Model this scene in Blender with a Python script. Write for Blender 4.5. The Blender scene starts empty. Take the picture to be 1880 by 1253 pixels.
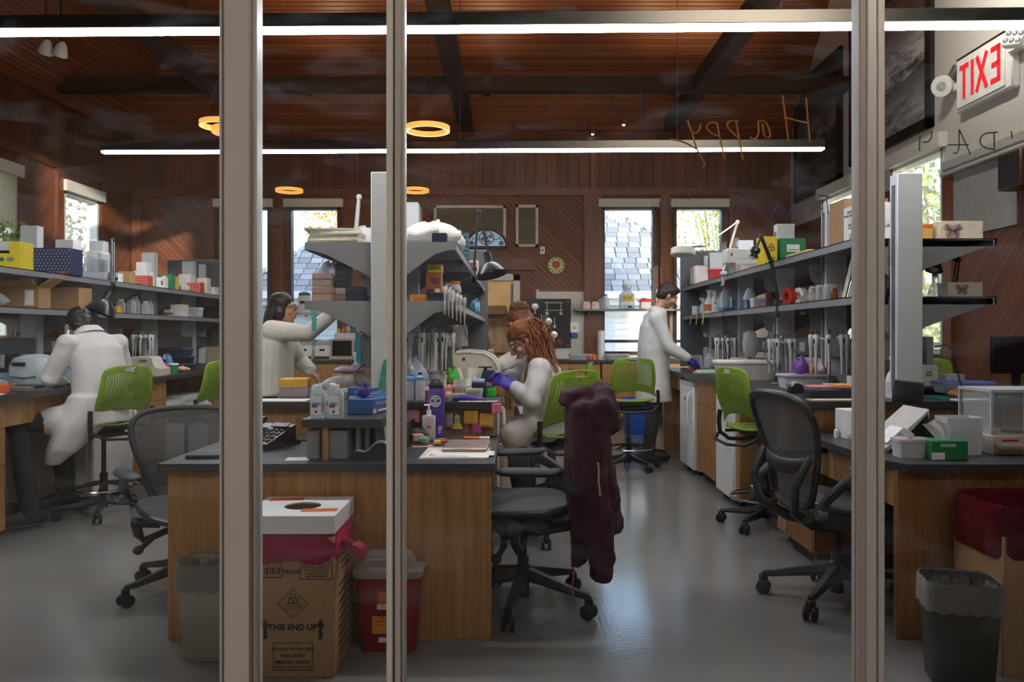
import bpy, bmesh, math, random
from math import sin, cos, pi, radians, tan, sqrt
from mathutils import Vector as V, Matrix, Euler
random.seed(7)
C = bpy.context.scene.collection
SC = bpy.context.scene
R_ = random.random
U_ = random.uniform
# ------------------------------------------------------------------ camera
FPX, PX0, PY0, CH = 1462.0, 945.0, 615.0, 1.27
cd = bpy.data.cameras.new('camera'); cam = bpy.data.objects.new('camera', cd); C.objects.link(cam)
cd.sensor_width = 36.0; cd.lens = 36.0*FPX/1880
cam.location = (0, 0, CH); cam.rotation_euler = (pi/2, 0, 0)
cd.shift_x = (940-PX0)/1880; cd.shift_y = (PY0-626.5)/1880
cd.clip_start = .05; cd.clip_end = 300
SC.camera = cam
# ------------------------------------------------------------------ light
SC.view_settings.view_transform = 'Standard'; SC.view_settings.look = 'None'
SC.view_settings.gamma = 1; SC.view_settings.use_curve_mapping = False
SC.view_settings.exposure = 1.0
wd = bpy.data.worlds.new('sky'); SC.world = wd; wd.use_nodes = True
wn = wd.node_tree; wn.nodes.clear()
sky = wn.nodes.new('ShaderNodeTexSky'); sky.sky_type = 'NISHITA'; sky.sun_disc = False
sky.sun_elevation = radians(22); sky.sun_rotation = radians(160); sky.air_density = 1.0; sky.dust_density = 2.5
bg = wn.nodes.new('ShaderNodeBackground'); bg.inputs[1].default_value = 0.65
wo = wn.nodes.new('ShaderNodeOutputWorld')
wn.links.new(sky.outputs[0], bg.inputs[0]); wn.links.new(bg.outputs[0], wo.inputs[0])
sd = bpy.data.lights.new('sun', 'SUN'); sd.energy = 2.4; sd.angle = radians(.6); sd.color = (1, .93, .82)
sun = bpy.data.objects.new('sun', sd); C.objects.link(sun); sun.location = (6, -8, 8)
SUN_DIR = V((-5.75, 9.5, -2.0)).normalized()
sun.rotation_euler = SUN_DIR.to_track_quat('-Z', 'Y').to_euler()
EM_STRIP = 25.0      # linear lamps
EM_UP = 7.0
WALL_FILL_W = 30
EM_RING = .5      # ring lamps
UP_W = 2.2         # warm uplights on the tie beam, watts
cl = bpy.data.lights.new('corridor_lamp_light', 'AREA'); cl.size = 1.1; cl.energy = 58; cl.color = (1, .93, .86); cl.spread = radians(140)
co = bpy.data.objects.new('corridor_lamp_light', cl); C.objects.link(co); co.location = (-3.4, -.2, 4.15); co.rotation_euler = (0, 0, 0)
# ------------------------------------------------------------------ helpers
def lin(c):
    if isinstance(c, str):
        c = [int(c[i:i+2], 16)/255 for i in (0, 2, 4)]
    return tuple((x/12.92 if x <= .04045 else ((x+.055)/1.055)**2.4) for x in c)
def W(px, py, d):
    return V(((px-PX0)*d/FPX, d, CH-(py-PY0)*d/FPX))
def XP(px, d): return (px-PX0)*d/FPX
def ZP(py, d): return CH-(py-PY0)*d/FPX
_m = {}
def _new(key):
    m = bpy.data.materials.new(key); m.use_nodes = True
    nt = m.node_tree; nt.nodes.clear()
    out = nt.nodes.new('ShaderNodeOutputMaterial')
    return m, nt, out
def N(nt, t, **kw):
    n = nt.nodes.new(t)
    for k, v in kw.items(): setattr(n, k, v)
    return n
def mat(col, rough=.5, metal=0, var=.10, scale=18, bump=0.0, emit=0, spec=.5, coat=0, sheen=0, stretch=None, alpha=1):
    key = ('m', col, rough, metal, var, scale, bump, emit, spec, coat, sheen, stretch, alpha)
    if key in _m: return _m[key]
    m, nt, out = _new('mat_%s_%d' % (col if isinstance(col, str) else 'c', len(_m)))
    c = lin(col)
    b = N(nt, 'ShaderNodeBsdfPrincipled')
    tc = N(nt, 'ShaderNodeTexCoord'); nz = N(nt, 'ShaderNodeTexNoise')
    nz.inputs['Scale'].default_value = scale; nz.inputs['Detail'].default_value = 4
    if stretch:
        mp = N(nt, 'ShaderNodeMapping'); mp.inputs['Scale'].default_value = stretch
        nt.links.new(tc.outputs['Object'], mp.inputs[0]); nt.links.new(mp.outputs[0], nz.inputs[0])
    else: nt.links.new(tc.outputs['Object'], nz.inputs[0])
    rp = N(nt, 'ShaderNodeValToRGB')
    rp.color_ramp.elements[0].position = .3; rp.color_ramp.elements[1].position = .7
    rp.color_ramp.elements[0].color = tuple(x*(1-var) for x in c)+(1,)
    rp.color_ramp.elements[1].color = tuple(min(1, x*(1+var)) for x in c)+(1,)
    nt.links.new(nz.outputs[0], rp.inputs[0]); nt.links.new(rp.outputs[0], b.inputs['Base Color'])
    b.inputs['Roughness'].default_value = rough; b.inputs['Metallic'].default_value = metal
    b.inputs['Specular IOR Level'].default_value = spec
    if coat: b.inputs['Coat Weight'].default_value = coat
    if sheen: b.inputs['Sheen Weight'].default_value = sheen
    if bump:
        bp = N(nt, 'ShaderNodeBump'); bp.inputs['Strength'].default_value = bump; bp.inputs['Distance'].default_value = .01
        nt.links.new(nz.outputs[0], bp.inputs['Height']); nt.links.new(bp.outputs[0], b.inputs['Normal'])
    if emit:
        b.inputs['Emission Color'].default_value = c+(1,); b.inputs['Emission Strength'].default_value = emit
    sh = b
    if alpha < 1:
        tr = N(nt, 'ShaderNodeBsdfTransparent'); mx = N(nt, 'ShaderNodeMixShader'); mx.inputs[0].default_value = alpha
        nt.links.new(tr.outputs[0], mx.inputs[1]); nt.links.new(b.outputs[0], mx.inputs[2]); sh = mx
    nt.links.new(sh.outputs[0], out.inputs[0])
    _m[key] = m
    return m
def clear(col='ffffff', dens=.22, rough=.08, tint=None):
    """thin clear plastic or glass: transparent with a glossy, faintly milky skin"""
    key = ('c', col, dens, rough, tint)
    if key in _m: return _m[key]
    m, nt, out = _new('clear_%d' % len(_m))
    t = N(nt, 'ShaderNodeBsdfTransparent'); t.inputs[0].default_value = lin(tint or col)+(1,)
    b = N(nt, 'ShaderNodeBsdfPrincipled'); b.inputs['Base Color'].default_value = lin(col)+(1,)
    b.inputs['Roughness'].default_value = rough; b.inputs['Specular IOR Level'].default_value = .8
    lw = N(nt, 'ShaderNodeLayerWeight'); lw.inputs[0].default_value = .35
    ma = N(nt, 'ShaderNodeMath', operation='MULTIPLY_ADD'); ma.inputs[1].default_value = .6; ma.inputs[2].default_value = dens
    ma.use_clamp = True
    nz = N(nt, 'ShaderNodeTexNoise'); nz.inputs['Scale'].default_value = 35
    bp = N(nt, 'ShaderNodeBump'); bp.inputs['Strength'].default_value = .15; bp.inputs['Distance'].default_value = .004
    nt.links.new(nz.outputs[0], bp.inputs['Height']); nt.links.new(bp.outputs[0], b.inputs['Normal'])
    mx = N(nt, 'ShaderNodeMixShader')
    nt.links.new(lw.outputs['Facing'], ma.inputs[0]); nt.links.new(ma.outputs[0], mx.inputs[0])
    nt.links.new(t.outputs[0], mx.inputs[1]); nt.links.new(b.outputs[0], mx.inputs[2]); nt.links.new(mx.outputs[0], out.inputs[0])
    _m[key] = m
    return m
def wood(c1, c2, stretch=(34, 34, 1.6), rough=.42, bump=.12):
    key = ('w', c1, c2, stretch, rough)
    if key in _m: return _m[key]
    m, nt, out = _new('oak_%d' % len(_m))
    b = N(nt, 'ShaderNodeBsdfPrincipled'); b.inputs['Roughness'].default_value = rough
    tc = N(nt, 'ShaderNodeTexCoord'); mp = N(nt, 'ShaderNodeMapping'); mp.inputs['Scale'].default_value = stretch
    nz = N(nt, 'ShaderNodeTexNoise'); nz.inputs['Scale'].default_value = 2.2; nz.inputs['Detail'].default_value = 7; nz.inputs['Distortion'].default_value = .6
    mp2 = N(nt, 'ShaderNodeMapping'); mp2.inputs['Scale'].default_value = tuple(s*.16 for s in stretch)
    wv = N(nt, 'ShaderNodeTexNoise'); wv.inputs['Scale'].default_value = 1.5; wv.inputs['Detail'].default_value = 3; wv.inputs['Distortion'].default_value = 2.5
    mx = N(nt, 'ShaderNodeMath', operation='MULTIPLY_ADD'); mx.inputs[1].default_value = .55
    sc = N(nt, 'ShaderNodeMath', operation='MULTIPLY'); sc.inputs[1].default_value = .45
    rp = N(nt, 'ShaderNodeValToRGB')
    rp.color_ramp.elements[0].position = .36; rp.color_ramp.elements[1].position = .62
    rp.color_ramp.elements[0].color = lin(c2)+(1,); rp.color_ramp.elements[1].color = lin(c1)+(1,)
    L = nt.links.new
    L(tc.outputs['Object'], mp.inputs[0]); L(mp.outputs[0], nz.inputs[0]); L(tc.outputs['Object'], mp2.inputs[0]); L(mp2.outputs[0], wv.inputs[0])
    L(wv.outputs[0], sc.inputs[0]); L(nz.outputs[0], mx.inputs[0]); L(sc.outputs[0], mx.inputs[2]); L(mx.outputs[0], rp.inputs[0])
    L(rp.outputs[0], b.inputs['Base Color'])
    bp = N(nt, 'ShaderNodeBump'); bp.inputs['Strength'].default_value = bump; bp.inputs['Distance'].default_value = .004
    L(nz.outputs[0], bp.inputs['Height']); L(bp.outputs[0], b.inputs['Normal']); L(b.outputs[0], out.inputs[0])
    _m[key] = m
    return m
def planks(c1, c2, direction, width, along, groove=.08, rough=.5, dark=.25):
    """boards: stripes across `direction`, each its own tone, grain along `along`"""
    key = ('p', c1, c2, direction, width)
    if key in _m: return _m[key]
    m, nt, out = _new('boards_%d' % len(_m)); L = nt.links.new
    b = N(nt, 'ShaderNodeBsdfPrincipled'); b.inputs['Roughness'].default_value = rough
    tc = N(nt, 'ShaderNodeTexCoord')
    dt = N(nt, 'ShaderNodeVectorMath', operation='DOT_PRODUCT'); dt.inputs[1].default_value = V(direction).normalized()/width
    L(tc.outputs['Object'], dt.inputs[0])
    fl = N(nt, 'ShaderNodeMath', operation='FLOOR'); L(dt.outputs['Value'], fl.inputs[0])
    fr = N(nt, 'ShaderNodeMath', operation='FRACT'); L(dt.outputs['Value'], fr.inputs[0])
    wn_ = N(nt, 'ShaderNodeTexWhiteNoise', noise_dimensions='1D'); L(fl.outputs[0], wn_.inputs['W'])
    a = V(along).normalized(); d = V(direction).normalized(); n = a.cross(d)
    nz = N(nt, 'ShaderNodeTexNoise'); nz.inputs['Scale'].default_value = 1.0; nz.inputs['Detail'].default_value = 5
    cx = N(nt, 'ShaderNodeCombineXYZ')
    for i, (vec, s) in enumerate(((a, 1.2), (d, 45), (n, 1))):
        q = N(nt, 'ShaderNodeVectorMath', operation='DOT_PRODUCT'); q.inputs[1].default_value = vec*s
        L(tc.outputs['Object'], q.inputs[0]); L(q.outputs['Value'], cx.inputs[i])
    L(cx.outputs[0], nz.inputs[0])
    ad = N(nt, 'ShaderNodeMath', operation='MULTIPLY_ADD'); ad.inputs[1].default_value = .55
    hf = N(nt, 'ShaderNodeMath', operation='MULTIPLY'); hf.inputs[1].default_value = .5
    L(nz.outputs[0], hf.inputs[0]); L(wn_.outputs['Value'], ad.inputs[0]); L(hf.outputs[0], ad.inputs[2])
    rp = N(nt, 'ShaderNodeValToRGB'); rp.color_ramp.elements[0].position = .15; rp.color_ramp.elements[1].position = .85
    rp.color_ramp.elements[0].color = lin(c2)+(1,); rp.color_ramp.elements[1].color = lin(c1)+(1,)
    L(ad.outputs[0], rp.inputs[0])
    gr = N(nt, 'ShaderNodeValToRGB'); e = gr.color_ramp.elements
    e[0].position = 0; e[0].color = (dark, dark, dark, 1); e[1].position = groove; e[1].color = (1, 1, 1, 1)
    e2 = gr.color_ramp.elements.new(1-groove); e2.color = (1, 1, 1, 1); e3 = gr.color_ramp.elements.new(1); e3.color = (dark, dark, dark, 1)
    L(fr.outputs[0], gr.inputs[0])
    mu = N(nt, 'ShaderNodeMixRGB', blend_type='MULTIPLY'); mu.inputs[0].default_value = 1
    L(rp.outputs[0], mu.inputs[1]); L(gr.outputs[0], mu.inputs[2]); L(mu.outputs[0], b.inputs['Base Color'])
    bp = N(nt, 'ShaderNodeBump'); bp.inputs['Strength'].default_value = .6; bp.inputs['Distance'].default_value = .008
    L(gr.outputs[0], bp.inputs['Height']); L(bp.outputs[0], b.inputs['Normal']); L(b.outputs[0], out.inputs[0])
    _m[key] = m
    return m

class MB:
    """collects shapes and links them as ONE mesh object"""
    def __init__(s): s.v = []; s.f = []
    def add(s, vs, fs, M=None):
        k = len(s.v)
        s.v += [(M @ V(p)) if M else V(p) for p in vs]
        s.f += [tuple(i+k for i in f) for f in fs]
        return s
    def box(s, c, d, rz=0, b=.0, rot=None):
        hx, hy, hz = d[0]/2, d[1]/2, d[2]/2
        M = Matrix.Translation(c) @ (rot.to_4x4() if rot else Matrix.Rotation(rz, 4, 'Z'))
        b = min(b, hx*.9, hy*.9, hz*.9)
        if b <= 0:
            vs = [(x*hx, y*hy, z*hz) for x in (-1, 1) for y in (-1, 1) for z in (-1, 1)]
            return s.add(vs, [(0, 1, 3, 2), (4, 6, 7, 5), (0, 4, 5, 1), (2, 3, 7, 6), (0, 2, 6, 4), (1, 5, 7, 3)], M)
        vs = []; ix = {}
        for x in (-1, 1):
            for y in (-1, 1):
                for z in (-1, 1):
                    for a in range(3):
                        p = [x*(hx-b), y*(hy-b), z*(hz-b)]; p[a] = (x*hx, y*hy, z*hz)[a]
                        ix[(x, y, z, a)] = len(vs); vs.append(p)
        fs = []
        for a in range(3):
            o = [i for i in range(3) if i != a]
            for sg in (-1, 1):
                q = []
                for (u, w) in ((-1, -1), (1, -1), (1, 1), (-1, 1)):
                    k = [0, 0, 0]; k[a] = sg; k[o[0]] = u; k[o[1]] = w; q.append(ix[(*k, a)])
                fs.append(tuple(q))
            for u in (-1, 1):
                for w in (-1, 1):
                    q = []
                    for (t, ax) in ((-1, o[0]), (1, o[0]), (1, o[1]), (-1, o[1])):
                        k = [0, 0, 0]; k[a] = t; k[o[0]] = u; k[o[1]] = w; q.append(ix[(*k, ax)])
                    fs.append(tuple(q))
        for x in (-1, 1):
            for y in (-1, 1):
                for z in (-1, 1): fs.append(tuple(ix[(x, y, z, a)] for a in range(3)))
        return s.add(vs, fs, M)
    def b2(s, lo, hi, b=0):
        return s.box([(a+c)/2 for a, c in zip(lo, hi)], [abs(c-a) for a, c in zip(lo, hi)], b=b)
    def loft(s, rings, cap=True, closed=False):
        n = len(rings[0]); vs = [p for r in rings for p in r]; fs = []
        m = len(rings)
        for i in range(m if closed else m-1):
            j = (i+1) % m
            for k in range(n): fs.append((i*n+k, i*n+(k+1) % n, j*n+(k+1) % n, j*n+k))
        if cap and not closed: fs += [tuple(range(n))[::-1], tuple((m-1)*n+k for k in range(n))]
        return s.add(vs, fs)
    def tube(s, pts, r, n=8, closed=False, flat=1.0, up=None):
        pts = [V(p) for p in pts]; m = len(pts); rings = []
        rr = r if isinstance(r, (list, tuple)) else [r]*m
        prev = None
        for i, p in enumerate(pts):
            t = (pts[(i+1) % m]-pts[i-1]) if closed or 0 < i < m-1 else (pts[1]-pts[0] if i == 0 else pts[-1]-pts[-2])
            if t.length < 1e-9: t = V((0, 0, 1))
            t.normalize()
            if prev is None:
                a = V(up) if up else (V((0, 0, 1)) if abs(t.z) < .9 else V((1, 0, 0)))
                u = (a-t*a.dot(t)).normalized()
            else:
                u = prev-t*prev.dot(t)
                u = u.normalized() if u.length > 1e-6 else t.orthogonal().normalized()
            prev = u; w = t.cross(u)
            rings.append([p+(u*cos(2*pi*k/n)*flat+w*sin(2*pi*k/n))*rr[i] for k in range(n)])
        return s.loft(rings, True, closed)
    def cyl(s, p0, p1, r0, r1=None, n=14):
        return s.tube([p0, p1], [r0, r0 if r1 is None else r1], n)
    def lathe(s, prof, c=(0, 0, 0), n=20, sx=1, sy=1, e=2, cap=True, rot=None):
        rings = []
        for r, z in prof:
            ring = []
            for k in range(n):
                t = 2*pi*k/n
                q = (abs(cos(t))**e+abs(sin(t))**e)**(-1/e) if e != 2 else 1
                p = V((cos(t)*r*q*sx, sin(t)*r*q*sy, z))
                if rot: p = rot @ p
                ring.append(p+V(c))
            rings.append(ring)
        return s.loft(rings, cap)
    def ell(s, c, r, n=14, m=9, rot=None):
        if not isinstance(r, (list, tuple)): r = (r, r, r)
        rings = []
        for i in range(1, m):
            a = pi*i/m
            ring = []
            for k in range(n):
                p = V((sin(a)*cos(2*pi*k/n)*r[0], sin(a)*sin(2*pi*k/n)*r[1], -cos(a)*r[2]))
                if rot: p = rot @ p
                ring.append(p+V(c))
            rings.append(ring)
        return s.loft(rings)
    def chain(s, pts, rr, n=12):
        s.tube(pts, rr, n)
        for p, r in zip(pts, rr): s.ell(p, r*1.0, n, 8)
        return s
    def prism(s, poly, z0, z1, M=None):
        n = len(poly); vs = [(x, y, z0) for x, y in poly]+[(x, y, z1) for x, y in poly]
        fs = [tuple(range(n))[::-1], tuple(range(n, 2*n))]+[(k, (k+1) % n, n+(k+1) % n, n+k) for k in range(n)]
        return s.add(vs, fs, M)
    def grid(s, fn, nu, nv, skip=None):
        vs = [fn(i/nu, j/nv) for j in range(nv+1) for i in range(nu+1)]
        fs = [(j*(nu+1)+i, j*(nu+1)+i+1, (j+1)*(nu+1)+i+1, (j+1)*(nu+1)+i) for j in range(nv) for i in range(nu) if not (skip and skip((i+.5)/nu, (j+.5)/nv))]
        return s.add(vs, fs)
    def o(s, name, m, parent=None, smooth=True, ang=38, loc=None, world=False, rz=0):
        me = bpy.data.meshes.new(name)
        off = V((0, 0, 0))
        if world and parent:
            p = parent
            while p: off += p.location; p = p.parent
        if loc is not None and world: off += V(loc)
        me.from_pydata([tuple(p-off) for p in s.v], [], s.f); me.update()
        bm = bmesh.new(); bm.from_mesh(me); bmesh.ops.recalc_face_normals(bm, faces=bm.faces); bm.to_mesh(me); bm.free()
        if smooth:
            me.polygons.foreach_set('use_smooth', [True]*len(me.polygons)); me.set_sharp_from_angle(angle=radians(ang))
        me.materials.append(m)
        o = bpy.data.objects.new(name, me); C.objects.link(o)
        if parent: o.parent = parent
        if loc is not None: o.location = loc
        if rz: o.rotation_euler = (0, 0, rz)
        return o
def tag(o, label=None, cat=None, group=None, kind=None):
    if label: o['label'] = label
    if cat: o['category'] = cat
    if group: o['group'] = group
    if kind: o['kind'] = kind
    return o
def thing(name, label, cat, loc=(0, 0, 0), rz=0, group=None):
    o = bpy.data.objects.new(name, None); C.objects.link(o); o.empty_display_size = .05
    o.location = loc; o.rotation_euler = (0, 0, rz)
    return tag(o, label, cat, group)
KIDS = {}
def dup(root, loc, rz=0, label=None, group=None, scale=None):
    r = root.copy(); C.objects.link(r); r.location = loc; r.rotation_euler = (0, 0, rz)
    if label: r['label'] = label
    if group: r['group'] = group
    if scale: r.scale = scale
    def rec(a, b):
        for ch in a.children:
            c = ch.copy(); C.objects.link(c); c.parent = b; rec(ch, c)
    rec(root, r)
    return r
MODS = []
def remesh(o, vox=.008, smooth=4, fac=.5, disp=0, dscale=.12, seed=0):
    m = o.modifiers.new('r', 'REMESH'); m.mode = 'VOXEL'; m.voxel_size = vox; m.use_smooth_shade = True
    if smooth:
        k = o.modifiers.new('s', 'SMOOTH'); k.factor = fac; k.iterations = smooth
    if disp:
        t = bpy.data.textures.new('folds', 'CLOUDS'); t.noise_scale = dscale; t.noise_depth = 2
        d = o.modifiers.new('d', 'DISPLACE'); d.texture = t; d.strength = disp; d.mid_level = .5; d.texture_coords = 'LOCAL'
    MODS.append(o)
    return o
def solid(o, t):
    m = o.modifiers.new('t', 'SOLIDIFY'); m.thickness = t; m.offset = 0; MODS.append(o); return o
def bake():
    bpy.context.view_layer.update()
    dg = bpy.context.evaluated_depsgraph_get()
    new = [(o, bpy.data.meshes.new_from_object(o.evaluated_get(dg))) for o in MODS]
    done = {}
    for o, me in new:
        old = o.data; o.modifiers.clear()
        done[old.name] = me
        me.name = o.name; o.data = me
    for o in list(bpy.data.objects):
        if o.type == 'FONT':
            me = bpy.data.meshes.new_from_object(o.evaluated_get(dg)); n = bpy.data.objects.new(o.name, me); C.objects.link(n)
            n.parent = o.parent; n.matrix_local = o.matrix_local; bpy.data.objects.remove(o); continue
        if o.type == 'MESH' and o.data.name in done and o.data is not done[o.data.name] and o.modifiers:
            o.modifiers.clear(); o.data = done[o.data.name]
FONTM = {}
def text(body, size, m, parent, M, name='lettering', ext=.0004, align='CENTER', bold=0.0):
    c = bpy.data.curves.new(name, 'FONT'); c.body = body; c.size = size; c.extrude = ext; c.align_x = align; c.align_y = 'CENTER'
    c.resolution_u = 3; c.offset = bold
    c.materials.append(m); o = bpy.data.objects.new(name, c); C.objects.link(o); o.parent = parent
    o.matrix_local = M
    return o
def faceM(loc, face, mirror=False):
    """matrix for lettering lying on a face: F faces -Y, L faces -X, R faces +X, T faces up"""
    r = {'F': Euler((pi/2, 0, 0)), 'L': Euler((pi/2, 0, -pi/2)), 'R': Euler((pi/2, 0, pi/2)), 'T': Euler((0, 0, 0)), 'B': Euler((pi/2, 0, pi))}[face].to_matrix().to_4x4()
    M = Matrix.Translation(loc) @ r
    if mirror: M = M @ Matrix.Diagonal((-1, 1, 1, 1))
    return M
# ------------------------------------------------------------------ shared materials
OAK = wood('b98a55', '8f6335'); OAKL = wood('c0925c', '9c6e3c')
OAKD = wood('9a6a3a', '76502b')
BLACKTOP = mat('36373a', .38, 0, .15, 60, .05); BLK = mat('17181a', .45); BLKG = mat('141416', .25)
GREYP = mat('8d9094', .5, 0, .05); GREYD = mat('5d6064', .55, 0, .06); GREYL = mat('b9bdc0', .5, 0, .04)
WHT = mat('e8e8e6', .45, 0, .03); WHTM = mat('dcdcd8', .6, 0, .04); PAPER = mat('e6e3dc', .8, 0, .04); CREAM = mat('dcd0b4', .6)
CHROME = mat('c8c8c8', .18, 1, .04); STEEL = mat('9a9c9e', .35, 1, .06)
GREEN = mat('7d9c2c', .4, 0, .05); NAVY = mat('1d2440', .4); PURP = mat('3d2a92', .5, 0, .12, 40, .2)
ORANGE = mat('e0701e', .5); YEL = mat('e6c62c', .5); PINK = mat('e58ca0', .6); RED = mat('b3221f', .4); TEAL = mat('2d9c98', .5); GRN = mat('1d8a52', .5)
BLUE = mat('2a57a5', .45); LBLUE = mat('6aa9d8', .5); CARD = mat('a9845c', .8, 0, .08, 40); CARDL = mat('b78f63', .85, 0, .05, 60)
CLR = clear('f2f6f8', .16); CLRP = clear('e8eef2', .32, .15); CLRB = clear('8fc0e6', .28); FROST = clear('e6e8ea', .6, .35)
MAROON = mat('3c0c1f', .85, 0, .15, 60, .35)
# ================================================================== SETTING
XL, XR, YB, YF, YG = -5.75, 4.15, 11.95, -2.5, 2.45
EAVE, SL, TOPZ = 4.28, .95, 6.3
def struct(o, label=None): return tag(o, label, kind='structure')
FLOORM = mat('807e7b', .16, 0, .05, 2.5, .0, spec=.5)
nt = FLOORM.node_tree
_b = [n for n in nt.nodes if n.type == 'BSDF_PRINCIPLED'][0]
_n = N(nt, 'ShaderNodeTexNoise'); _n.inputs['Scale'].default_value = 55; _n.inputs['Detail'].default_value = 2
_t = N(nt, 'ShaderNodeTexCoord'); nt.links.new(_t.outputs['Object'], _n.inputs[0])
_p = N(nt, 'ShaderNodeBump'); _p.inputs['Strength'].default_value = .12; _p.inputs['Distance'].default_value = .004
nt.links.new(_n.outputs[0], _p.inputs['Height']); nt.links.new(_p.outputs[0], _b.inputs['Normal'])
struct(MB().b2((XL-.2, YF-.2, -.12), (XR+.2, YB+.2, 0)).o('floor', FLOORM, smooth=False))
WDIAG = planks('7c4526', '57301b', (1, 0, 1), .062, (1, 0, -1), .07)
WDIAGL = planks('7c4526', '57301b', (0, 1, -1), .062, (0, 1, 1), .07)
WVERT = planks('6d3a22', '4c2716', (1, 0, 0), .16, (0, 0, 1), .03)
WVERTL = planks('6d3a22', '4c2716', (0, 1, 0), .16, (0, 0, 1), .03)
TRIMW = wood('7a4224', '5a2f1a', (20, 20, 1.5)); TRIMH = wood('7a4224', '5a2f1a', (1.5, 20, 20)); TRIMY = wood('7a4224', '5a2f1a', (20, 1.5, 20))
BEAM = wood('3a2016', '27150e', (1.5, 20, 20), .9); BEAMY = wood('3a2016', '27150e', (20, 1.5, 20), .9)
CEILX = planks('8f5029', '6b3819', (0, -1, SL), .058, (1, 0, 0), .12, .42)
CEILY = planks('8f5029', '6b3819', (1, 0, SL), .058, (0, 1, 0), .12, .42)
PAINT = mat('c3bdb4', .7, 0, .03, 3)
PAINTW = mat('d2cfc9', .7, 0, .03, 3)
def wallx(mb, x0, x1, z0, z1, ops, span):
    """wall with constant X: openings are (y0, y1, z0, z1)"""
    y = span[0]
    for a, b, c, d in sorted(ops):
        if a > y: mb.b2((x0, y, z0), (x1, a, z1))
        if c > z0: mb.b2((x0, a, z0), (x1, b, c))
        if d < z1: mb.b2((x0, a, d), (x1, b, z1))
        y = b
    mb.b2((x0, y, z0), (x1, span[1], z1)); return mb
def wally(mb, y0, y1, z0, z1, ops, span):
    x = span[0]
    for a, b, c, d in sorted(ops):
        if b <= span[0] or a >= span[1]: continue
        c = max(c, z0); d = min(d, z1)
        if d <= c: continue
        if a > x: mb.b2((x, y0, z0), (a, y1, z1))
        if c > z0: mb.b2((a, y0, z0), (b, y1, c))
        if d < z1: mb.b2((a, y0, d), (b, y1, z1))
        x = b
    mb.b2((x, y0, z0), (span[1], y1, z1)); return mb
LW = [(4.4, 5.7, 1.05, 3.1), (7.75, 9.15, 1.05, 3.1), (10.12, 10.98, 1.0, 3.12)]
RW = [(7.68, 8.75, 1.08, 3.1), (9.72, 10.7, 1.08, 3.1)]
BW = [(-4.45, -3.66, .97, 3.2), (-3.40, -2.61, .97, 3.2), (1.30, 2.12, .97, 3.2), (2.38, 3.15, .97, 3.2)]
DOOR = (-.86, -.02, 0, 2.08)
RAIL = 3.38
wl = struct(wallx(MB(), XL-.15, XL, 0, RAIL, LW, (YF, YB+.15)).o('wall_left', WDIAGL, smooth=False))
MB().b2((XL-.15, YF, RAIL), (XL, YB+.15, EAVE+.02)).o('frieze', WVERTL, wl, False)
wb = struct(wally(wally(MB(), YB, YB+.15, 0, 1.95, BW+[DOOR], (XL, .32)), YB, YB+.15, 1.95, RAIL, BW+[DOOR], (XL, XR)).o('wall_back', WDIAG, smooth=False))
MB().b2((XL, YB, RAIL), (XR, YB+.15, EAVE+.02)).o('frieze', WVERT, wb, False)
wally(MB(), YB, YB+.15, 0, 1.95, BW, (.32, XR)).o('white_panel', PAINTW, wb, False)['label'] = 'white lower wall behind the back counter'
wr = struct(wallx(MB(), XR, XR+.15, 0, 2.87, RW, (YF, YB+.15)).o('wall_right', planks('7c4526', '57301b', (0, 1, 1), .062, (0, 1, -1), .07), smooth=False))
wallx(MB(), XR-.005, XR+.15, 2.87, TOPZ, RW, (YF, YB+.15)).o('reflected_upper_wall', PAINT, wr, False)['label'] = 'pale upper wall standing for the corridor wall reflected in the glass'  # built pale to stand for a corridor wall mirrored in the glass
# wall behind the photographer, with a high gable window that lets the sun through
GW = (1.6, 3.95, 5.1, 6.0)
struct(wally(MB(), YF-.15, YF, 0, TOPZ, [GW], (XL-.15, XR+.15)).o('wall_front', PAINT, smooth=False))
# ceiling: hipped on the left and at the back
t = (TOPZ-EAVE)/SL
xs, ys = XL+t, YB-t
ce = struct(MB().add([(XL, YB, EAVE), (XR, YB, EAVE), (XR, ys, TOPZ), (xs, ys, TOPZ)], [(0, 1, 2, 3)]).add([(x, y, z+.1) for x, y, z in [(XL, YB, EAVE), (XR, YB, EAVE), (XR, ys, TOPZ), (xs, ys, TOPZ)]], [(0, 1, 2, 3)]).o('ceiling', CEILX, smooth=False))
MB().add([(XL, YB, EAVE), (xs, ys, TOPZ), (xs, YF, TOPZ), (XL, YF, EAVE)], [(0, 1, 2, 3)]).add([(XL, YB, EAVE+.1), (xs, ys, TOPZ+.1), (xs, YF, TOPZ+.1), (XL, YF, EAVE+.1)], [(0, 1, 2, 3)]).o('left_slope', CEILY, ce, False)
MB().b2((xs, YF, TOPZ), (XR+.15, ys, TOPZ+.1)).o('flat_crown', CEILX, ce, False)
for n, (z0, z1, y0, y1) in enumerate(((4.30, 4.48, 9.87, 10.03),)):
    struct(MB().b2((XL+.05, y0, z0), (XR, y1, z1), .006).o('trim_1', BEAM, smooth=False))
for n, x in enumerate((-3.8, -.72, 2.32)):
    struct(MB().b2((x-.1, 2.6, 4.3), (x+.1, YB-.05, 4.5), .006).o('trim_%d' % (n+2), BEAMY, smooth=False))
struct(MB().b2((XL, YF, EAVE-.1), (XL+.07, YB, EAVE+.02)).b2((XL, YB-.07, EAVE-.1), (XR, YB, EAVE+.02)).o('trim_5', TRIMH, smooth=False))
rl = struct(MB().b2((XL, YB-.04, RAIL-.02), (XR, YB, RAIL+.08)).o('trim_6', TRIMH, smooth=False))
struct(MB().b2((XL, YF, RAIL-.02), (XL+.04, YB, RAIL+.08)).o('trim_7', TRIMY, smooth=False))
k = 8
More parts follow.
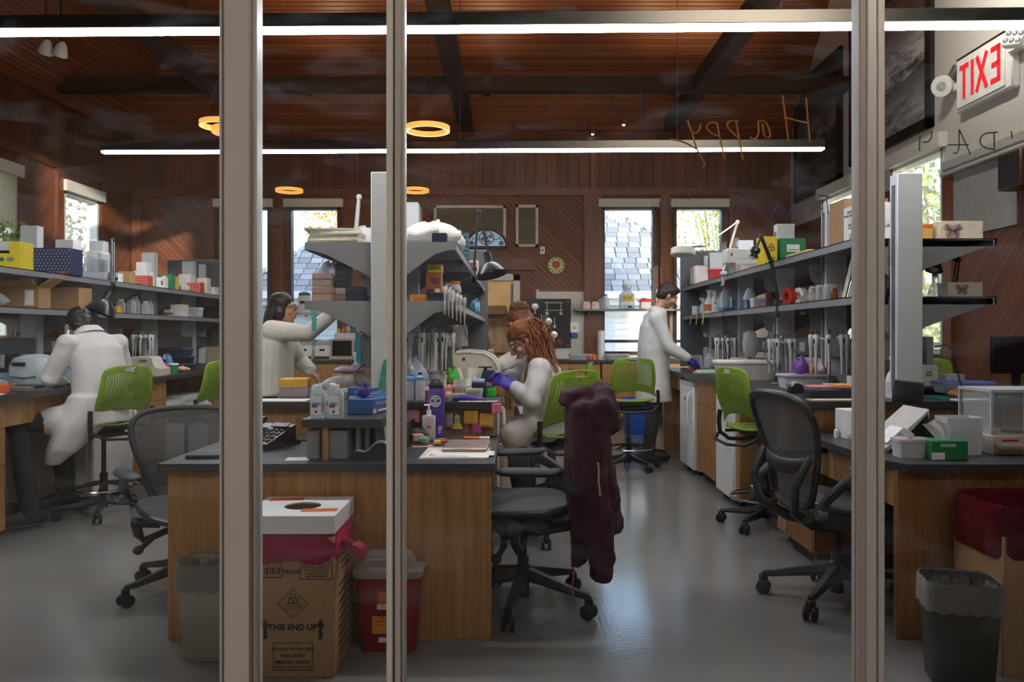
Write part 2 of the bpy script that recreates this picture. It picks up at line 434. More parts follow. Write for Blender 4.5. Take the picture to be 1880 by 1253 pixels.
for x in (-5.66, -4.56, -3.53, -2.5, -2.36, 1.17, 2.25, 3.28):
    w = .13 if x == 1.17 else .07
    z0 = 1.95 if x == .32 else .92
    struct(MB().b2((x-w, YB-.045, z0), (x+w, YB, RAIL)).o('trim_%d' % k, TRIMW, smooth=False)); k += 1
for x in (-5.2, -2.36, -1.2, 1.17):
    struct(MB().b2((x-.03, YB-.03, RAIL+.08), (x+.03, YB, EAVE-.1)).o('trim_%d' % k, TRIMW, smooth=False)); k += 1
for y in (7.65, 9.25, 10.02, 11.08):
    struct(MB().b2((XL, y-.07, .92), (XL+.045, y+.07, RAIL)).o('trim_%d' % k, TRIMW, smooth=False)); k += 1
struct(MB().b2((XR-.05, 2.6, 2.84), (XR, 7.66, 2.93), .01).b2((XR-.07, 2.6, 2.78), (XR, 7.66, 2.82), .01).o('trim_%d' % k, mat('a9a59f', .6), smooth=False)); k += 1
struct(MB().b2((XR-.02, 6.55, 2.18), (XR, 7.62, 2.78)).o('trim_%d' % k, mat('908c88', .7), smooth=False), 'grey painted transom panel beside the right window'); k += 1
struct(MB().b2((XR-.04, 7.5, .9), (XR, 7.66, 2.78)).b2((XR-.04, 6.3, .9), (XR, 6.42, 2.3)).o('trim_%d' % k, TRIMW, smooth=False)); k += 1
struct(MB().b2((.36, YB-.02, 1.92), (1.3, YB, 1.96)).o('trim_%d' % k, TRIMH, smooth=False)); k += 1
struct(MB().b2((XL, YB-.02, 0), (DOOR[0]-.1, YB, .1)).b2((DOOR[1]+.1, YB-.02, 0), (XR, YB, .1)).o('baseboard_back', BLK, smooth=False))
struct(MB().b2((XL, YG, 0), (XL+.02, YB, .1)).o('baseboard_left', BLK, smooth=False))
struct(MB().b2((XR-.02, YG, 0), (XR, YB, .1)).o('baseboard_right', BLK, smooth=False))
# windows ----------------------------------------------------------
WGL = clear('ffffff', .03, .03)
FRM = wood('4a3526', '35251a', (20, 20, 1.5)); WFRM = mat('cfd3cf', .5)
SHADE = mat('d8d4c8', .8, 0, .02)
wk = [1]
def window(axis, a, b, z0, z1, plane, shade=.12, frame=FRM, drop=0, rail=1.17):
    r = bpy.data.objects.new('window_%d' % wk[0], None); C.objects.link(r); wk[0] += 1
    struct(r)
    s = 1 if axis == 'y' else 0
    sg = -1 if plane > 0 else 1
    r.location = ((a+b)/2, plane, z0) if axis == 'y' else (plane, (a+b)/2, z0)
    def bx(mb, u0, u1, w0, w1, d0, d1):      # u along wall, w height, d depth outwards
        if axis == 'y': mb.b2((u0, plane+d0, w0), (u1, plane+d1, w1))
        else:
            o = 1 if plane > 0 else -1
            mb.b2((plane+o*d0, u0, w0), (plane+o*d1, u1, w1))
        return mb
    f = MB(); t = .05
    bx(f, a, a+t, z0, z1, -.02, .13); bx(f, b-t, b, z0, z1, -.02, .13); bx(f, a, b, z1-t, z1, -.02, .13); bx(f, a, b, z0, z0+t, -.02, .13)
    f.o('window_frame', frame, r, False, world=True)
    bx(MB(), a+t, b-t, rail-.02, rail+.025, .02, .09).o('meeting_rail', frame, r, False, world=True)
    bx(MB(), a+t, b-t, rail+.025, z1-t, .075, .081).o('pane', WGL, r, False, world=True)
    bx(MB(), a+t, b-t, z0+t, rail-.02, .055, .061).o('pane', WGL, r, False, world=True)
    if axis == 'x' and plane < 0: bx(MB(), a-.04, b+.04, z0-.03, z0+.012, -.28, .02).o('window_sill', TRIMY, r, False, world=True)
    if shade:
        bx(MB(), a-.05, b+.05, z1-.02, z1+shade, -.09, -.0).o('roller_blind_box', SHADE, r, False, world=True)['label'] = 'cream roller blind box'
    if drop:
        bx(MB(), a+.02, b-.02, z1-drop, z1, -.045, -.04).o('roller_blind', mat('e3dcc4', .8, alpha=.75), r, False, world=True)['label'] = 'half lowered cream blind'
    return r
for a, b, c, d in BW: window('y', a, b, c, d, YB, .1)
for i, (a, b, c, d) in enumerate(LW): window('x', a, b, c, d, XL, .12, WFRM, .62 if i < 2 else 0)
for a, b, c, d in RW: window('x', a, b, c, d, XR, .12, WFRM)
# doorway at the back and the small room beyond --------------------
dr = bpy.data.objects.new('door_1', None); C.objects.link(dr); dr.location = (-.44, YB, 0); struct(dr)
f = MB()
f.b2((DOOR[0]-.1, YB-.03, 0), (DOOR[0], YB+.16, 2.18)); f.b2((DOOR[1], YB-.03, 0), (DOOR[1]+.1, YB+.16, 2.18)); f.b2((DOOR[0]-.1, YB-.03, 2.08), (DOOR[1]+.1, YB+.16, 2.18))
f.o('door_frame', mat('d3d0c8', .5), dr, False, world=True)
MB().b2((-1.3, YB-.05, 2.24), (.3, YB, 2.42)).o('lintel_board', TRIMH, dr, False, world=True)
dl = MB().b2((-.06, YB+.16, .02), (-.02, YB+.95, 2.05)).o('door_leaf', mat('cfa06a', .4), dr, False, world=True)
dl['label'] = 'pale wooden door leaf standing open'
MB().box((-.075, YB+.3, 1.85), (.03, .1, .16)).o('door_closer', STEEL, dl, False, world=True)
rm = MB(); rm.b2((-1.3, 14.2, 0), (.6, 14.3, 2.7)).b2((-1.4, YB+.15, 0), (-1.3, 14.3, 2.7)).b2((.6, YB+.15, 0), (.7, 14.3, 2.7))
struct(rm.o('wall_hallway', mat('c2b090', .7, 0, .15, 4), smooth=False))
struct(MB().b2((-1.4, YB+.15, 2.7), (.7, 14.3, 2.8)).o('ceiling_hallway', WHTM, smooth=False)); struct(MB().b2((-1.4, YB+.15, -.1), (.7, 14.3, 0)).o('floor_hallway', FLOORM, smooth=False))
tag(MB().b2((-.95, 13.9, 1.62), (-.15, 14.18, 1.78), .01).o('hallway_shelf', mat('5a4634', .6)), 'brown shelf on the far wall seen through the back doorway', 'shelf')
tag(MB().b2((-.9, 14.1, .95), (-.12, 14.19, 1.55), .005).o('hallway_notice_board', mat('9a8d84', .8, 0, .3, 9)), 'mottled grey board under the shelf beyond the doorway', 'board')
q = thing('desk_scanner', 'grey bench instrument glimpsed through the back doorway', 'instrument', (-.55, 13.6, .9))
MB().b2((-.2, -.2, 0), (.2, .2, .12), .02).o('base', GREYL, q); MB().b2((-.14, -.15, .12), (.12, .15, .34), .03).o('head', GREYD, q)
tag(MB().b2((-1.0, 13.4, 0), (-.1, 14.15, .9)).o('hallway_cabinet', OAK), 'oak cabinet standing in the room beyond the doorway', 'cabinet')
l = bpy.data.lights.new('hallway_lamp_light', 'AREA'); l.size = .5; l.energy = 10; l.color = (1, .8, .58)
lo = bpy.data.objects.new('hallway_lamp_light', l); C.objects.link(lo); lo.location = (-.4, 13.1, 2.66)
# ------------------------------------------------------------------ glass front
def glass_mat():
    m, nt, out = _new('partition_glass'); L = nt.links.new
    tr = N(nt, 'ShaderNodeBsdfTransparent'); tr.inputs[0].default_value = (.975, .985, .98, 1)
    gl = N(nt, 'ShaderNodeBsdfGlossy'); gl.inputs['Roughness'].default_value = .0
    fr = N(nt, 'ShaderNodeFresnel'); fr.inputs[0].default_value = 1.32
    mx = N(nt, 'ShaderNodeMixShader'); L(fr.outputs[0], mx.inputs[0]); L(tr.outputs[0], mx.inputs[1]); L(gl.outputs[0], mx.inputs[2])
    # wiped smears of dust
    tc = N(nt, 'ShaderNodeTexCoord'); mp = N(nt, 'ShaderNodeMapping'); mp.inputs['Rotation'].default_value = (0, .55, 0); mp.inputs['Scale'].default_value = (1.0, 1, 3.2)
    nz = N(nt, 'ShaderNodeTexNoise'); nz.inputs['Scale'].default_value = 2.4; nz.inputs['Detail'].default_value = 6; nz.inputs['Distortion'].default_value = 1.4
    L(tc.outputs['Object'], mp.inputs[0]); L(mp.outputs[0], nz.inputs[0])
    rp = N(nt, 'ShaderNodeValToRGB'); rp.color_ramp.elements[0].position = .52; rp.color_ramp.elements[0].color = (0, 0, 0, 1); rp.color_ramp.elements[1].position = .85; rp.color_ramp.elements[1].color = (.045, .045, .045, 1)
    L(nz.outputs[0], rp.inputs[0])
    df = N(nt, 'ShaderNodeBsdfTranslucent'); df.inputs[0].default_value = (.8, .82, .86, 1)
    m2 = N(nt, 'ShaderNodeMixShader'); L(rp.outputs[0], m2.inputs[0]); L(mx.outputs[0], m2.inputs[1]); L(df.outputs[0], m2.inputs[2])
    L(m2.outputs[0], out.inputs[0]); return m
GLM = glass_mat()
FRAMEA = mat('bfb4ab', .5, 0, .03, 4); FRAMEL = mat('e2e0da', .4, .1, .03, 4)
def xg(px): return XP(px, YG)
fr = MB(); 
wf = struct(MB().b2((xg(413), YG-.05, 0), (xg(469), YG+.05, 3.3), .004).o('trim_40', FRAMEA))
MB().b2((xg(469), YG-.03, 0), (xg(477), YG+.03, 3.3), .003).o('glazing_bead', FRAMEL, wf)
MB().b2((xg(420)-.002, YG-.053, 0), (xg(421), YG-.049, 3.3)).o('seam', GREYD, wf)
wf = struct(MB().b2((xg(712), YG-.03, 0), (xg(724), YG+.03, 3.3), .003).o('trim_41', FRAMEL))
MB().b2((xg(727), YG-.03, 0), (xg(739), YG+.03, 3.3), .003).o('sliding_stile', FRAMEA, wf)
MB().b2((xg(724), YG-.012, 0), (xg(727), YG+.012, 3.3)).o('seal', BLK, wf)
MB().b2((xg(739), YG-.02, 0), (xg(745), YG+.02, 3.3), .002).o('glazing_bead', FRAMEL, wf)
wf = struct(MB().b2((xg(1570), YG-.03, 0), (xg(1583), YG+.03, 3.3), .003).o('trim_42', FRAMEA))
MB().b2((xg(1583), YG-.035, 0), (xg(1601), YG+.03, 3.3), .003).o('sliding_stile', FRAMEL, wf)
MB().b2((xg(1601), YG-.012, 0), (xg(1603.5), YG+.012, 3.3)).o('seal', BLK, wf)
MB().b2((xg(1603.5), YG-.03, 0), (xg(1617), YG+.03, 3.3), .003).o('sliding_stile', FRAMEL, wf)
struct(MB().b2((XL, YG-.05, 3.3), (XR, YG+.05, 3.42)).o('trim_43', FRAMEA, smooth=False))
struct(MB().b2((XL, YG-.05, 0), (XR, YG+.05, .03)).o('trim_44', FRAMEA, smooth=False))
panes = []
for i, (a, b) in enumerate(((XL, xg(414)), (xg(476), xg(713)), (xg(744), xg(1571)), (xg(1616), XR))):
    o = MB().b2((a, YG-.004, .03), (b, YG+.004, 3.3)).o('window_%d' % (20+i), GLM, smooth=False)
    struct(o, 'tall pane of the glazed front'); panes.append(o)
# felt-pen writing on the inside of the glass, seen from behind
def pen(pane, strokes, ox, oy, sc, m, r=.0022, name='handwriting'):
    mb = MB()
    for st in strokes:
        pts = []
        for x, y in st: pts.append(W(ox+x/sc, oy+y/sc, YG+.0065))
        # smooth
        q = pts
        for _ in range(2):
            if len(q) > 2: q = [q[0]]+[x for a, b in zip(q, q[1:]) for x in (a*.75+b*.25, a*.25+b*.75)]+[q[-1]]
        mb.tube(q, r, 6)
    return mb.o(name, m, pane)
pen(panes[2], [[(1240, 150), (1262, 320), (1285, 495)], [(1420, 165), (1435, 360), (1450, 505)], [(1250, 315), (1345, 340), (1440, 360)],
    [(990, 470), (1030, 490), (1060, 440), (1050, 350)], [(1050, 350), (1105, 335), (1150, 440), (1135, 480), (1095, 460), (1085, 360)],
    [(880, 345), (905, 460), (935, 640)], [(905, 350), (850, 335), (803, 370), (850, 430), (905, 475)],
    [(735, 360), (760, 480), (795, 635)], [(740, 365), (690, 350), (645, 390), (690, 440), (755, 460)],
    [(510, 340), (545, 440), (600, 430), (612, 365)], [(545, 440), (580, 560), (655, 690), (620, 690)], [(380, 485), (480, 500), (580, 560)]],
    1140, 140, 4.177, mat('b5701f', .7), .0026)
pen(panes[2], [[(1320, 140), (1350, 270), (1380, 370)], [(1390, 230), (1450, 330), (1530, 400), (1585, 350), (1575, 140)], [(1590, 190), (1650, 400), (1700, 540)],
    [(1135, 370), (1080, 430), (1135, 510), (1200, 430), (1135, 370)], [(850, 380), (850, 460), (980, 460), (980, 540)],
    [(735, 380), (735, 480)], [(735, 385), (640, 400), (620, 450), (735, 490)], [(450, 370), (520, 480)], [(480, 380), (440, 480)], [(455, 440), (520, 440)]],
    840, 140, 4.7, mat('20243c', .7), .0018)
pen(panes[3], [[(965, 120), (970, 285)], [(1000, 120), (860, 130), (820, 210), (870, 270), (970, 285)], [(630, 90), (690, 220), (740, 335)], [(630, 95), (632, 250), (615, 325), (575, 320)], [(520, 240), (720, 238)],
    [(255, 150), (250, 300)], [(370, 110), (365, 180), (330, 215), (280, 215)], [(1130, 110), (1140, 180)]], 1640, 220, 5.22, mat('4d5a58', .7), .0022)
pen(panes[2], [[(1510, 910), (1610, 930)], [(1575, 920), (1590, 1060)], [(1545, 980), (1548, 1075)], [(1548, 1020), (1490, 990), (1455, 1070)], [(1390, 1030), (1392, 1095)], [(1370, 1065), (1365, 1030)], [(1365, 1030), (1310, 1005), (1285, 1075)],
    [(1210, 990), (1170, 1030), (1210, 1075), (1250, 1030), (1210, 990)], [(1170, 1030), (1165, 1090)], [(1110, 985), (1060, 1000), (1100, 1040), (1050, 1058)], [(840, 880), (955, 890), (950, 1060)], [(870, 960), (950, 965)], [(900, 985), (920, 1060)],
    [(845, 990), (810, 1025), (845, 1055), (870, 1020), (845, 990)], [(580, 870), (470, 890), (430, 940)], [(530, 880), (515, 950)], [(370, 990), (395, 1015), (345, 1040), (370, 1058)], [(300, 960), (295, 1060)], [(245, 990), (240, 1065)]],
    1140, 140, 4.177, mat('5b4a8c', .7), .0016)
# ------------------------------------------------------------------ lamps
def strip(y, z, x0, x1, rz, label):
    q = thing('linear_pendant_lamp', label, 'lamp', ((x0+x1)/2, y, z), rz)
    L = (x1-x0)/2
    MB().b2((-L, -.04, .012), (L, .04, .085), .004).o('housing', BLKG, q)
    MB().b2((-L+.004, -.036, -.004), (L-.004, .036, .0125)).o('diffuser', mat('f6f8ff', .5, emit=EM_STRIP, var=0), q, False)
    MB().b2((-L+.02, -.03, .08), (L-.02, .03, .0856)).o('added_top_glow', mat('ffdcae', .5, emit=EM_UP, var=0), q, False)  # glow added on top, unseen from below, to brighten the ceiling
    for x in (-L*.6, 0, L*.6): MB().cyl((x, 0, .085), (x, 0, 6.2-z), .0025, n=6).o('cord', BLK, q)
strip(7.05, 2.895, -3.68, 2.71, radians(-1.1), 'far black linear lamp with a bright white strip, hung above the benches')
strip(4.25, 2.895, -3.75, 2.70, radians(-1.1), 'near black linear lamp with a bright white strip, across the top of the view')
RW_ = mat('f2a950', .5, emit=EM_RING, var=0)
def ring(px, py, d, label):
    p = W(px, py, d); q = thing('ring_pendant_lamp', label, 'lamp', p)
    mb = MB(); n = 40
    pr = [(.19, -.021), (.19, .021), (.162, .021), (.162, -.021)]
    mb.loft([[V((r*cos(2*pi*i/n), r*sin(2*pi*i/n), z)) for r, z in pr] for i in range(n)], closed=True)
    mb.o('light_ring', RW_, q)
    cz = min(EAVE+SL*(YB-d), 6.3)-p.z
    for k in range(3): MB().tube([(.18*cos(k*2.09), .18*sin(k*2.09), .018), (0, 0, .5)], .0015, 4).o('wire', BLK, q)
    MB().cyl((0, 0, .5), (0, 0, cz), .002, n=5).o('cord', BLK, q)
ring(785, 237, 6.8, 'glowing orange ring lamp above the upright with the stained-glass fan behind')
ring(408, 229, 6.9, 'higher and left of the two overlapping orange ring lamps')
ring(433, 241, 6.6, 'lower and right of the two overlapping orange ring lamps')
ring(531, 350, 11.2, 'small distant orange ring lamp near the left back windows')
ring(763, 350, 11.2, 'small distant orange ring lamp beside the tall grey upright')
for i, x in enumerate((-2.6, -.35, 2.0, 2.75)):
    q = thing('uplight', ['first uplight from the left on the tie beam', 'second uplight from the left on the tie beam', 'third uplight from the left on the tie beam', 'rightmost uplight on the tie beam'][i], 'lamp', (x, 10.1, 4.36))
    MB().lathe([(.03, -.06), (.045, -.05), (.05, .05), (.04, .05), (.035, .03)], n=14).o('can', BLK, q)
    MB().b2((-.02, -.07, -.02), (.02, -.03, .02)).o('bracket', BLK, q)
    l = bpy.data.lights.new('bulb', 'SPOT'); l.energy = UP_W*8; l.color = (1, .66, .36); l.spot_size = radians(120); l.spot_blend = .8; l.shadow_soft_size = .03
    lo = bpy.data.objects.new('bulb', l); C.objects.link(lo); lo.location = (0, 0, .06); lo.rotation_euler = (pi, 0, 0); lo.parent = q
q = thing('added_wall_fill', 'added black lamp, out of view, brightening the pale upper right wall', 'lamp', (2.9, 6.2, 4.9))  # lamp added out of view to brighten the pale upper wall
MB().box((0, 0, .05), (.3, .9, .08), b=.01).o('housing', BLK, q); MB().cyl((0, 0, .09), (0, 0, 1.4), .008, n=6).o('stem', BLK, q)
l = bpy.data.lights.new('added_wall_fill_light', 'AREA'); l.shape = 'RECTANGLE'; l.size = .25; l.size_y = .85; l.energy = WALL_FILL_W; l.color = (1, .95, .88); l.spread = radians(130)
lo = bpy.data.objects.new('added_wall_fill_light', l); C.objects.link(lo); lo.location = (0, 0, 0); lo.rotation_euler = (0, radians(-62), 0); lo.parent = q
for px, py, lab in ((85, 88, 'left white spot head high on the left ceiling slope'), (112, 92, 'right white spot head high on the left ceiling slope')):
    d = 8.3; p = W(px, py, d); q = thing('spot_head', lab, 'lamp', p)
    MB().lathe([(.02, .09), (.05, .05), (.07, -.02), (.075, -.06), (.06, -.05)], n=14, rot=Euler((.4, .5, 0)).to_matrix()).o('shade', WHT, q)
    MB().cyl((0, 0, .08), (0, 0, 1.0), .012, n=8).o('stem', BLK, q)
for px, py, i in ((1145, 228, 0), (1088, 245, 1)):
    q = thing('wall_spot', ['small lit brass spot high on the back wall, the upper of two', 'small lit brass spot high on the back wall, the lower of two'][i], 'lamp', W(px, py, 11.75))
    MB().lathe([(.012, .06), (.03, .03), (.06, -.01), (.055, -.012)], n=12).o('shade', mat('a9824e', .3, .8), q)
    MB().ell((0, 0, -.005), .022, 10, 6).o('bulb', mat('ffe9c8', .5, emit=9, var=0), q)
    MB().cyl((0, 0, .05), (0, .2, .12), .008, n=6).o('bracket', BLK, q)
# ------------------------------------------------------------------ outside
struct(MB().b2((-60, -30, -.6), (60, 90, -.5)).o('ground', mat('8c8f78', .9, 0, .2, .3), smooth=False))
house = thing('neighbour_house', 'grey shingled house standing close outside the back windows', 'house', (0, 17.5, -.5))
HX0, HX1, EY, EZ, HS = -5.45, 4.55, 15.2, 1.98, .83
dep = (HX1-HX0)/2*.62
siding = MB()
for i in range(20):
    z = -.5+i*.125
    siding.b2((HX0+.35, EY+.33-.004, z), (HX1-.35, EY+.42, z+.118))
siding.b2((HX0+.35, EY+.36, -.5), (HX1-.35, EY+3, 1.98)).o('siding', mat('c9d6e6', .7), house, False, world=True)
MB().b2((HX0-.05, EY-.08, EZ-.02), (HX1+.05, EY+.05, EZ+.12)).b2((HX0+.3, EY+.02, EZ-.14), (HX1-.3, EY+.4, EZ-.02)).o('gutter', mat('d6dfe8', .6), house, False, world=True)
MB().b2((1.35, EY+.26, -.5), (1.95, EY+.34, 1.55)).o('porch_door', mat('b7c9e2', .6), house, False, world=True)
nrow = 15; rh = .19; pieces = []
def hip(i): return i*rh/1.0
stuff = MB()
PW = []
sh_me = {}
roofM = [mat('767d84', .85, 0, .1, 30), mat('697077', .85, 0, .1, 30), mat('848b91', .85, 0, .1, 30)]
vis = [(470, 500), (528, 632), (1098, 1202), (1228, 1336)]
ang = math.atan(HS)
nsh = 0
for i in range(nrow):
    t0 = i*rh
    y0 = EY+t0*cos(ang); z0 = EZ+.1+t0*sin(ang)
    a = HX0+t0*cos(ang); b = HX1-t0*cos(ang)
    x = a + (.13 if i % 2 else 0)
    while x < b-.1:
        w = .235+.02*R_(); cx = x+w/2
        px = PX0+FPX*cx/y0
        rot = Matrix.Rotation(ang-.06, 3, 'X')
        c = V((cx, y0+.5*rh*cos(ang), z0+.5*rh*sin(ang)+.02+.006*R_()))
        if nsh < 290 and any(l-4 < px < r+4 for l, r in vis):
            key = (nsh % 6)
            if key not in sh_me:
                o = MB().box((0, 0, 0), (w-.012, rh*1.25, .018), rot=rot).o('shingle', roofM[key % 3], house, False); sh_me[key] = o.data
            else:
                o = bpy.data.objects.new('shingle', sh_me[key]); C.objects.link(o); o.parent = house
            o.location = c-house.location; nsh += 1
        else: stuff.box(c, (w-.012, rh*1.25, .018), rot=rot)
        x += w
tag(stuff.o('shingle_field', roofM[0], house, False, world=True), kind='stuff')
tz = nrow*rh; MB().add([(HX0, EY, EZ+.09), (HX1, EY, EZ+.09), (HX1-tz*cos(ang), EY+tz*cos(ang), EZ+.09+tz*sin(ang)), (HX0+tz*cos(ang), EY+tz*cos(ang), EZ+.09+tz*sin(ang)),
    (HX1, EY+9, EZ+.09), (HX0, EY+9, EZ+.09), (HX1-tz*cos(ang), EY+9, EZ+.09+tz*sin(ang)), (HX0+tz*cos(ang), EY+9, EZ+.09+tz*sin(ang))],
    [(0, 1, 2, 3), (1, 4, 6, 2), (0, 3, 7, 5), (3, 2, 6, 7)]).o('roof_deck', roofM[1], house, False, world=True)
hc = MB()
for s in (0, 1):
    for i in range(14):
        t0 = i*.2; x = HX0+t0*cos(ang) if s == 0 else HX1-t0*cos(ang)
        hc.box((x, EY+t0*cos(ang)+.05, EZ+.15+t0*sin(ang)), (.2, .24, .02), rot=Euler((ang*.8, (-1 if s == 0 else 1)*ang*.7, 0)).to_matrix())
hc.o('hip_cap', roofM[2], house, False, world=True)
LEAF = [mat('7f9a4a', .6, 0, .25, 3), mat('5f7a3a', .6, 0, .25, 3), mat('93a85c', .6, 0, .25, 3), mat('a8894e', .7, 0, .25, 3)]
def plant(name, label, cat, base, h, rx, n, m, leaf=.12, narrow=.3, stems=6, group=None, droop=.2):
    q = thing(name, label, cat, base, 0, group)
    mb = MB(); st = MB()
    tips = []
    for i in range(stems):
        a = U_(0, 6.28); r = U_(.1, .8)*rx
        p = [V((cos(a)*r*.25, sin(a)*r*.25, 0)), V((cos(a)*r*.6, sin(a)*r*.6, h*.5)), V((cos(a)*r, sin(a)*r, h*U_(.8, 1)))]
        st.tube(p, [.012*h**.5, .009*h**.5, .003], 5); tips.append(p)
    for i in range(n):
        p = random.choice(tips); t = U_(.25, 1)
        c = (p[0].lerp(p[1], t*2) if t < .5 else p[1].lerp(p[2], t*2-1))+V((U_(-1, 1), U_(-1, 1), U_(-.6, .6)))*rx*.35
        rot = Euler((U_(-1, 1)-droop, U_(-1, 1), U_(0, 6.28))).to_matrix(); l = leaf*U_(.6, 1.2); w = l*narrow
        mb.add([c+rot @ V(v) for v in ((0, 0, 0), (w, l*.45, .02*l), (0, l, -.1*l), (-w, l*.45, .02*l))], [(0, 1, 2, 3)])
    mb.o('foliage', m, q, False); st.o('stems', mat('6b5a3c', .8), q)
    return q
plant('bamboo_clump', 'bright green bamboo outside the leftmost window', 'bamboo', (-7.0, 9.3, -.4), 3.2, .7, 1500, LEAF[2], .26, .12, 22)
plant('bamboo_clump', 'taller green bamboo outside the left wall, behind the first clump', 'bamboo', (-7.6, 7.2, -.4), 3.4, .7, 1400, LEAF[0], .26, .12, 22)
plant('leafy_tree', 'dark leafy tree outside the left corner window', 'tree', (-7.4, 12.4, -.5), 4.6, 1.3, 2600, LEAF[1], .13, .4, 10)
plant('garden_shrub', 'olive shrub outside the first back window from the left', 'shrub', (-6.9, 14.6, -.5), 4.2, .8, 2200, LEAF[1], .13, .4, 10)
plant('garden_tree', 'russet bare-looking tree above the roof behind the left back windows', 'tree', (-5.6, 29.5, 0), 9.0, 3.2, 3000, LEAF[3], .2, .45, 14)
plant('garden_tree', 'thin yellow-green trees above the roof behind the right back window', 'tree', (8.3, 30.5, 0), 8.8, 2.6, 2200, LEAF[0], .2, .3, 20)
plant('garden_tree', 'rust-leaved tree over the hip of the roof', 'tree', (2.6, 31, 0), 9.8, 2.2, 1800, LEAF[3], .2, .4, 14)
plant('garden_tree', 'pale green tree outside the right wall window', 'tree', (7.8, 14.2, -.5), 5.5, 1.8, 2200, LEAF[2], .16, .4, 12)
plant('garden_shrub', 'low shrub outside the right wall window', 'shrub', (6.1, 11.4, -.5), 2.4, .9, 1500, LEAF[0], .12, .4, 10)
tag(MB().b2((-11, 16.5, -.5), (-8.3, 21, 1.3), .3).o('parked_van', mat('dfe6ec', .3)), 'white van parked outside beyond the left windows', 'van')
# ================================================================== BENCHES
def slab(name, label, poly, z0, z1, m=BLACKTOP):
    mb = MB().prism(poly, z0, z1)
    return tag(mb.o(name, m, smooth=False), label, 'worktop')
def rect(x0, y0, x1, y1): return [(x0, y0), (x1, y0), (x1, y1), (x0, y1)]
def handle(parent, x, z, w=.1, vert=False, y=-.012):
    p = [(-w/2, 0, 0), (-w/2, -.022, 0), (w/2, -.022, 0), (w/2, 0, 0)]
    if vert: p = [(0, b, a) for a, b, c in p]
    return MB().tube([(x+a, y+b, z+c) for a, b, c in p], .004, 6).o('handle', CHROME, parent)
def cabinet(label, cx, cy, w, z0, z1, depth, rz, rows, m=None, toe=True, name='base_cabinet'):
    m = m or OAK
    q = thing(name, label, 'cabinet', (cx, cy, 0), rz)
    MB().b2((-w/2, .02, z0), (w/2, depth, z1)).o('carcass', m, q, False)
    if toe and z0 > .05: MB().b2((-w/2, .07, 0), (w/2, depth, z0)).o('toe_kick', BLK, q, False)
    z = z1
    H = z1-z0
    for h, kind in rows:
        a = z-h*H
        if kind == 'drawer':
            d = MB().box((0, .01, (a+z)/2), (w-.008, .02, z-a-.006), b=.002).o('drawer', m, q); handle(d, 0, (a+z)/2+.02, .09, y=0)
        elif kind == 'doors':
            for s in (-1, 1):
                d = MB().box((s*w/4, .01, (a+z)/2), (w/2-.006, .02, z-a-.006), b=.002).o('door', m, q); handle(d, s*.035, z-.12, .1, True, y=0)
        elif kind == 'door':
            d = MB().box((0, .01, (a+z)/2), (w-.008, .02, z-a-.006), b=.002).o('door', m, q); handle(d, w*.36, z-.12, .1, True, y=0)
        elif kind == 'panel':
            MB().box((0, .01, (a+z)/2), (w-.004, .02, z-a-.004), b=.001).o('front_panel', m, q)
        z = a
    return q
def fridge(label, cx, cy, w, h, depth, rz, tagcol=None):
    q = thing('undercounter_fridge', label, 'fridge', (cx, cy, 0), rz)
    MB().box((0, .04+depth/2, .04+h/2), (w, depth, h), b=.008).o('body', WHT, q)
    d = MB().box((0, .02, .06+h/2-.04), (w-.004, .045, h-.06), b=.012).o('door', WHT, q)
    MB().tube([(w*.42, 0, h*.9), (w*.42, -.035, h*.88), (w*.42, -.045, h*.7), (w*.42, -.035, h*.55), (w*.42, 0, h*.53)], .012, 8).o('handle', WHT, d)
    MB().box((0, .01, h-.02), (w-.01, .03, .04), b=.004).o('top_trim', GREYL, q)
    for x in (-w*.4, w*.4):
        for y in (.08, depth): MB().cyl((x, y, 0), (x, y, .045), .02, n=8).o('foot', BLK, q)
    if tagcol:
        MB().box((-.05, -.004, h*.8), (.07, .002, .035)).o('sticker', tagcol, d)
        MB().box((-.05, -.004, h*.68), (.05, .002, .09)).o('label', GREYL, d)
    return q
L90, R90 = -pi/2, pi/2
# centre bench -----------------------------------------------------
slab('desk_worktop', 'black top of the low desk at the near end of the centre bench', rect(-1.475, 3.285, -.082, 4.27), .703, .737)
ep = thing('desk_end_panel', 'wide oak end panel of the centre desk behind the waste box', 'panel', (-.77, 3.33, 0))
MB().b2((-.675, -.015, .0), (.672, .015, .703), .002).o('board', wood('b5854f', '8e6235', (30, 30, 1.3)), ep)
MB().b2((-.6, .015, .0), (.6, .04, .6)).o('backing', OAKD, ep, False)
cabinet('oak drawer pedestal under the left side of the centre desk', -.85, 3.9, .4, .05, .703, .33, 0, [(.25, 'drawer'), (.25, 'drawer'), (.5, 'drawer')], toe=False)
cb = thing('base_cabinet', 'oak near end of the high centre bench with sticky notes on it', 'cabinet', (-.77, 4.3, 0))
MB().b2((-.66, 0, .08), (.655, .03, .875)).o('end_panel', OAK, cb, False)
MB().b2((-.66, .03, .08), (.655, .4, .875)).o('carcass', OAKD, cb, False)
MB().b2((-.62, .05, 0), (.62, .4, .08)).o('toe_kick', BLK, cb, False)
slab('bench_worktop', 'black top of the high centre bench', rect(-1.46, 4.25, -.075, 9.1), .873, .91)
yy = 4.72
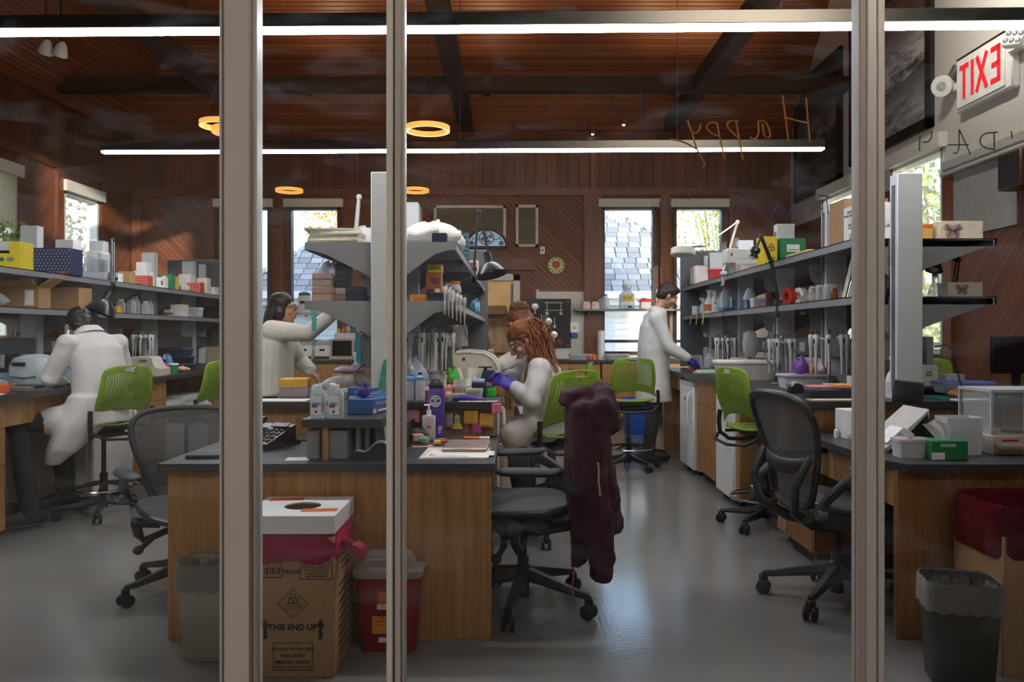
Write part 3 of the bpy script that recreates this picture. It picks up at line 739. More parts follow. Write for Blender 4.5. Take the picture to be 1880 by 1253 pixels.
for i, (w, lab) in enumerate(((.6, 'first'), (.9, 'second'), (.9, 'third'), (1.0, 'fourth'), (.9, 'fifth'))):
    if i == 1:
        fridge('white under-bench unit behind the seated woman at the centre bench', -.12, yy+.45, .8, .8, .5, R90)
    else:
        cabinet('%s oak cabinet along the right side of the centre bench' % lab, -.115, yy+w/2, w-.01, .08, .873, .55, R90, [(.25, 'drawer'), (.75, 'doors')] if i else [(.25, 'drawer'), (.25, 'drawer'), (.5, 'drawer')])
    cabinet('%s oak cabinet along the left side of the centre bench' % lab, -1.42, yy+w/2, w-.01, .08, .873, .55, L90, [(.25, 'drawer'), (.75, 'doors')])
    yy += w
lg = thing('desk_ledge', 'narrow black raised ledge on an oak upright over the centre desk', 'ledge', (-.735, 3.38, .737))
MB().prism(rect(-.17, 0, .17, .865), .137, .173).o('ledge_top', BLACKTOP, lg, False)
MB().b2((-.085, .012, 0), (-.06, .86, .137)).o('upright', OAK, lg, False)
# right bench ------------------------------------------------------
slab('desk_worktop', 'black top of the low desk at the near end of the right bench', [(1.545, 4.33), (1.56, 3.40), (1.615, 3.27), (2.98, 3.27), (2.98, 4.33)], .703, .737)
rp = thing('desk_end_panel', 'shade-toned oak end panel of the right desk behind the bin', 'panel', (2.28, 3.33, 0))
MB().b2((-.69, -.015, .0), (.69, .015, .703), .002).o('board', wood('946638', '714c29', (30, 30, 1.3)), rp)  # shade at this end of the room is put into the darker oak
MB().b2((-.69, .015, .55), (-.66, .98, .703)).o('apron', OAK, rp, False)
slab('bench_worktop', 'black top of the high right bench', rect(1.575, 4.29, 2.95, 8.72), .873, .91)
cb = thing('base_cabinet', 'oak near corner of the high right bench beside the black mesh chair', 'cabinet', (2.26, 4.34, 0))
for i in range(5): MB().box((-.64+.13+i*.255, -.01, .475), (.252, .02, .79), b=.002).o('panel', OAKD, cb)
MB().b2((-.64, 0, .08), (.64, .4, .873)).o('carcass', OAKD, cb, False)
MB().b2((-.6, .03, 0), (.6, .4, .08)).o('toe_kick', BLK, cb, False)
cabinet('oak side panel at the near end of the right bench aisle', 1.62, 4.83, .16, .08, .873, .6, L90, [(1, 'panel')])
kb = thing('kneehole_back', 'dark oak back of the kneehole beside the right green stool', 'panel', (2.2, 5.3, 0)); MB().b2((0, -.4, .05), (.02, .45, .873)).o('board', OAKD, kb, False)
fridge('nearer white fridge under the right bench', 1.60, 6.08, .5, .80, .55, L90)
cabinet('oak drawer cabinet between the two white fridges of the right bench', 1.62, 6.76, .66, .08, .873, .6, L90, [(.27, 'drawer'), (.27, 'drawer'), (.46, 'drawer')])
cabinet('narrow oak filler cabinet right of the nearer fridge of the right bench', 1.62, 5.78, .1, .08, .873, .6, L90, [(1, 'panel')])
fridge('farther white fridge with an orange sticker under the right bench', 1.60, 7.42, .58, .84, .55, L90, ORANGE)
cabinet('oak apron drawer over the far kneehole of the right bench', 1.62, 8.2, .9, .72, .873, .6, L90, [(1, 'drawer')], toe=False)
cabinet('oak end leg of the right bench beyond the far kneehole', 1.62, 8.67, .06, .0, .873, .6, L90, [(1, 'panel')], toe=False)
# left bench -------------------------------------------------------
slab('bench_worktop', 'black top of the high left bench', rect(-4.85, 3.4, -3.05, 10.3), .873, .91)
cabinet('nearest oak cabinet of the left bench at the edge of view', -3.1, 4.4, .9, .08, .873, .7, R90, [(.22, 'drawer'), (.28, 'drawer'), (.5, 'drawer')])
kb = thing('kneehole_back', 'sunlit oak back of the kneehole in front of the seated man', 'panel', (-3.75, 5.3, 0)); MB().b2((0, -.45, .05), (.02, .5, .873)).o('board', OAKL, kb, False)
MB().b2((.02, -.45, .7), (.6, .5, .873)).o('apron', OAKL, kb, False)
cabinet('second oak cabinet of the left bench behind the stool', -3.1, 6.78, .62, .08, .873, .7, R90, [(.22, 'drawer'), (.28, 'drawer'), (.5, 'drawer')])
fridge('white fridge behind the seated man\'s stool', -3.09, 6.14, .62, .82, .6, R90)
def smallbox(name, label, cat, lo, hi, m, b=.01, group=None): return tag(MB().b2(lo, hi, b).o(name, m), label, cat, group)
fr_ = fridge('low white unit under the left bench, the nearer of two', -3.16, 7.4, .5, .62, .55, R90); fridge('low white unit under the left bench, the farther of two', -3.16, 7.95, .52, .64, .55, R90, ORANGE)
cabinet('oak cabinet at the far end of the left bench', -3.1, 9.2, 1.7, .08, .873, .7, R90, [(.22, 'drawer'), (.78, 'doors')])
# counter along the back wall --------------------------------------
slab('back_worktop', 'black top of the counter along the back wall, right of the doorway', rect(.35, 11.27, 3.9, 11.94), .873, .91)
for i in range(4):
    cabinet('%s light oak cabinet of the counter right of the doorway' % ('first', 'second', 'third', 'fourth')[i], .8+.86*i, 11.33, .84, .1, .873, .55, 0, [(.28, 'drawer'), (.72, 'doors')], OAKL)
slab('back_worktop', 'black top of the counter along the back wall, left of the doorway', rect(-5.0, 11.27, -1.35, 11.94), .873, .91)
for i in range(4):
    cabinet('%s light oak cabinet of the counter left of the doorway' % ('first', 'second', 'third', 'fourth')[i], -4.5+.86*i, 11.33, .84, .1, .873, .55, 0, [(.28, 'drawer'), (.72, 'doors')], OAKL)
# shelf units ------------------------------------------------------
SHM = mat('8b8d90', .45, .1, .05); POST = mat('cfd3d6', .5, 0, .02)
def shelf_unit(label, xc, x0, x1, y0, y1, zs, posts, top, post_hide=0):
    q = thing('shelf_unit', label, 'shelving', (xc, y0, .91))
    for y in posts:
        p = MB().b2((xc-.07, y-.03, .91), (xc+.07, y+.06, top), .004).o('upright', POST, q, world=True)
        MB().b2((xc-.075, y-.002, .95), (xc-.066, y+.03, top-.06)).o('slotted_strip', GREYD, p, False, world=True)
    for z in zs:
        s = MB().b2((x0, y0, z-.006), (x1, y1, z)).b2((x0, y0, z-.045), (x0+.012, y1, z)).b2((x1-.012, y0, z-.045), (x1, y1, z)).b2((x0, y0, z-.045), (x1, y0+.012, z)).o('shelf', SHM, q, False, world=True)
        for y in posts:
            if y+.07 < y0: y = y0-.05
            for sg, xe in ((-1, x0), (1, x1)):
                xa = xc+sg*.075
                poly = [(xa, z-.006), (xe-sg*.02, z-.01), (xe-sg*.02, z-.04), (xe-sg*.12, z-.07), (xa+sg*.06, z-.17), (xa, z-.21)]
                M = Matrix(((1, 0, 0, 0), (0, 0, 1, 0), (0, 1, 0, 0), (0, 0, 0, 1)))
                MB().prism(poly, y+.06, y+.066, M).o('bracket', SHM, s, False, world=True)
    r = MB().b2((xc-.05, y0+.02, 1.12), (xc+.05, y1, 1.245), .004).o('service_rail', GREYD, q, world=True)
    for k, y in enumerate([y0+.5+.9*i for i in range(int((y1-y0-.4)/.9))]):
        for sg in (-1, 1): MB().box((xc+sg*.052, y, 1.18), (.006, .11, .07), b=.002).o('outlet', GREYL, r, world=True)
    MB().b2((xc-.04, y1-.05, .91), (xc+.04, y1, top)).o('upright', POST, q, world=True)
    return q
PY_ = [4.4, 5.4, 6.4, 7.5, 8.6]
SR = shelf_unit('grey two-tier shelving with white uprights on the right bench', 2.17, 1.9, 2.70, 4.46, 9.0, (1.485, 1.81), PY_, 2.158)
SCN = shelf_unit('grey two-tier shelving with white uprights on the centre bench', -.72, -1.18, -.33, 4.47, 8.9, (1.46, 1.79), PY_, 2.165)
SLF = shelf_unit('grey two-tier shelving with white uprights on the left bench', -3.95, -4.4, -3.5, 4.46, 10.1, (1.465, 1.74), [5.45, 6.5, 7.55, 8.6, 9.65], 2.158)
for x0, x1, y, lab in ((1.88, 2.72, 9.03, 'grey end panel closing the far end of the right shelving'), (-1.2, -.3, 8.93, 'grey end panel closing the far end of the centre shelving'), (-4.42, -3.48, 10.13, 'grey end panel closing the far end of the left shelving')):
    ep_ = thing('shelf_end_panel', lab, 'panel', ((x0+x1)/2, y, .911)); w = (x1-x0)/2
    MB().b2((-w, 0, 0), (w, .025, 1.30), .003).o('board', GREYD, ep_); MB().b2((-w, -.004, 1.3), (w, .03, 1.315), .002).o('edge_strip', GREYP, ep_)
# wall shelf in front of the right back windows
ws = thing('wall_shelf', 'narrow grey wall shelf across the back window with chargers on it', 'shelf', (1.6, 11.8, 1.62))
MB().b2((-.72, -.14, 0), (1.0, .14, .03), .004).o('board', SHM, ws)
for x in (-.5, .55): MB().prism([(0, 0), (-.22, 0), (0, -.12)], -.01, .01, Matrix(((0, 0, 1, x), (1, 0, 0, .14), (0, 1, 0, 0), (0, 0, 0, 1)))).o('bracket', SHM, ws, False)
# ================================================================== CHAIRS
def star_base(q, r, m, tipz=.07, hub=.1, caster_r=.03, spin=0.2, legm=None):
    for k in range(5):
        a = spin+2*pi*k/5; c, s = cos(a), sin(a)
        pts = []
        mb = MB()
        rings = []
        for t, w, h, z in ((.03, .032, .030, hub+.02), (.4, .027, .022, hub-.002), (.85, .02, .014, tipz+.012), (1.0, .016, .012, tipz+.006)):
            ctr = V((c*r*t, s*r*t, z)); side = V((-s, c, 0))*w; up = V((0, 0, 1))*h
            rings.append([ctr+side*.8-up, ctr+side-up*.2, ctr+side*.55+up, ctr-side*.55+up, ctr-side-up*.2, ctr-side*.8-up])
        mb.loft(rings)
        leg = mb.o('leg', legm or m, q)
        cs = MB()
        ex, ey = c*r, s*r
        for sg in (-1, 1):
            pa = V((ex-s*.012*sg, ey+c*.012*sg, caster_r)); pb = V((ex-s*.028*sg, ey+c*.028*sg, caster_r))
            cs.tube([pa, pa.lerp(pb, .3), pa.lerp(pb, .8), pb], [caster_r*.9, caster_r, caster_r, caster_r*.75], 16)
        cs.o('caster', BLK, leg)
        MB().cyl((ex, ey, caster_r*1.2), (ex, ey, tipz+.01), .01, n=8).b2((ex-.018, ey-.018, caster_r*1.5), (ex+.018, ey+.018, tipz), .006).o('caster_fork', BLK, leg)
def perforated(fn, nu, nv, hole, slot, name, m, parent, th=.009):
    """shell with real diamond holes; fn(u,v) gives the surface, hole(u,v) tells where"""
    vs = {}; mb = MB(); ids = {}
    def pt(u, v):
        k = (round(u*1000000), round(v*1000000))
        if k not in ids: ids[k] = len(mb.v); mb.v.append(V(fn(u, v)))
        return ids[k]
    for j in range(nv):
        for i in range(nu):
            u0, u1, v0, v1 = i/nu, (i+1)/nu, j/nv, (j+1)/nv; uc, vc = (u0+u1)/2, (v0+v1)/2
            if slot(uc, vc): continue
            c = [pt(u0, v0), pt(u1, v0), pt(u1, v1), pt(u0, v1)]
            if hole(uc, vc):
                a = .44
                d = [pt(uc, vc-a/nv), pt(uc+a/nu, vc), pt(uc, vc+a/nv), pt(uc-a/nu, vc)]
                for k in range(4):
                    mb.f.append((c[k], c[(k+1) % 4], d[k])); mb.f.append((c[k], d[k], d[(k-1) % 4]))
            else: mb.f.append(tuple(c))
    return solid(mb.o(name, m, parent, ang=60), th)
def green_chair(label, loc, rz, seat_h=.64, ringh=.2, group=None):
    q = thing('lab_stool', label, 'chair', loc, rz)
    H = seat_h
    def back(u, v):
        x = (u-.5)*2; w = .195+.012*sin(pi*min(1, v*1.2))+.055*max(0, 1-v/.22)**1.5
        top = .36-.03*abs(x)**4; bot = .055*(1-x*x)**1 - .02*abs(x)**3
        z = bot+(top-bot)*v
        y = -.21-.085*v-.045*sin(pi*v)*.6+.055*x*x*(1-.3*v)
        return (x*w*(1-.10*max(0, v-.88)/.12*abs(x)), y, H+.06+z)
    perforated(back, 23, 26, lambda u, v: .24 < v < .86 and .1 < u < .9 and abs(u-.5) < .42, lambda u, v: .885 < v < .965 and abs(u-.5) < (.12 if v > .91 else .09), 'backrest', GREEN, q)
    def seat(u, v):
        x = (u-.5)*2; y = (v-.5)*2
        r = sqrt(x*x+y*y); k = 1/max(1, (abs(x)**4+abs(y)**4)**.25/1.0) if r else 1
        k = 1/(abs(x)**5+abs(y)**5)**.2*max(abs(x), abs(y)) if r > 0 else 1
        return (x*k*.225, y*k*.215+.01, H+.018*(x*x)+.012*max(0, -y)-.03*max(0, y-.6))
    perforated(seat, 20, 20, lambda u, v: .2 < u < .8 and .2 < v < .8, lambda u, v: False, 'seat', GREEN, q, .012)
    # black loop frame from the back down around the seat
    for s in (-1, 1):
        MB().tube([(s*.235, -.2, H+.12), (s*.24, -.205, H+.05), (s*.235, -.2, H-.03), (s*.2, -.15, H-.075), (s*.09, -.02, H-.075)], [.016, .016, .015, .014, .013], 8).o('back_support', BLK, q)
        MB().tube([(s*.21, -.17, H-.02), (s*.215, .0, H-.022), (s*.2, .17, H-.025), (s*.1, .19, H-.03)], .011, 6).o('seat_rail', BLK, q)
    MB().tube([(-.235, -.2, H-.02), (-.18, -.27, H-.07), (0, -.29, H-.085), (.18, -.27, H-.07), (.235, -.2, H-.02)], .011, 8).o('rear_bow', BLK, q)
    MB().box((0, 0, H-.06), (.19, .22, .05), b=.015).box((0, .02, H-.03), (.3, .26, .02), b=.008).o('tilt_mechanism', BLK, q)
    MB().tube([(.09, .02, H-.06), (.24, .05, H-.055)], .006, 6).ell((.255, .053, H-.055), (.022, .012, .008), 8, 6).o('height_lever', BLK, q)
    MB().cyl((0, 0, .2), (0, 0, H-.08), .016, n=12).o('gas_piston', mat('4a4a4c', .3, .8), q)
    MB().cyl((0, 0, .06), (0, 0, .30), .029, .026, n=14).o('column', BLK, q)
    rr = MB(); rr.tube([(.225*cos(2*pi*i/36), .225*sin(2*pi*i/36), ringh) for i in range(36)], .0085, 8, True)
    g = rr.o('foot_ring', CHROME, q)
    sp = MB()
    for k in range(5):
        a = 2*pi*k/5+.2; sp.tube([(.02*cos(a), .02*sin(a), ringh+.03), (.12*cos(a), .12*sin(a), ringh+.02), (.22*cos(a), .22*sin(a), ringh)], [.014, .011, .008], 6)
    sp.o('ring_spokes', BLK, g)
    star_base(q, .29, BLK, .075, .1, .032, legm=mat('232325', .35, .2))
    return q
g0 = green_chair('green perforated stool empty in the aisle', (1.08, 7.55, 0), radians(2))
g0['label'] = 'green perforated stool standing empty in the aisle before the back counter'
def g(label, loc, rz, s=1): return dup(g0, loc, rz, label, None, (1, 1, s) if s != 1 else None)
CH_ = mat('2b2c2f', .5, 0, .08); CHF = mat('34363a', .38, .1, .05)
def mesh_mat():
    m, nt, out = _new('chair_mesh'); L = nt.links.new
    b = N(nt, 'ShaderNodeBsdfPrincipled'); b.inputs['Base Color'].default_value = lin('3b3c40')+(1,); b.inputs['Roughness'].default_value = .5; b.inputs['Sheen Weight'].default_value = .3
    t = N(nt, 'ShaderNodeBsdfTransparent'); mx = N(nt, 'ShaderNodeMixShader')
    tc = N(nt, 'ShaderNodeTexCoord'); ck = N(nt, 'ShaderNodeTexWave'); ck.inputs['Scale'].default_value = 110; ck.bands_direction = 'X'
    L(tc.outputs['Object'], ck.inputs[0]); rp = N(nt, 'ShaderNodeMath', operation='MULTIPLY_ADD'); rp.inputs[1].default_value = .3; rp.inputs[2].default_value = .68
    L(ck.outputs[1], rp.inputs[0]); L(rp.outputs[0], mx.inputs[0]); L(t.outputs[0], mx.inputs[1]); L(b.outputs[0], mx.inputs[2]); L(mx.outputs[0], out.inputs[0]); return m
MESHM = mesh_mat()
def mesh_chair(label, loc, rz, seat_h=.47, arm_h=.67):
    q = thing('mesh_office_chair', label, 'chair', loc, rz); H = seat_h
    # back outline (x, z): broad rounded top, waist, narrow foot
    prof = [(0, .50), (.13, .497), (.225, .475), (.262, .42), (.262, .35), (.245, .27), (.215, .18), (.185, .10), (.165, .03), (.13, -.02), (0, -.045)]
    def yb(z): return -.235-.11*max(0, z)/.5+.03*sin(pi*min(1, max(0, z)/.5))
    def P(x, z): return V((x, yb(z)+.22*x*x*1.2, H+.03+z))
    loop = [P(x, z) for x, z in prof]+[P(-x, z) for x, z in prof[-2:0:-1]]
    sm = loop
    for _ in range(2): sm = [p for a, b in zip(sm, sm[1:]+sm[:1]) for p in (a*.75+b*.25, a*.25+b*.75)]
    bk = MB().tube(sm, .0165, 8, True).o('back_frame', CHF, q)
    def halfw(z):
        for (x0, z0), (x1, z1) in zip(prof, prof[1:]):
            if z1 <= z <= z0: return x0+(x1-x0)*(z0-z)/(z0-z1+1e-9)
        return 0
    MB().grid(lambda u, v: (lambda z: P((u-.5)*2*max(.001, halfw(z)-.004), z)-V((0, -.004, 0)))(-.04+.537*v), 14, 22).o('back_mesh', MESHM, bk)
    MB().tube([P(-.19, .2)-V((0, .02, 0)), P(-.1, .17)-V((0, .045, 0)), P(0, .16)-V((0, .05, 0)), P(.1, .17)-V((0, .045, 0)), P(.19, .2)-V((0, .02, 0))], [.02, .035, .038, .035, .02], 8, flat=.35, up=(0, 1, 0)).o('lumbar_pad', CHF, q)
    for s in (-1, 1):
        MB().tube([P(s*.2, .22)-V((0, .02, 0)), V((s*.19, -.33, H+.12)), V((s*.15, -.31, H-.0)), V((s*.1, -.2, H-.07)), V((s*.07, -.05, H-.1))], [.02, .024, .026, .028, .028], 8, flat=.8).o('back_bracket', CHF, q)
    # seat
    so = []
    for i in range(32):
        a = 2*pi*i/32; c, s = cos(a), sin(a); k = 1/(abs(c)**3.2+abs(s)**3.2)**(1/3.2)
        x, y = c*k*.245, s*k*.225+.02
        so.append(V((x, y, H+.02*abs(x/.245)**2-.035*max(0, y/.24)**3+.02*max(0, -y/.22)**2)))
    sf = MB().tube(so, .018, 8, True).o('seat_frame', CHF, q)
    ctr = V((0, .02, H-.018))
    rings = [[ctr.lerp(p, t)+V((0, 0, .018*t*t)) for p in so] for t in (.02, .35, .7, 1)]
    MB().loft(rings, True).o('seat_mesh', MESHM, sf)
    # mechanism
    MB().box((0, -.0, H-.085), (.2, .28, .07), b=.025).box((0, .04, H-.05), (.32, .12, .04), b=.015).o('tilt_mechanism', CHF, q)
    for s in (-1, 1):
        k = MB().cyl((s*.16, .06, H-.06), (s*.275, .06, H-.04), .026, n=16).cyl((s*.262, .06, H-.04), (s*.282, .06, H-.04), .034, n=18).cyl((s*.28, .06, H-.04), (s*.288, .06, H-.04), .02, n=14)
        k.o('pivot', CHF, q)
        MB().tube([(s*.265, .06, H-.04), (s*.255, .055, H-.11), (s*.23, .04, H-.15), (s*.1, .0, H-.11)], [.026, .022, .02, .018], 8).o('pivot_arm', CHF, q)
        MB().cyl((s*.2, .1, H-.13), (s*.25, .13, H-.165), .013, n=8).ell((s*.262, .138, H-.172), .024, 12, 8).o('adjust_knob', CHF, q)
        # arms
        MB().tube([(s*.19, -.27, H-.03), (s*.27, -.27, H+.02), (s*.3, -.235, H+.09), (s*.302, -.16, arm_h-.05), (s*.3, -.08, arm_h-.012)], [.022, .024, .026, .026, .03], 10, flat=.8).o('arm_support', CHF, q)
        MB().cyl((s*.3, -.29, H+.02), (s*.3, -.25, H+.02), .022, n=12).o('arm_lock', STEEL, q)
        pd = MB(); rings = []
        for t in range(13):
            y = -.15+.30*t/12; e = max(0, 1-abs((t-6)/6)**4)**.5*.95+.05; w = .047*e; xo = s*(.3-.02*((t-6)/6))
            rings.append([V((xo+w*cos(2*pi*k/12), y, arm_h+.008+.02*e*sin(2*pi*k/12)+(.006 if t < 2 else 0))) for k in range(12)])
        pd.loft(rings).o('arm_pad', mat('303236', .55, 0, .04), q)
    MB().cyl((0, 0, .2), (0, 0, H-.1), .017, n=12).o('gas_piston', BLK, q)
    MB().lathe([(.02, .045), (.03, .05), (.03, .14), (.038, .15), (.036, .19), (.027, .2), (.027, .24)], n=16).o('column', CHF, q)
    star_base(q, .335, CHF, .095, .14, .034, .35, CHF)
    return q
m0 = mesh_chair('black mesh office chair wearing the wine jacket, right of the centre desk', (.04, 3.72, 0), radians(94))
def mc(label, loc, rz): return dup(m0, loc, rz, label)
mc('black mesh office chair behind the left side of the centre desk, facing us', (-1.60, 3.97, 0), radians(-150)).scale = (1, 1, .88)
mc('black mesh office chair at the right desk, seen from behind', (1.53, 3.78, 0), radians(-79))
g('green stool under the seated man in the white coat on the left', (-2.89, 5.60, 0), radians(62), 1.0)
g('green stool turned edge-on farther down the left aisle', (-2.68, 6.5, 0), radians(84))
g('green stool carrying the red-haired woman at the centre bench', (.22, 4.98, 0), radians(36), 1.0)
g('green stool pushed up to the right bench beside the white fridges', (1.66, 5.27, 0), radians(-73))
g('green stool behind the right bench, nearer the tall white upright', (3.62, 6.9, 0), radians(160))
g('green stool behind the right bench, beside the dark monitor', (3.45, 5.85, 0), radians(40), .97)
# ================================================================== BINS AND BOXES ON THE FLOOR
def bin_(label, cx, cy, w, d, h, rz, m):
    q = thing('waste_bin', label, 'bin', (cx, cy, 0), rz)
    MB().lathe([(.40, .0), (.42, .006), (.5, h-.03), (.505, h-.03), (.515, h), (.495, h), (.41, .02), (.0, .018)], n=44, sx=w, sy=d, e=5).o('tub', m, q)
    n = 60; rings = []
    for r, z, amp in ((.40, h-.25, .0), (.46, h-.1, .004), (.49, h-.02, .006), (.512, h+.006, .007), (.522, h-.002, .006), (.527, h-.05, .012), (.522, h-.085, .014), (.516, h-.1, .01)):
        ring = []
        for k in range(n):
            t = 2*pi*k/n; q_ = (abs(cos(t))**5+abs(sin(t))**5)**(-.2)
            j = 1+amp*sin(k*2.4+z*60)+amp*.8*sin(k*5.1)
            ring.append(V((cos(t)*r*q_*w*j, sin(t)*r*q_*d*j, z+amp*.5*sin(k*1.7))))
        rings.append(ring)
    MB().loft(rings, False).o('liner', clear('b9b4ae', .30, .18), q)
    return q
bin_('beige plastic waste bin with a clear liner left of the medical waste box', -1.195, 3.17, .255, .19, .372, 0, mat('a29c8e', .55, 0, .03))
bin_('shade-darkened grey waste bin with a clear liner at the bottom right', 1.635, 2.93, .25, .21, .372, radians(-14), mat('3f3c35', .55, 0, .03))  # bin grey is darkened to hold the shade of this corner
PRINT = mat('2a211b', .8, 0, 0)
REDBAG = clear('c2185a', .55, .18, 'e86a9c')
mw = thing('medical_waste_box', 'brown medical waste carton printed THIS END UP, red liner and white lid', 'box', (-.84, 3.115, 0))
bx0, bx1, by0, by1 = -1.012, -.668, 2.945, 3.29
MB().b2((bx0, by0, 0), (bx1, by1, .52), .003).o('carton', CARD, mw, world=True)
def onbox(px, py): return W(px, py, by0-.0008)
def pr(mb, px0, py0, px1, py1):
    a, b = onbox(px0, py0), onbox(px1, py1); return mb.b2((a.x, by0-.0008, b.z), (b.x, by0+.0006, a.z))
p = MB()
for x0, y0, x1, y1 in ((460, 1034, 518, 1062), (551, 1030, 610, 1065), (501, 1181, 574, 1226)):
    for a in ((x0, y0, x1, y0+1.3), (x0, y1-1.3, x1, y1), (x0, y0, x0+1.3, y1), (x1-1.3, y0, x1, y1)): pr(p, *a)
for i in range(14): pr(p, 462+i*3.8, 1043, 462+i*3.8+(1.2, 2.2, .8)[i % 3], 1055)
for cx in (487, 588.5):
    a = [onbox(cx+x, y) for x, y in ((-8, 1152), (0, 1137), (8, 1152), (3.3, 1152), (3.3, 1174), (-3.3, 1174), (-3.3, 1152))]
    p.add([(v.x, by0-.0008, v.z) for v in a]+[(v.x, by0+.0006, v.z) for v in a], [(0, 1, 2, 3, 4, 5, 6)]+[(i, (i+1) % 7, 7+(i+1) % 7, 7+i) for i in range(7)])
for k in (0, 1):
    s = 29-3*k; pts = [onbox(537.5+x*s, 1109+y*s) for x, y in ((0, -1), (1, 0), (0, 1), (-1, 0))]
    p.tube([(v.x, by0-.0005, v.z) for v in pts], .0011 if k else .0007, 4, True)
bc = onbox(537.5, 1101)
for k in range(3):
    a = pi/2+2*pi*k/3; c = bc+V((cos(a)*.0095, 0, sin(a)*.0095))
    p.tube([(c.x+.0095*cos(a+t), by0-.0005, c.z+.0095*sin(a+t)) for t in [(-2.5+.25*i) for i in range(21)]], .0016, 4)
p.tube([(bc.x+.006*cos(i*.4), by0-.0005, bc.z+.006*sin(i*.4)) for i in range(16)], .0009, 4, True)
p.o('printing', PRINT, mw, False, world=True)
def btxt(s, px, py, h, face='F', bold=0):
    v = onbox(px, py); text(s, h, PRINT, mw, faceM(v-mw.location, face), bold=bold)
btxt('THIS END UP', 537, 1153, .031, bold=.0011); btxt('TRUCK', 535, 1051, .021, bold=.0005)
btxt('HANDLE WITH CARE', 537, 1193, .0165, bold=.0003); btxt('REGULATED', 537, 1205, .0165, bold=.0003); btxt('MEDICAL WASTE', 537, 1217, .0165, bold=.0003)
btxt('USE FRONT PANELS FOR LABELS', 537, 1231, .011)
for i, s in enumerate(('GROSS WT MAX 40 LBS', 'USE IN ACCORDANCE', 'WITH REGULATIONS', 'CLOSE TOP FLAPS', 'BEFORE SHIPPING')): btxt(s, 580.5, 1037+i*5.6, .0098)
for i, s in enumerate(('INFECTIOUS SUBSTANCE', 'IN CASE OF DAMAGE', 'OR LEAKAGE NOTIFY', '6')): btxt(s, 537.5, 1110+i*4.6, .0065)
for i in range(9): text('REGULATED WASTE HANDLE', .012, PRINT, mw, faceM(V((bx1+.0012, 3.10, .06+i*.032))-mw.location, 'R'))
for i in range(3): text('CAUTION SEAL LINER', .013, PRINT, mw, faceM(V((bx1+.0012, 3.12, .37+i*.025))-mw.location, 'R'))
# liner folded over the rim
n = 72; rings = []
cxm, cym = (bx0+bx1)/2, (by0+by1)/2
for z, r, amp in ((.535, 1.01, .0), (.515, 1.045, .02), (.49, 1.085, .04), (.465, 1.085, .045), (.44, 1.06, .03), (.43, 1.03, .015)):
    ring = []
    for k in range(n):
        t_ = 2*pi*k/n; q_ = (abs(cos(t_))**9+abs(sin(t_))**9)**(-1/9)
        j = r+amp*(.5*sin(k*.9+z*30)+.3*sin(k*2.3+1)+.25*sin(k*4.1+z*80))
        ring.append(V((cxm+cos(t_)*q_*.172*j, cym+sin(t_)*q_*.1685*(j if sin(t_) < 0 else min(j, 1.02)), z-.012*max(0, sin(k*.55))*(1 if z < .47 else 0))))
    rings.append(ring)
lnr = MB().loft(rings, False).o('red_liner', REDBAG, mw, world=True)
kn = MB()
for k in range(7):
    a = k*.9; kn.tube([(bx1-.02, 3.06, .49), (bx1+.03, 3.03+.01*sin(a), .478+.01*cos(a)), (bx1+.05, 3.02, .473)], [.03, .018, .008], 6)
kn.ell((bx1+.052, 3.02, .472), (.012, .012, .014), 8, 6)
for k in range(6):
    a = k*1.05; kn.tube([(bx1+.05, 3.02, .472), (bx1+.075, 3.02+.015*sin(a), .46+.014*cos(a)), (bx1+.10, 3.015+.022*sin(a), .445+.02*cos(a))], [.006, .016, .012], 6)
kn.o('knot', REDBAG, mw, world=True)
lid = MB()
lx0, lx1, ly0, ly1 = bx0-.004, bx1+.003, by0-.006, by1+.004
hc_ = V((XP(556, 3.12), 3.12, .6)); n = 40; HRX, HRY = .071, .071
outer = []
for k in range(n):
    t_ = 2*pi*k/n; q_ = min((.5*(lx1-lx0))/abs(cos(t_)+1e-9), (.5*(ly1-ly0))/abs(sin(t_)+1e-9))
    outer.append(V(((lx0+lx1)/2+cos(t_)*q_, (ly0+ly1)/2+sin(t_)*q_, .6)))
inner = [V((hc_.x+HRX*cos(2*pi*k/n), hc_.y+HRY*sin(2*pi*k/n), .6)) for k in range(n)]
lid.loft([[p_-V((0, 0, .066)) for p_ in outer], [p_-V((0, 0, .003)) for p_ in outer], outer, inner, [p_-V((0, 0, .006)) for p_ in inner], [p_-V((0, 0, .006)) for p_ in outer]], False)
lid = lid.o('lid', WHT, mw, world=True); 
MB().cyl((hc_.x, hc_.y, .50), (hc_.x, hc_.y, .503), HRX*1.1, n=20).o('dark_opening', mat('1a0d10', .9), lid, world=True)
for cx, cy, rz in ((-.925, 3.235, .1), (-.745, 3.04, .1)):
    MB().box((cx, cy, .6008), (.135, .05, .0012), rz=rz).o('orange_sticker', mat('d8621e', .6), lid, world=True)
# red sharps container
sc_ = thing('sharps_container', 'dark red sharps container with a translucent lid beside the medical waste box', 'container', (-.508, 3.235, 0))
MB().lathe([(.40, 0), (.42, .008), (.5, .30), (.51, .305), (.47, .305), (.4, .02)], n=44, sx=.262, sy=.135, e=7).o('tub', mat('8e1416', .38, 0, .05), sc_)
lidm = clear('cfc6c4', .45, .2)
lb = MB().lathe([(.53, .30), (.545, .312), (.545, .325), (.52, .33), (.46, .335)], n=44, sx=.262, sy=.145, e=7).o('lid', lidm, sc_)
MB().lathe([(.42, .33), (.42, .36), (.36, .385), (.0, .388)], n=36, sx=.25, sy=.13, e=6).o('dome', lidm, lb)
MB().tube([(-.07, -.064, .34), (-.07, -.06, .372), (.06, -.06, .372), (.06, -.064, .34)], .0015, 4, True).o('ridge', WHT, lb)
MB().box((.125, -.02, .315), (.02, .08, .03), b=.004).o('catch', RED, lb)
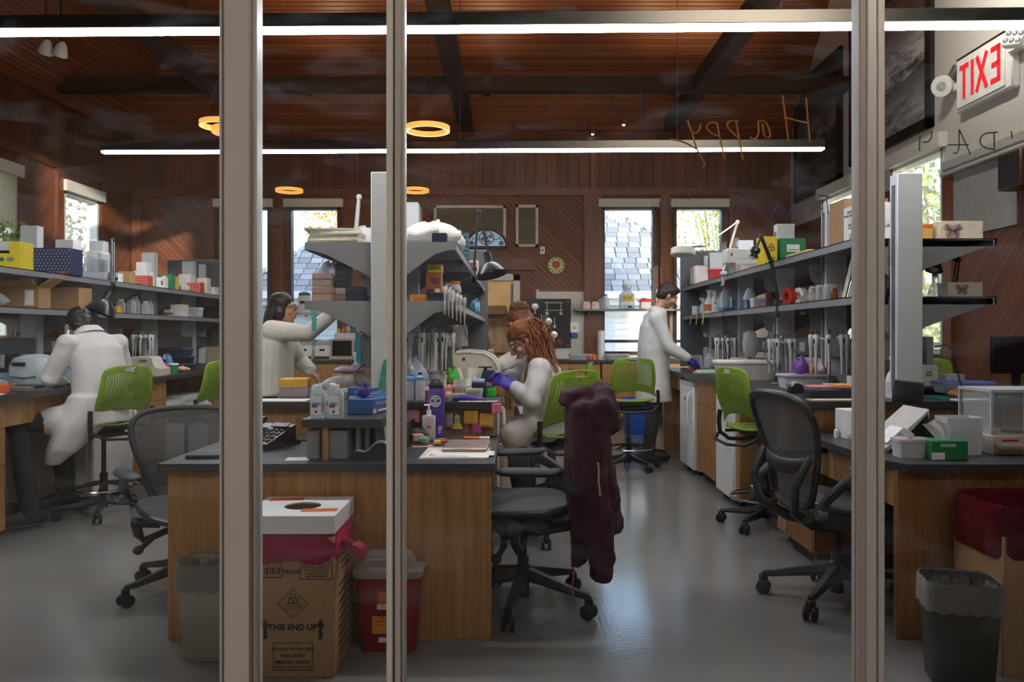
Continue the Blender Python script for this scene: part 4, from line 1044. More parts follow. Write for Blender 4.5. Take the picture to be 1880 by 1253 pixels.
def lab_on(q, name, x, z, w, h, m, y): return MB().box((x, y, z), (w, .002, h), rot=Euler((-.055, 0, 0)).to_matrix()).o(name, m, q)
s1 = lab_on(sc_, 'orange_sticker', .002, .222, .075, .05, mat('cf4f1b', .6), -.0665); lab_on(sc_, 'white_label', -.002, .187, .075, .022, PAPER, -.0655)
s2 = lab_on(sc_, 'sharps_label', -.008, .122, .105, .088, mat('e58a24', .6), -.0622); lab_on(sc_, 'white_label', .005, .052, .08, .02, PAPER, -.0585)
def lt(body, x, z, size, y): text(body, size, PRINT, sc_, faceM(V((x, y, z)), 'F') @ Matrix.Rotation(-.055, 4, 'X'))
lt('SHARPS CHECK', -.008, .156, .0105, -.0648); 
for i, s in enumerate(('LOCATION', 'BIOHAZARD ROOM', 'CONTACT NAME', 'DATE')): lt(s, -.008, .140-i*.014, .008, -.064)
for i in range(5): lt('BIO WASTE', .0, .187-.0, .008, -.0672) if i == 0 else None
# box with red bag, right
rb = thing('medical_waste_box', 'shadowed carton with a shade-darkened red bag over its rim behind the right bin', 'box', (1.99, 3.12, 0))
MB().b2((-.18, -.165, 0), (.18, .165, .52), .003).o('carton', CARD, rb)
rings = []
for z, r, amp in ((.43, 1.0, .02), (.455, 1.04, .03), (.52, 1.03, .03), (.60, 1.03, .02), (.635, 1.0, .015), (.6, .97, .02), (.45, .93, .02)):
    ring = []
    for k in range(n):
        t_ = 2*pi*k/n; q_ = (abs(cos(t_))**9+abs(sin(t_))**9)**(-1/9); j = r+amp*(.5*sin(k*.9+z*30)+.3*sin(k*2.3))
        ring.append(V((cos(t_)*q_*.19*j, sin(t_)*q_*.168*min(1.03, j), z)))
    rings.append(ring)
MB().loft(rings, False).o('red_liner', clear('5e0a1e', .8, .2, '802038'), rb)  # darker copy of the red liner, with shade put into its colour
# ================================================================== PEOPLE
SKIN = mat('c99a80', .5, 0, .05, 12); SKIN2 = mat('b98468', .5, 0, .05, 12)
COAT = mat('d3d0cf', .8, 0, .04, 14, .35, sheen=.1); KNIT = mat('e2dccf', .9, 0, .08, 90, .5, sheen=.3, stretch=(1, 1, .12))
TROU = mat('2a2c30', .85, 0, .1, 40, .1); SHOE = mat('161617', .6)
HDARK = mat('1b1513', .45, 0, .25, 60, .3); HBRN = mat('33241b', .5, 0, .25, 60, .3); HRED = mat('7a472b', .45, 0, .3, 60, .3); HRED2 = mat('6f3f26', .5, 0, .3, 60, .3)
GLOVE = mat('3a2aa0', .42, 0, .1, 50, .15)
def frame(fwd, up=(0, 0, 1)):
    f = V(fwd).normalized(); u = V(up); r = f.cross(u).normalized(); u = r.cross(f).normalized()
    return Matrix((r, f, u)).transposed()           # x right, y forward, z up
def head_shape(mb, c, M):
    E = lambda p, r, rot=None: mb.ell(c+M @ V(p), r, 18, 12, M @ rot if rot else M)
    E((0, -.012, .035), (.072, .093, .083)); E((0, .012, -.03), (.062, .075, .085))
    E((0, .045, -.088), (.034, .034, .026)); E((0, .02, -.065), (.052, .055, .045))
    mb.tube([c+M @ V(p) for p in ((0, .083, .02), (0, .098, -.012), (0, .108, -.03), (0, .094, -.04))], [.009, .012, .015, .011], 8)
    E((.012, .095, -.036), (.009, .011, .008)); E((-.012, .095, -.036), (.009, .011, .008))
    for s in (-1, 1):
        E((s*.03, .078, .026), (.026, .014, .010)); E((s*.042, .062, -.03), (.022, .022, .02))
        E((s*.072, -.01, -.012), (.010, .02, .032))
    E((0, .087, -.062), (.023, .012, .007)); E((0, .084, -.074), (.019, .011, .007))
def face_parts(q, c, M, brow, lips='a5614f', glasses=None):
    for s in (-1, 1):
        e = MB().ell(c+M @ V((s*.031, .081, .006)), (.0125, .008, .0085), 12, 8, M).o('eye', mat('e9e4df', .3), q, world=True)
        MB().ell(c+M @ V((s*.031, .0885, .006)), (.0055, .0025, .0055), 10, 6, M).o('iris', mat('2d1f18', .2), e, world=True)
        MB().tube([c+M @ V(p) for p in ((s*.016, .094, .027), (s*.03, .094, .033), (s*.047, .08, .027))], [.003, .004, .002], 6).o('eyebrow', brow, q, world=True)
    MB().ell(c+M @ V((0, .096, -.063)), (.02, .0055, .0045), 12, 6, M).ell(c+M @ V((0, .093, -.072)), (.016, .006, .0045), 12, 6, M).o('lips', mat(lips, .5), q, world=True)
    if glasses:
        g_ = MB()
        for s in (-1, 1):
            w, h = glasses[1:]
            g_.tube([c+M @ V((s*.034+w*cos(t*pi/8), .104-.012*abs(cos(t*pi/8))*0, .004+h*sin(t*pi/8))) for t in range(16)], .0022, 6, True)
            g_.tube([c+M @ V(p) for p in ((s*(.034+w), .103, .008), (s*.078, .06, .01), (s*.08, -.01, .008), (s*.078, -.03, -.012))], .002, 5)
        g_.tube([c+M @ V(p) for p in ((-.012, .105, .01), (0, .109, .014), (.012, .105, .01))], .002, 5)
        g = g_.o('glasses', glasses[0], q, world=True)
        l = MB()
        for s in (-1, 1): l.ell(c+M @ V((s*.034, .103, .004)), (glasses[1], .002, glasses[2]), 16, 8, M)
        l.o('lens', clear('f4f6f8', .06, .03), g, world=True)
def hand(mb, wr, fwd, up, s=1, curl=.5, sc=1.0, grow=0.0, spread=.06):
    """palm with four unequal bent fingers and a side thumb; up = back of the hand, s = thumb side along +x*s"""
    M = frame(fwd, up)
    P = lambda p: wr+M @ (V(p)*sc)
    mb.tube([P((0, -.02, 0)), P((0, .02, 0)), P((0, .055, 0)), P((0, .085, 0))], [.026*sc+grow, .033*sc+grow, .039*sc+grow, .037*sc+grow], 12, flat=.45, up=M @ V((0, 0, 1)))
    mb.ell(P((0, .088, 0)), (.036*sc+grow, .014*sc+grow, .013*sc+grow), 12, 8, M)
    for i, (x, l) in enumerate(((.027, .072), (.009, .08), (-.009, .074), (-.026, .058))):
        x *= s; a = 0; p = V((x, .088, 0)); pts = [P((x*.9, .06, 0)), P(p)]
        for k, f in enumerate((.45, .3, .25)):
            a += curl*(.55, .75, .6)[k]
            p = p+V((x*spread*1.2, cos(a), -sin(a)))*l*f; pts.append(P(p))
        mb.tube(pts, [r*sc+grow for r in (.0095, .0095, .0088, .0082, .0068)], 9); mb.ell(pts[-1], .0068*sc+grow, 9, 6)
    p0 = V((s*.022, .015, -.004)); p1 = V((s*.048, .045, -.014)); p2 = V((s*.053, .074, -.026-.012*curl)); p3 = V((s*.045, .097, -.034-.02*curl))
    mb.tube([P(p0), P(p1), P(p2), P(p3)], [r*sc+grow for r in (.014, .012, .0105, .0082)], 9); mb.ell(P(p3), .0082*sc+grow, 9, 6)
def ring_(c, lat, fwd, a, b, n=20, e=2.4):
    lat = V(lat).normalized(); f = V(fwd); f = (f-lat*f.dot(lat)).normalized()
    out = []
    for k in range(n):
        t = 2*pi*k/n; q = (abs(cos(t))**e+abs(sin(t))**e)**(-1/e)
        out.append(V(c)+lat*cos(t)*q*a+f*sin(t)*q*b)
    return out
def person(label, J, looks, skin, hairm, coat, coatm, cuff_glove=None, trousers=True, brow=HBRN, glasses=None, feet=True, coat_long=True, scale=1.0, hands=None, collar=True, coatname='lab_coat', disp=.015):
    """J: joints in world space"""
    g3 = lambda k: V(J[k])
    pel = g3('pelvis'); che = g3('chest'); nk = g3('neck'); hd = g3('head')
    q = thing('person', label, 'person', (pel.x, pel.y, 0))
    lat_h = (g3('hip_r')-g3('hip_l')).normalized(); lat_s = (g3('sh_r')-g3('sh_l')).normalized()
    tf = V(J['facing'])
    body = MB()
    up1 = (che-pel).normalized()
    f1 = lat_s.cross(V((0, 0, 1)))*-1
    fw_h = up1.cross(lat_h)*1; fw_s = (nk-che).normalized().cross(lat_s)
    mid = pel.lerp(che, .45)
    body.loft([ring_(pel-up1*.10, lat_h, fw_h, .12, .085), ring_(pel, lat_h, fw_h, .14, .095), ring_(mid, lat_h.lerp(lat_s, .5), fw_h, .11, .085), ring_(che, lat_s, fw_s, .13, .095), ring_(che.lerp(nk, .6), lat_s, fw_s, .12, .07), ring_(nk, lat_s, fw_s, .06, .055)])
    M = frame(*looks)
    body.tube([nk-(nk-che).normalized()*.05, nk, hd+M @ V((0, -.025, -.06))], [.06, .052, .05], 14)
    head_shape(body, hd, M)
    for s in ('l', 'r'):
        if 'sh_'+s in J:
            body.chain([g3('sh_'+s), g3('el_'+s), g3('wr_'+s)], [.05, .038, .026])
            hp = hands[s] if hands else None
            if hp: hand(body, g3('wr_'+s), hp[0], hp[1], hp[2], hp[3], scale)
        if feet:
            body.chain([g3('hip_'+s), g3('kn_'+s), g3('an_'+s)], [.078, .052, .038])
            t = V(J['toe_'+s]); a = g3('an_'+s); body.chain([a, a.lerp(t, .5)+V((0, 0, -.02))], [.03, .022])
    remesh(body.o('body', skin, q, world=True), .0062, 3)
    face_parts(q, hd, M, brow, glasses=glasses)
    # clothes
    k = .022
    ct = MB()
    w = coat
    rings = [ring_(che.lerp(nk, .92), lat_s, fw_s, .085, .075), ring_(che.lerp(nk, .68), lat_s, fw_s, .165*w, .105*w), ring_(che.lerp(nk, .2), lat_s, fw_s, .2*w, .135*w), ring_(che.lerp(pel, .2), lat_s, fw_s, .2*w, .142*w), ring_(mid, lat_h.lerp(lat_s, .5), fw_h, .2*w, .15*w), ring_(pel, lat_h, fw_h, .205*w, .155*w)]
    if coat_long == 'stand':
        rings += [ring_(pel-V((0, 0, .2)), lat_h, fw_h, .215*w, .165*w), ring_(V(J['hem']), lat_h, fw_h, .225*w, .175*w)]
    elif coat_long == 'hip':
        rings += [ring_(pel-up1*.12, lat_h, fw_h, .205*w, .155*w), ring_(pel-up1*.17, lat_h, fw_h, .19*w, .15*w)]
    else: rings += [ring_(pel-up1*.09, lat_h, fw_h, .2*w, .15*w)]
    ct.loft(rings)
    for s in ('l', 'r'):
        a, b, c = g3('sh_'+s), g3('el_'+s), g3('wr_'+s)
        cc = b.lerp(c, .93)
        inn = a.lerp(che.lerp(nk, .6), .45)
        ct.chain([inn, a, a.lerp(b, .5), b, b.lerp(c, .5), cc], [.075*w, .078*w, .068*w, .062*w, .055*w, .046*w])
        if coat_long == 'sit':
            h, kn = g3('hip_'+s), g3('kn_'+s)
            ct.chain([h, h.lerp(kn, .5), h.lerp(kn, J.get('skirt', .85))], [.12*w, .105*w, .1*w])
    if 'drape' in J:
        for dr in J['drape']: ct.loft([ring_(V(c), V(lt), V(f), a, b) for c, lt, f, a, b in dr])
    remesh(ct.o(coatname, coatm, q, world=True), .0095, 9, .5, disp, .13)
    if collar:
        n_ = che.lerp(nk, .93); up2 = (nk-che).normalized()
        cl_ = MB()
        cl_.loft([ring_(n_-up2*.015, lat_s, fw_s, .085, .075), ring_(n_+up2*.03, lat_s, fw_s, .073, .068), ring_(n_+up2*.032, lat_s, fw_s, .081, .076), ring_(n_-up2*.02, lat_s, fw_s, .108, .098)], False)
        cl_.o('collar', coatm, q, world=True)
    if trousers:
        tr = MB()
        tr.loft([ring_(pel+up1*.05, lat_h, fw_h, .155, .115), ring_(pel-up1*.02, lat_h, fw_h, .175, .125), ring_(pel-up1*.1, lat_h, fw_h, .16, .11)])
        for s in ('l', 'r'):
            tr.chain([g3('hip_'+s), g3('hip_'+s).lerp(g3('kn_'+s), .55), g3('kn_'+s), g3('kn_'+s).lerp(g3('an_'+s), .5), g3('an_'+s)-V((0, 0, .025))], [.096, .084, .07, .066, .06])
        remesh(tr.o('trousers', TROU, q, world=True), .009, 4, .5, .008, .09)
        for s in ('l', 'r'):
            a, t = g3('an_'+s), V(J['toe_'+s]); d = (t-a); d.z = 0
            up = V(J.get('upsole', (0, 0, 1)))
            heel = a-d.normalized()*.055
            z0 = V((0, 0, J.get('solez_'+s, .0)))
            sh = MB().chain([a+V((0, 0, .0)), a-V((0, 0, .03)), heel+V((0, 0, t.z-a.z+.012))*.9, a.lerp(t, .5)+V((0, 0, -.012)), t.lerp(a, .12), t], [.052, .05, .042, .044, .042, .03])
            remesh(sh.o('shoe', SHOE, q, world=True), .008, 3)
            MB().tube([heel+V((0, 0, t.z-a.z-.022)), a.lerp(t, .5)+V((0, 0, (t.z-a.z)/2-.022)), t+V((0, 0, -.022))], [.034, .04, .034], 12, flat=.38, up=(0, 0, 1)).o('sole', mat('2b2b2c', .7), q, world=True)
    if cuff_glove:
        for s in ('l', 'r'):
            hp = hands[s]
            if not hp: continue
            gl = MB(); a, b = g3('wr_'+s), g3('el_'+s)
            hand(gl, a, hp[0], hp[1], hp[2], hp[3], scale, .003); gl.chain([a, a.lerp(b, .22)], [.033, .04])
            remesh(gl.o('glove', cuff_glove, q, world=True), .0045, 2)
    return q, M
def hairblob(q, c, M, ells, m, chains=(), name='hair', vox=.006, disp=.01):
    hb = MB()
    for p, r in ells: hb.ell(c+M @ V(p), r, 16, 10, M)
    for pts, rr in chains: hb.chain([c+M @ V(p) for p in pts], rr, 8)
    return remesh(hb.o(name, m, q, world=True), vox, 2, .5, disp, .02)
CAP = [((0, -.02, .052), (.081, .098, .078)), ((0, -.05, .0), (.078, .07, .085)), ((.055, -.01, .035), (.03, .055, .05)), ((-.055, -.01, .035), (.03, .055, .05))]
# ---- man in a white coat perched on the left stool, seen from behind
d = 5.45
pA, MA = person('man in a white lab coat hunched on the left stool with his back to us',
    dict(pelvis=(-2.86, 5.52, .74), chest=(-2.90, 5.54, 1.10), neck=(-2.99, 5.58, 1.29), head=(-3.10, 5.67, 1.335), facing=(-.9, .45, 0),
         hip_l=(-2.93, 5.42, .72), hip_r=(-2.87, 5.62, .72), sh_l=(-3.02, 5.38, 1.21), sh_r=(-2.84, 5.70, 1.21),
         kn_l=(-3.26, 5.22, .66), kn_r=(-3.16, 5.56, .62), an_l=(-3.15, 5.18, .14), an_r=(-3.10, 5.50, .2), toe_l=(-3.29, 5.05, .055), toe_r=(-3.2, 5.36, .11),
         el_l=(-3.13, 5.36, .97), el_r=(-2.86, 5.85, .95), wr_l=(-3.17, 5.58, .94), wr_r=(-3.06, 5.98, .97), skirt=.4,
         drape=[[((-2.86, 5.46, .86), (.55, .8, 0), (-.8, .55, 0), .18, .13), ((-2.93, 5.38, .66), (.55, .8, 0), (-.8, .55, 0), .16, .12), ((-3.02, 5.32, .50), (.7, .7, 0), (-.7, .7, 0), .10, .09), ((-3.08, 5.30, .40), (.7, .7, 0), (-.7, .7, 0), .05, .05)]]),
    ((-.55, .7, -.55), (-.3, .35, .9)), SKIN, HDARK, .92, COAT, None, True, HDARK, None, True, 'sit', hands=dict(l=((.2, .9, -.2), (0, 0, 1), 1, .5), r=((-.6, .7, -.2), (0, 0, 1), -1, .6)))
hairblob(pA, V((-3.10, 5.67, 1.335)), MA, CAP+[((0, -.075, -.04), (.06, .035, .05))], HDARK)
# ---- woman in a cream jumper reaching to the centre shelf
hB = V((-1.80, 6.2, 1.475))
pB, MB_ = person('woman in a cream jumper and glasses reaching up to the centre shelf',
    dict(pelvis=(-1.90, 6.18, .86), chest=(-1.88, 6.2, 1.17), neck=(-1.85, 6.2, 1.36), head=hB, facing=(1, .2, 0),
         hip_l=(-1.92, 6.28, .82), hip_r=(-1.90, 6.08, .82), sh_l=(-1.86, 6.36, 1.29), sh_r=(-1.84, 6.04, 1.30),
         kn_l=(-1.9, 6.28, .46), kn_r=(-1.88, 6.08, .46), an_l=(-1.94, 6.28, .09), an_r=(-1.92, 6.08, .09), toe_l=(-1.78, 6.28, .035), toe_r=(-1.76, 6.07, .035),
         el_r=(-1.57, 6.05, 1.28), wr_r=(-1.36, 6.1, 1.46), el_l=(-1.72, 6.42, 1.05), wr_l=(-1.60, 6.28, .98), skirt=.3),
    ((1, .05, -.02), (0, 0, 1)), SKIN2, HDARK, 1.1, KNIT, None, True, HDARK, (mat('2a2522', .3), .024, .021), True, 'hip', hands=dict(r=((.55, .2, .5), (-.5, 0, .8), 1, .35), l=((.7, -.3, -.55), (.4, 0, .9), -1, .45)), collar=False, coatname='jumper', disp=.008)
mb = MB()
for k in range(150):
    a = U_(.12*pi, .88*pi)*1.0; s = random.choice((-1, 1))
    a0 = U_(-.35, 1)*pi/2
    # strands start on the scalp, fall behind the ears to the upper back
    th = U_(.1, pi-.1); x = cos(th)*.08; y = -.02-sin(th)*.07; z = U_(-.02, .08)
    L = U_(.24, .40)
    p = []
    ph = U_(0, 6.28)
    for i in range(9):
        t_ = i/8; w_ = .006+.012*t_
        p.append(hB+MB_ @ V((x*(1+.35*t_)+w_*cos(ph+t_*13), y-.05*sin(t_*2)+w_*sin(ph+t_*13), z-L*t_)))
    mb.tube(p, [.007, .009, .009, .008, .008, .007, .006, .005, .003], 5)
hB_ = hairblob(pB, hB, MB_, CAP+[((0, -.07, -.06), (.085, .05, .09)), ((.062, -.02, -.03), (.03, .05, .07)), ((-.062, -.02, -.03), (.03, .05, .07))], HDARK)
mb.o('curls', HDARK, hB_, world=True)
# ---- red-haired woman seated at the centre bench
hC = V((.055, 4.95, 1.235))
pC, MC = person('red-haired woman in a white coat, glasses and purple gloves, seated at the centre bench',
    dict(pelvis=(.20, 4.98, .74), chest=(.17, 4.97, 1.0), neck=(.125, 4.955, 1.14), head=hC, facing=(-1, 0, 0),
         hip_l=(.17, 4.90, .70), hip_r=(.17, 5.08, .70), sh_l=(.15, 4.80, 1.06), sh_r=(.15, 5.12, 1.06),
         kn_l=(-.02+.02, 4.80, .66), kn_r=(.03, 5.12, .66), an_l=(.06, 4.80, .26), an_r=(.09, 5.12, .26), toe_l=(-.07, 4.79, .21), toe_r=(-.05, 5.12, .21),
         el_l=(.10, 4.70, .88), el_r=(.04, 5.2, .86), wr_l=(-.0, 4.80, .955), wr_r=(-.03, 5.0, .98), skirt=1.0),
    ((-.8, -.12, -.58), (-.55, -.05, .83)), SKIN, HRED, .95, COAT, GLOVE, True, HRED, (mat('c9ccd0', .2, .6), .027, .02), True, 'sit', hands=dict(l=((-.85, .15, .35), (.2, -.8, .5), 1, .75), r=((-.8, -.2, .3), (0, .6, .7), -1, .8)))
tie = V((0, -.085, .06))
hC_ = hairblob(pC, hC, MC, [((0, -.016, .05), (.079, .098, .074)), ((0, -.055, .015), (.074, .062, .075)), ((.058, -.02, .02), (.024, .05, .055)), ((-.058, -.02, .02), (.024, .05, .055)), ((0, -.1, .06), (.034, .03, .034))], HRED)
mb = MB()
for k in range(420):
    b0 = hC+MC @ (tie+V((U_(-.02, .02), U_(-.03, 0), U_(-.02, .02))))
    ph = U_(0, 6.28); r = U_(.15, 1.0); a = U_(0, 6.28)
    end = V((.16+.11*U_(-1, 1), 4.88+.10*U_(-1, 1), .98+U_(-.12, .10)))
    top = b0+V((.05, 0, .015))
    p = []
    for i in range(13):
        t_ = i/12
        c_ = b0*(1-t_)**2+top*2*t_*(1-t_)+end*t_*t_
        c_ = c_+V((.05*sin(pi*t_)*cos(a)*r, .05*sin(pi*t_)*sin(a)*r-.02*sin(pi*t_), .03*sin(pi*t_)))
        w_ = .004+.012*t_
        p.append(c_+V((w_*cos(ph+t_*22), w_*sin(ph+t_*22), .4*w_*sin(ph+t_*17))))
    mb.tube(p, [.003]+[.0036]*8+[.0036, .003, .0025, .001], 4)
sc2 = MB()
for k in range(130):
    th = U_(.06, pi-.06); ph = U_(.15, 1.0)
    # from the hairline, over the scalp, back to the tie
    st = V((cos(th)*.079, sin(th)*.098*ph-.016, .05+.074*sqrt(max(0, 1-(cos(th)**2+(sin(th)*ph)**2)))-.012*(1-ph)))
    pts = []
    for i in range(8):
        t_ = i/7; p = st.lerp(tie+V((U_(-.008, .008), -.004, U_(-.008, .008))), t_); c0 = V((0, -.02, .045)); r_ = p-c0
        k_ = sqrt((r_.x/.0815)**2+(r_.y/.1)**2+(r_.z/.081)**2)
        if k_ < 1 and t_ < .9: p = c0+r_/max(k_, .3)
        pts.append(hC+MC @ p)
    sc2.tube(pts, [.0012]+[.003]*5+[.0028, .002], 4)
sc2.o('swept_back_strands', mat('8f5633', .42, 0, .35, 50, .2), hC_, world=True)
mb.o('curly_ponytail', mat('8a5232', .45, 0, .3, 40, .2), hC_, world=True)
MB().tube([hC+MC @ V((0+.03*cos(i*.5), -.108, .066+.03*sin(i*.5))) for i in range(13)], .006, 6, True).o('hair_tie', mat('b9a37c', .5), hC_, world=True)
mb = MB()
for k in range(14):
    p = [hC+MC @ V((U_(-.06, -.04)+.01*sin(k+i), .06-.02*i+U_(-.004, .004), .03-.035*i)) for i in range(4)]
    mb.tube(p, [.0015]*4, 4)
mb.o('loose_strands', HRED, hC_, world=True)
# ---- colleague behind her with a bun
hD = V((.04, 6.1, 1.36))
pD, MD = person('woman with a curly brown bun, mostly hidden behind the red-haired woman',
    dict(pelvis=(.24, 6.12, .76), chest=(.18, 6.12, 1.06), neck=(.11, 6.11, 1.24), head=hD, facing=(-1, 0, 0),
         hip_l=(.22, 6.03, .73), hip_r=(.22, 6.21, .73), sh_l=(.12, 5.95, 1.16), sh_r=(.14, 6.28, 1.16),
         kn_l=(.06, 5.98, .68), kn_r=(.06, 6.24, .68), an_l=(.1, 5.98, .3), an_r=(.1, 6.24, .3), toe_l=(-.03, 5.98, .25), toe_r=(-.03, 6.24, .25),
         el_l=(-.08, 5.9, 1.06), el_r=(.02, 6.32, .95), wr_l=(-.2, 6.0, .98), wr_r=(-.1, 6.2, .96), skirt=.8),
    ((-.85, -.1, -.5), (-.5, 0, .85)), SKIN2, HRED2, .95, COAT, GLOVE, True, HBRN, None, True, 'sit', hands=dict(l=((.4, -.3, -.3), (0, -.3, .9), 1, .6), r=((-.8, -.3, -.1), (0, 0, 1), -1, .6)))
hairblob(pD, hD, MD, CAP, HRED2)
mb = MB()
bc_ = hD+V((-.005, 0, .115))
for k in range(110):
    n_ = V((U_(-1, 1), U_(-1, 1), U_(-.6, 1))).normalized(); t1 = n_.orthogonal().normalized(); t2 = n_.cross(t1); a0 = U_(0, 6.28)
    mb.tube([bc_+V((n_.x*.07, n_.y*.06, n_.z*.045))+(t1*cos(a0+i*.8)+t2*sin(a0+i*.8))*.02 for i in range(6)], .006, 5)
mb.ell(bc_, (.07, .06, .045), 12, 8)
mb.o('bun', HRED2, pD, world=True)
dup(g0, (.30, 6.12, 0), radians(88), 'green stool hidden under the woman with the bun')
# ---- man standing at the right bench
hE = V((1.545, 8.02, 1.665))
pE, ME = person('dark-haired man in a white lab coat and purple gloves standing at the right bench',
    dict(pelvis=(1.40, 8.05, .96), chest=(1.39, 8.04, 1.28), neck=(1.45, 8.03, 1.53), head=hE, facing=(1, 0, 0),
         hip_l=(1.40, 8.15, .92), hip_r=(1.40, 7.95, .92), sh_l=(1.40, 8.22, 1.43), sh_r=(1.40, 7.86, 1.43),
         kn_l=(1.42, 8.14, .5), kn_r=(1.39, 7.96, .5), an_l=(1.36, 8.14, .1), an_r=(1.33, 7.94, .1), toe_l=(1.54, 8.16, .045), toe_r=(1.52, 7.93, .045),
         el_r=(1.52, 7.83, 1.15), wr_r=(1.70, 7.78, 1.035), el_l=(1.56, 8.2, 1.15), wr_l=(1.72, 8.05, 1.04), hem=(1.41, 8.05, .60), skirt=.5),
    ((.86, .12, -.5), (.45, 0, .88)), SKIN, HBRN, 1.02, COAT, GLOVE, True, HBRN, None, True, 'stand', hands=dict(r=((.85, .1, -.45), (.3, -.3, .8), 1, .6), l=((.9, -.1, -.4), (.3, .2, .9), -1, .5)))
hairblob(pE, hE, ME, CAP+[((0, .03, .085), (.065, .06, .035)), ((0, -.08, -.03), (.06, .03, .05))], HBRN)
# ---- jacket hung over the back of the near office chair
jk = thing('jacket', 'wine-red hooded jacket hung over the back of the near mesh office chair', 'jacket', (.38, 3.7, .3))
j = MB()
def jr(x, y, z, a, b): return ring_((x, y, z), (0, 1, 0), (1, 0, 0), a, b, 24, 2.6)
j.loft([jr(.315, 3.72, .99, .17, .06), jr(.325, 3.72, .94, .27, .085), jr(.335, 3.72, .85, .295, .095), jr(.36, 3.72, .70, .27, .09), jr(.385, 3.73, .52, .235, .095), jr(.405, 3.74, .40, .225, .10), jr(.41, 3.78, .36, .19, .09)])
j.loft([jr(.265, 3.62, .96, .08, .03), jr(.26, 3.56, .8, .10, .035), jr(.275, 3.55, .6, .10, .045), jr(.295, 3.54, .42, .085, .05), jr(.285, 3.54, .27, .05, .03), jr(.27, 3.54, .235, .02, .02)])
j.chain([(.30, 3.47, .93), (.315, 3.45, .80), (.335, 3.45, .62), (.36, 3.46, .45), (.378, 3.46, .30), (.38, 3.46, .235)], [.06, .075, .075, .068, .058, .05])
j.chain([(.33, 3.97, .93), (.37, 3.97, .75), (.41, 3.98, .55), (.44, 3.98, .42)], [.06, .07, .065, .055])
j.loft([jr(.235, 3.70, .95, .13, .03), jr(.285, 3.70, 1.01, .15, .06), jr(.345, 3.70, 1.01, .155, .065), jr(.405, 3.69, .965, .15, .06), jr(.445, 3.69, .885, .13, .045), jr(.455, 3.69, .83, .08, .03)])
j.chain([(.36, 3.44, .88), (.385, 3.455, .95), (.40, 3.53, .985), (.405, 3.70, .995), (.40, 3.90, .98), (.375, 3.97, .9)], [.045, .05, .052, .055, .05, .045])
for p, r in (((.40, 3.60, .93), (.07, .05, .10)), ((.435, 3.70, .88), (.045, .12, .075)), ((.33, 3.60, .99), (.09, .06, .05))): j.ell(p, r)
j.loft([jr(.30, 3.60, .80, .14, .06), jr(.315, 3.58, .6, .15, .075), jr(.335, 3.57, .45, .14, .075), jr(.345, 3.57, .36, .11, .06)])
j = remesh(j.o('shell', MAROON, jk, world=True), .008, 4, .5, .032, .075)
MB().tube([(.352, 3.366, .73), (.356, 3.368, .69), (.354, 3.370, .65), (.36, 3.372, .61), (.362, 3.374, .585)], .005, 6).o('zip_pull', mat('b89a92', .6, 0, .3, 200), jk, world=True)
MB().tube([(.258, 3.54, .26), (.262, 3.535, .21), (.257, 3.535, .16), (.26, 3.535, .11)], .0035, 6).o('drawstring', mat('a0645a', .7, 0, .4, 300), jk, world=True)
# ================================================================== ITEM BUILDERS
def carton(name, label, cat, x, y, z, sx, sy, sz, m, rz=0, patches=(), group=None, b=.003, tape=None, words=()):
    """box standing at x,y,z; patches are (face, u, v, w, h, material) in fractions of that face"""
    o = tag(MB().box((0, 0, sz/2), (sx, sy, sz), b=b).o(name, m, loc=(x, y, z), rz=rz), label, cat, group)
    for f, u, v, w, h, pm in patches:
        if f in 'FB':
            s = -1 if f == 'F' else 1
            MB().box(((u-.5)*sx, s*(sy/2+.0004), v*sz), (w*sx, .0016, h*sz)).o('printed_patch', pm, o)
        elif f in 'LR':
            s = -1 if f == 'L' else 1
            MB().box((s*(sx/2+.0004), (u-.5)*sy, v*sz), (.0016, w*sy, h*sz)).o('printed_patch', pm, o)
        else: MB().box(((u-.5)*sx, (v-.5)*sy, sz+.0004), (w*sx, h*sy, .0016)).o('printed_patch', pm, o)
    for f, u, v, body, size, pm in words:
        p = {'F': ((u-.5)*sx, -sy/2-.0016, v*sz), 'L': (-sx/2-.0016, (u-.5)*sy, v*sz), 'R': (sx/2+.0016, (u-.5)*sy, v*sz), 'T': ((u-.5)*sx, (v-.5)*sy, sz+.0016)}[f]
        text(body, size, pm, o, faceM(V(p), f))
    return o
def bottle(name, label, x, y, z, r, h, m, capm, cat='bottle', neck=.42, shoulder=.68, caph=.1, e=2, sy=1, lab=None, liquid=None, group=None):
    pr_ = [(r*.86, 0), (r*.98, h*.015), (r, h*.04), (r, h*shoulder), (r*.93, h*(shoulder+.05)), (r*neck*1.15, h*(shoulder+.17)), (r*neck, h*(shoulder+.2)), (r*neck, h*.97)]
    o = tag(MB().lathe(pr_, n=18, e=e, sy=sy).o(name, m, loc=(x, y, z)), label, cat, group)
    MB().lathe([(r*neck*1.18, h*(1-caph)), (r*neck*1.22, h*(1-caph)+.002), (r*neck*1.2, h*.995), (r*neck*1.05, h*1.005)], n=16).o('cap', capm, o)
    if lab: MB().lathe([(r*1.012, h*.18), (r*1.012, h*.56)], n=18, e=e, sy=sy, cap=False).o('label', lab, o)
    if liquid: MB().lathe([(r*.9, h*.02), (r*.95, h*.05), (r*.95, h*.4)], n=16, e=e, sy=sy).o('liquid', liquid, o)
    return o
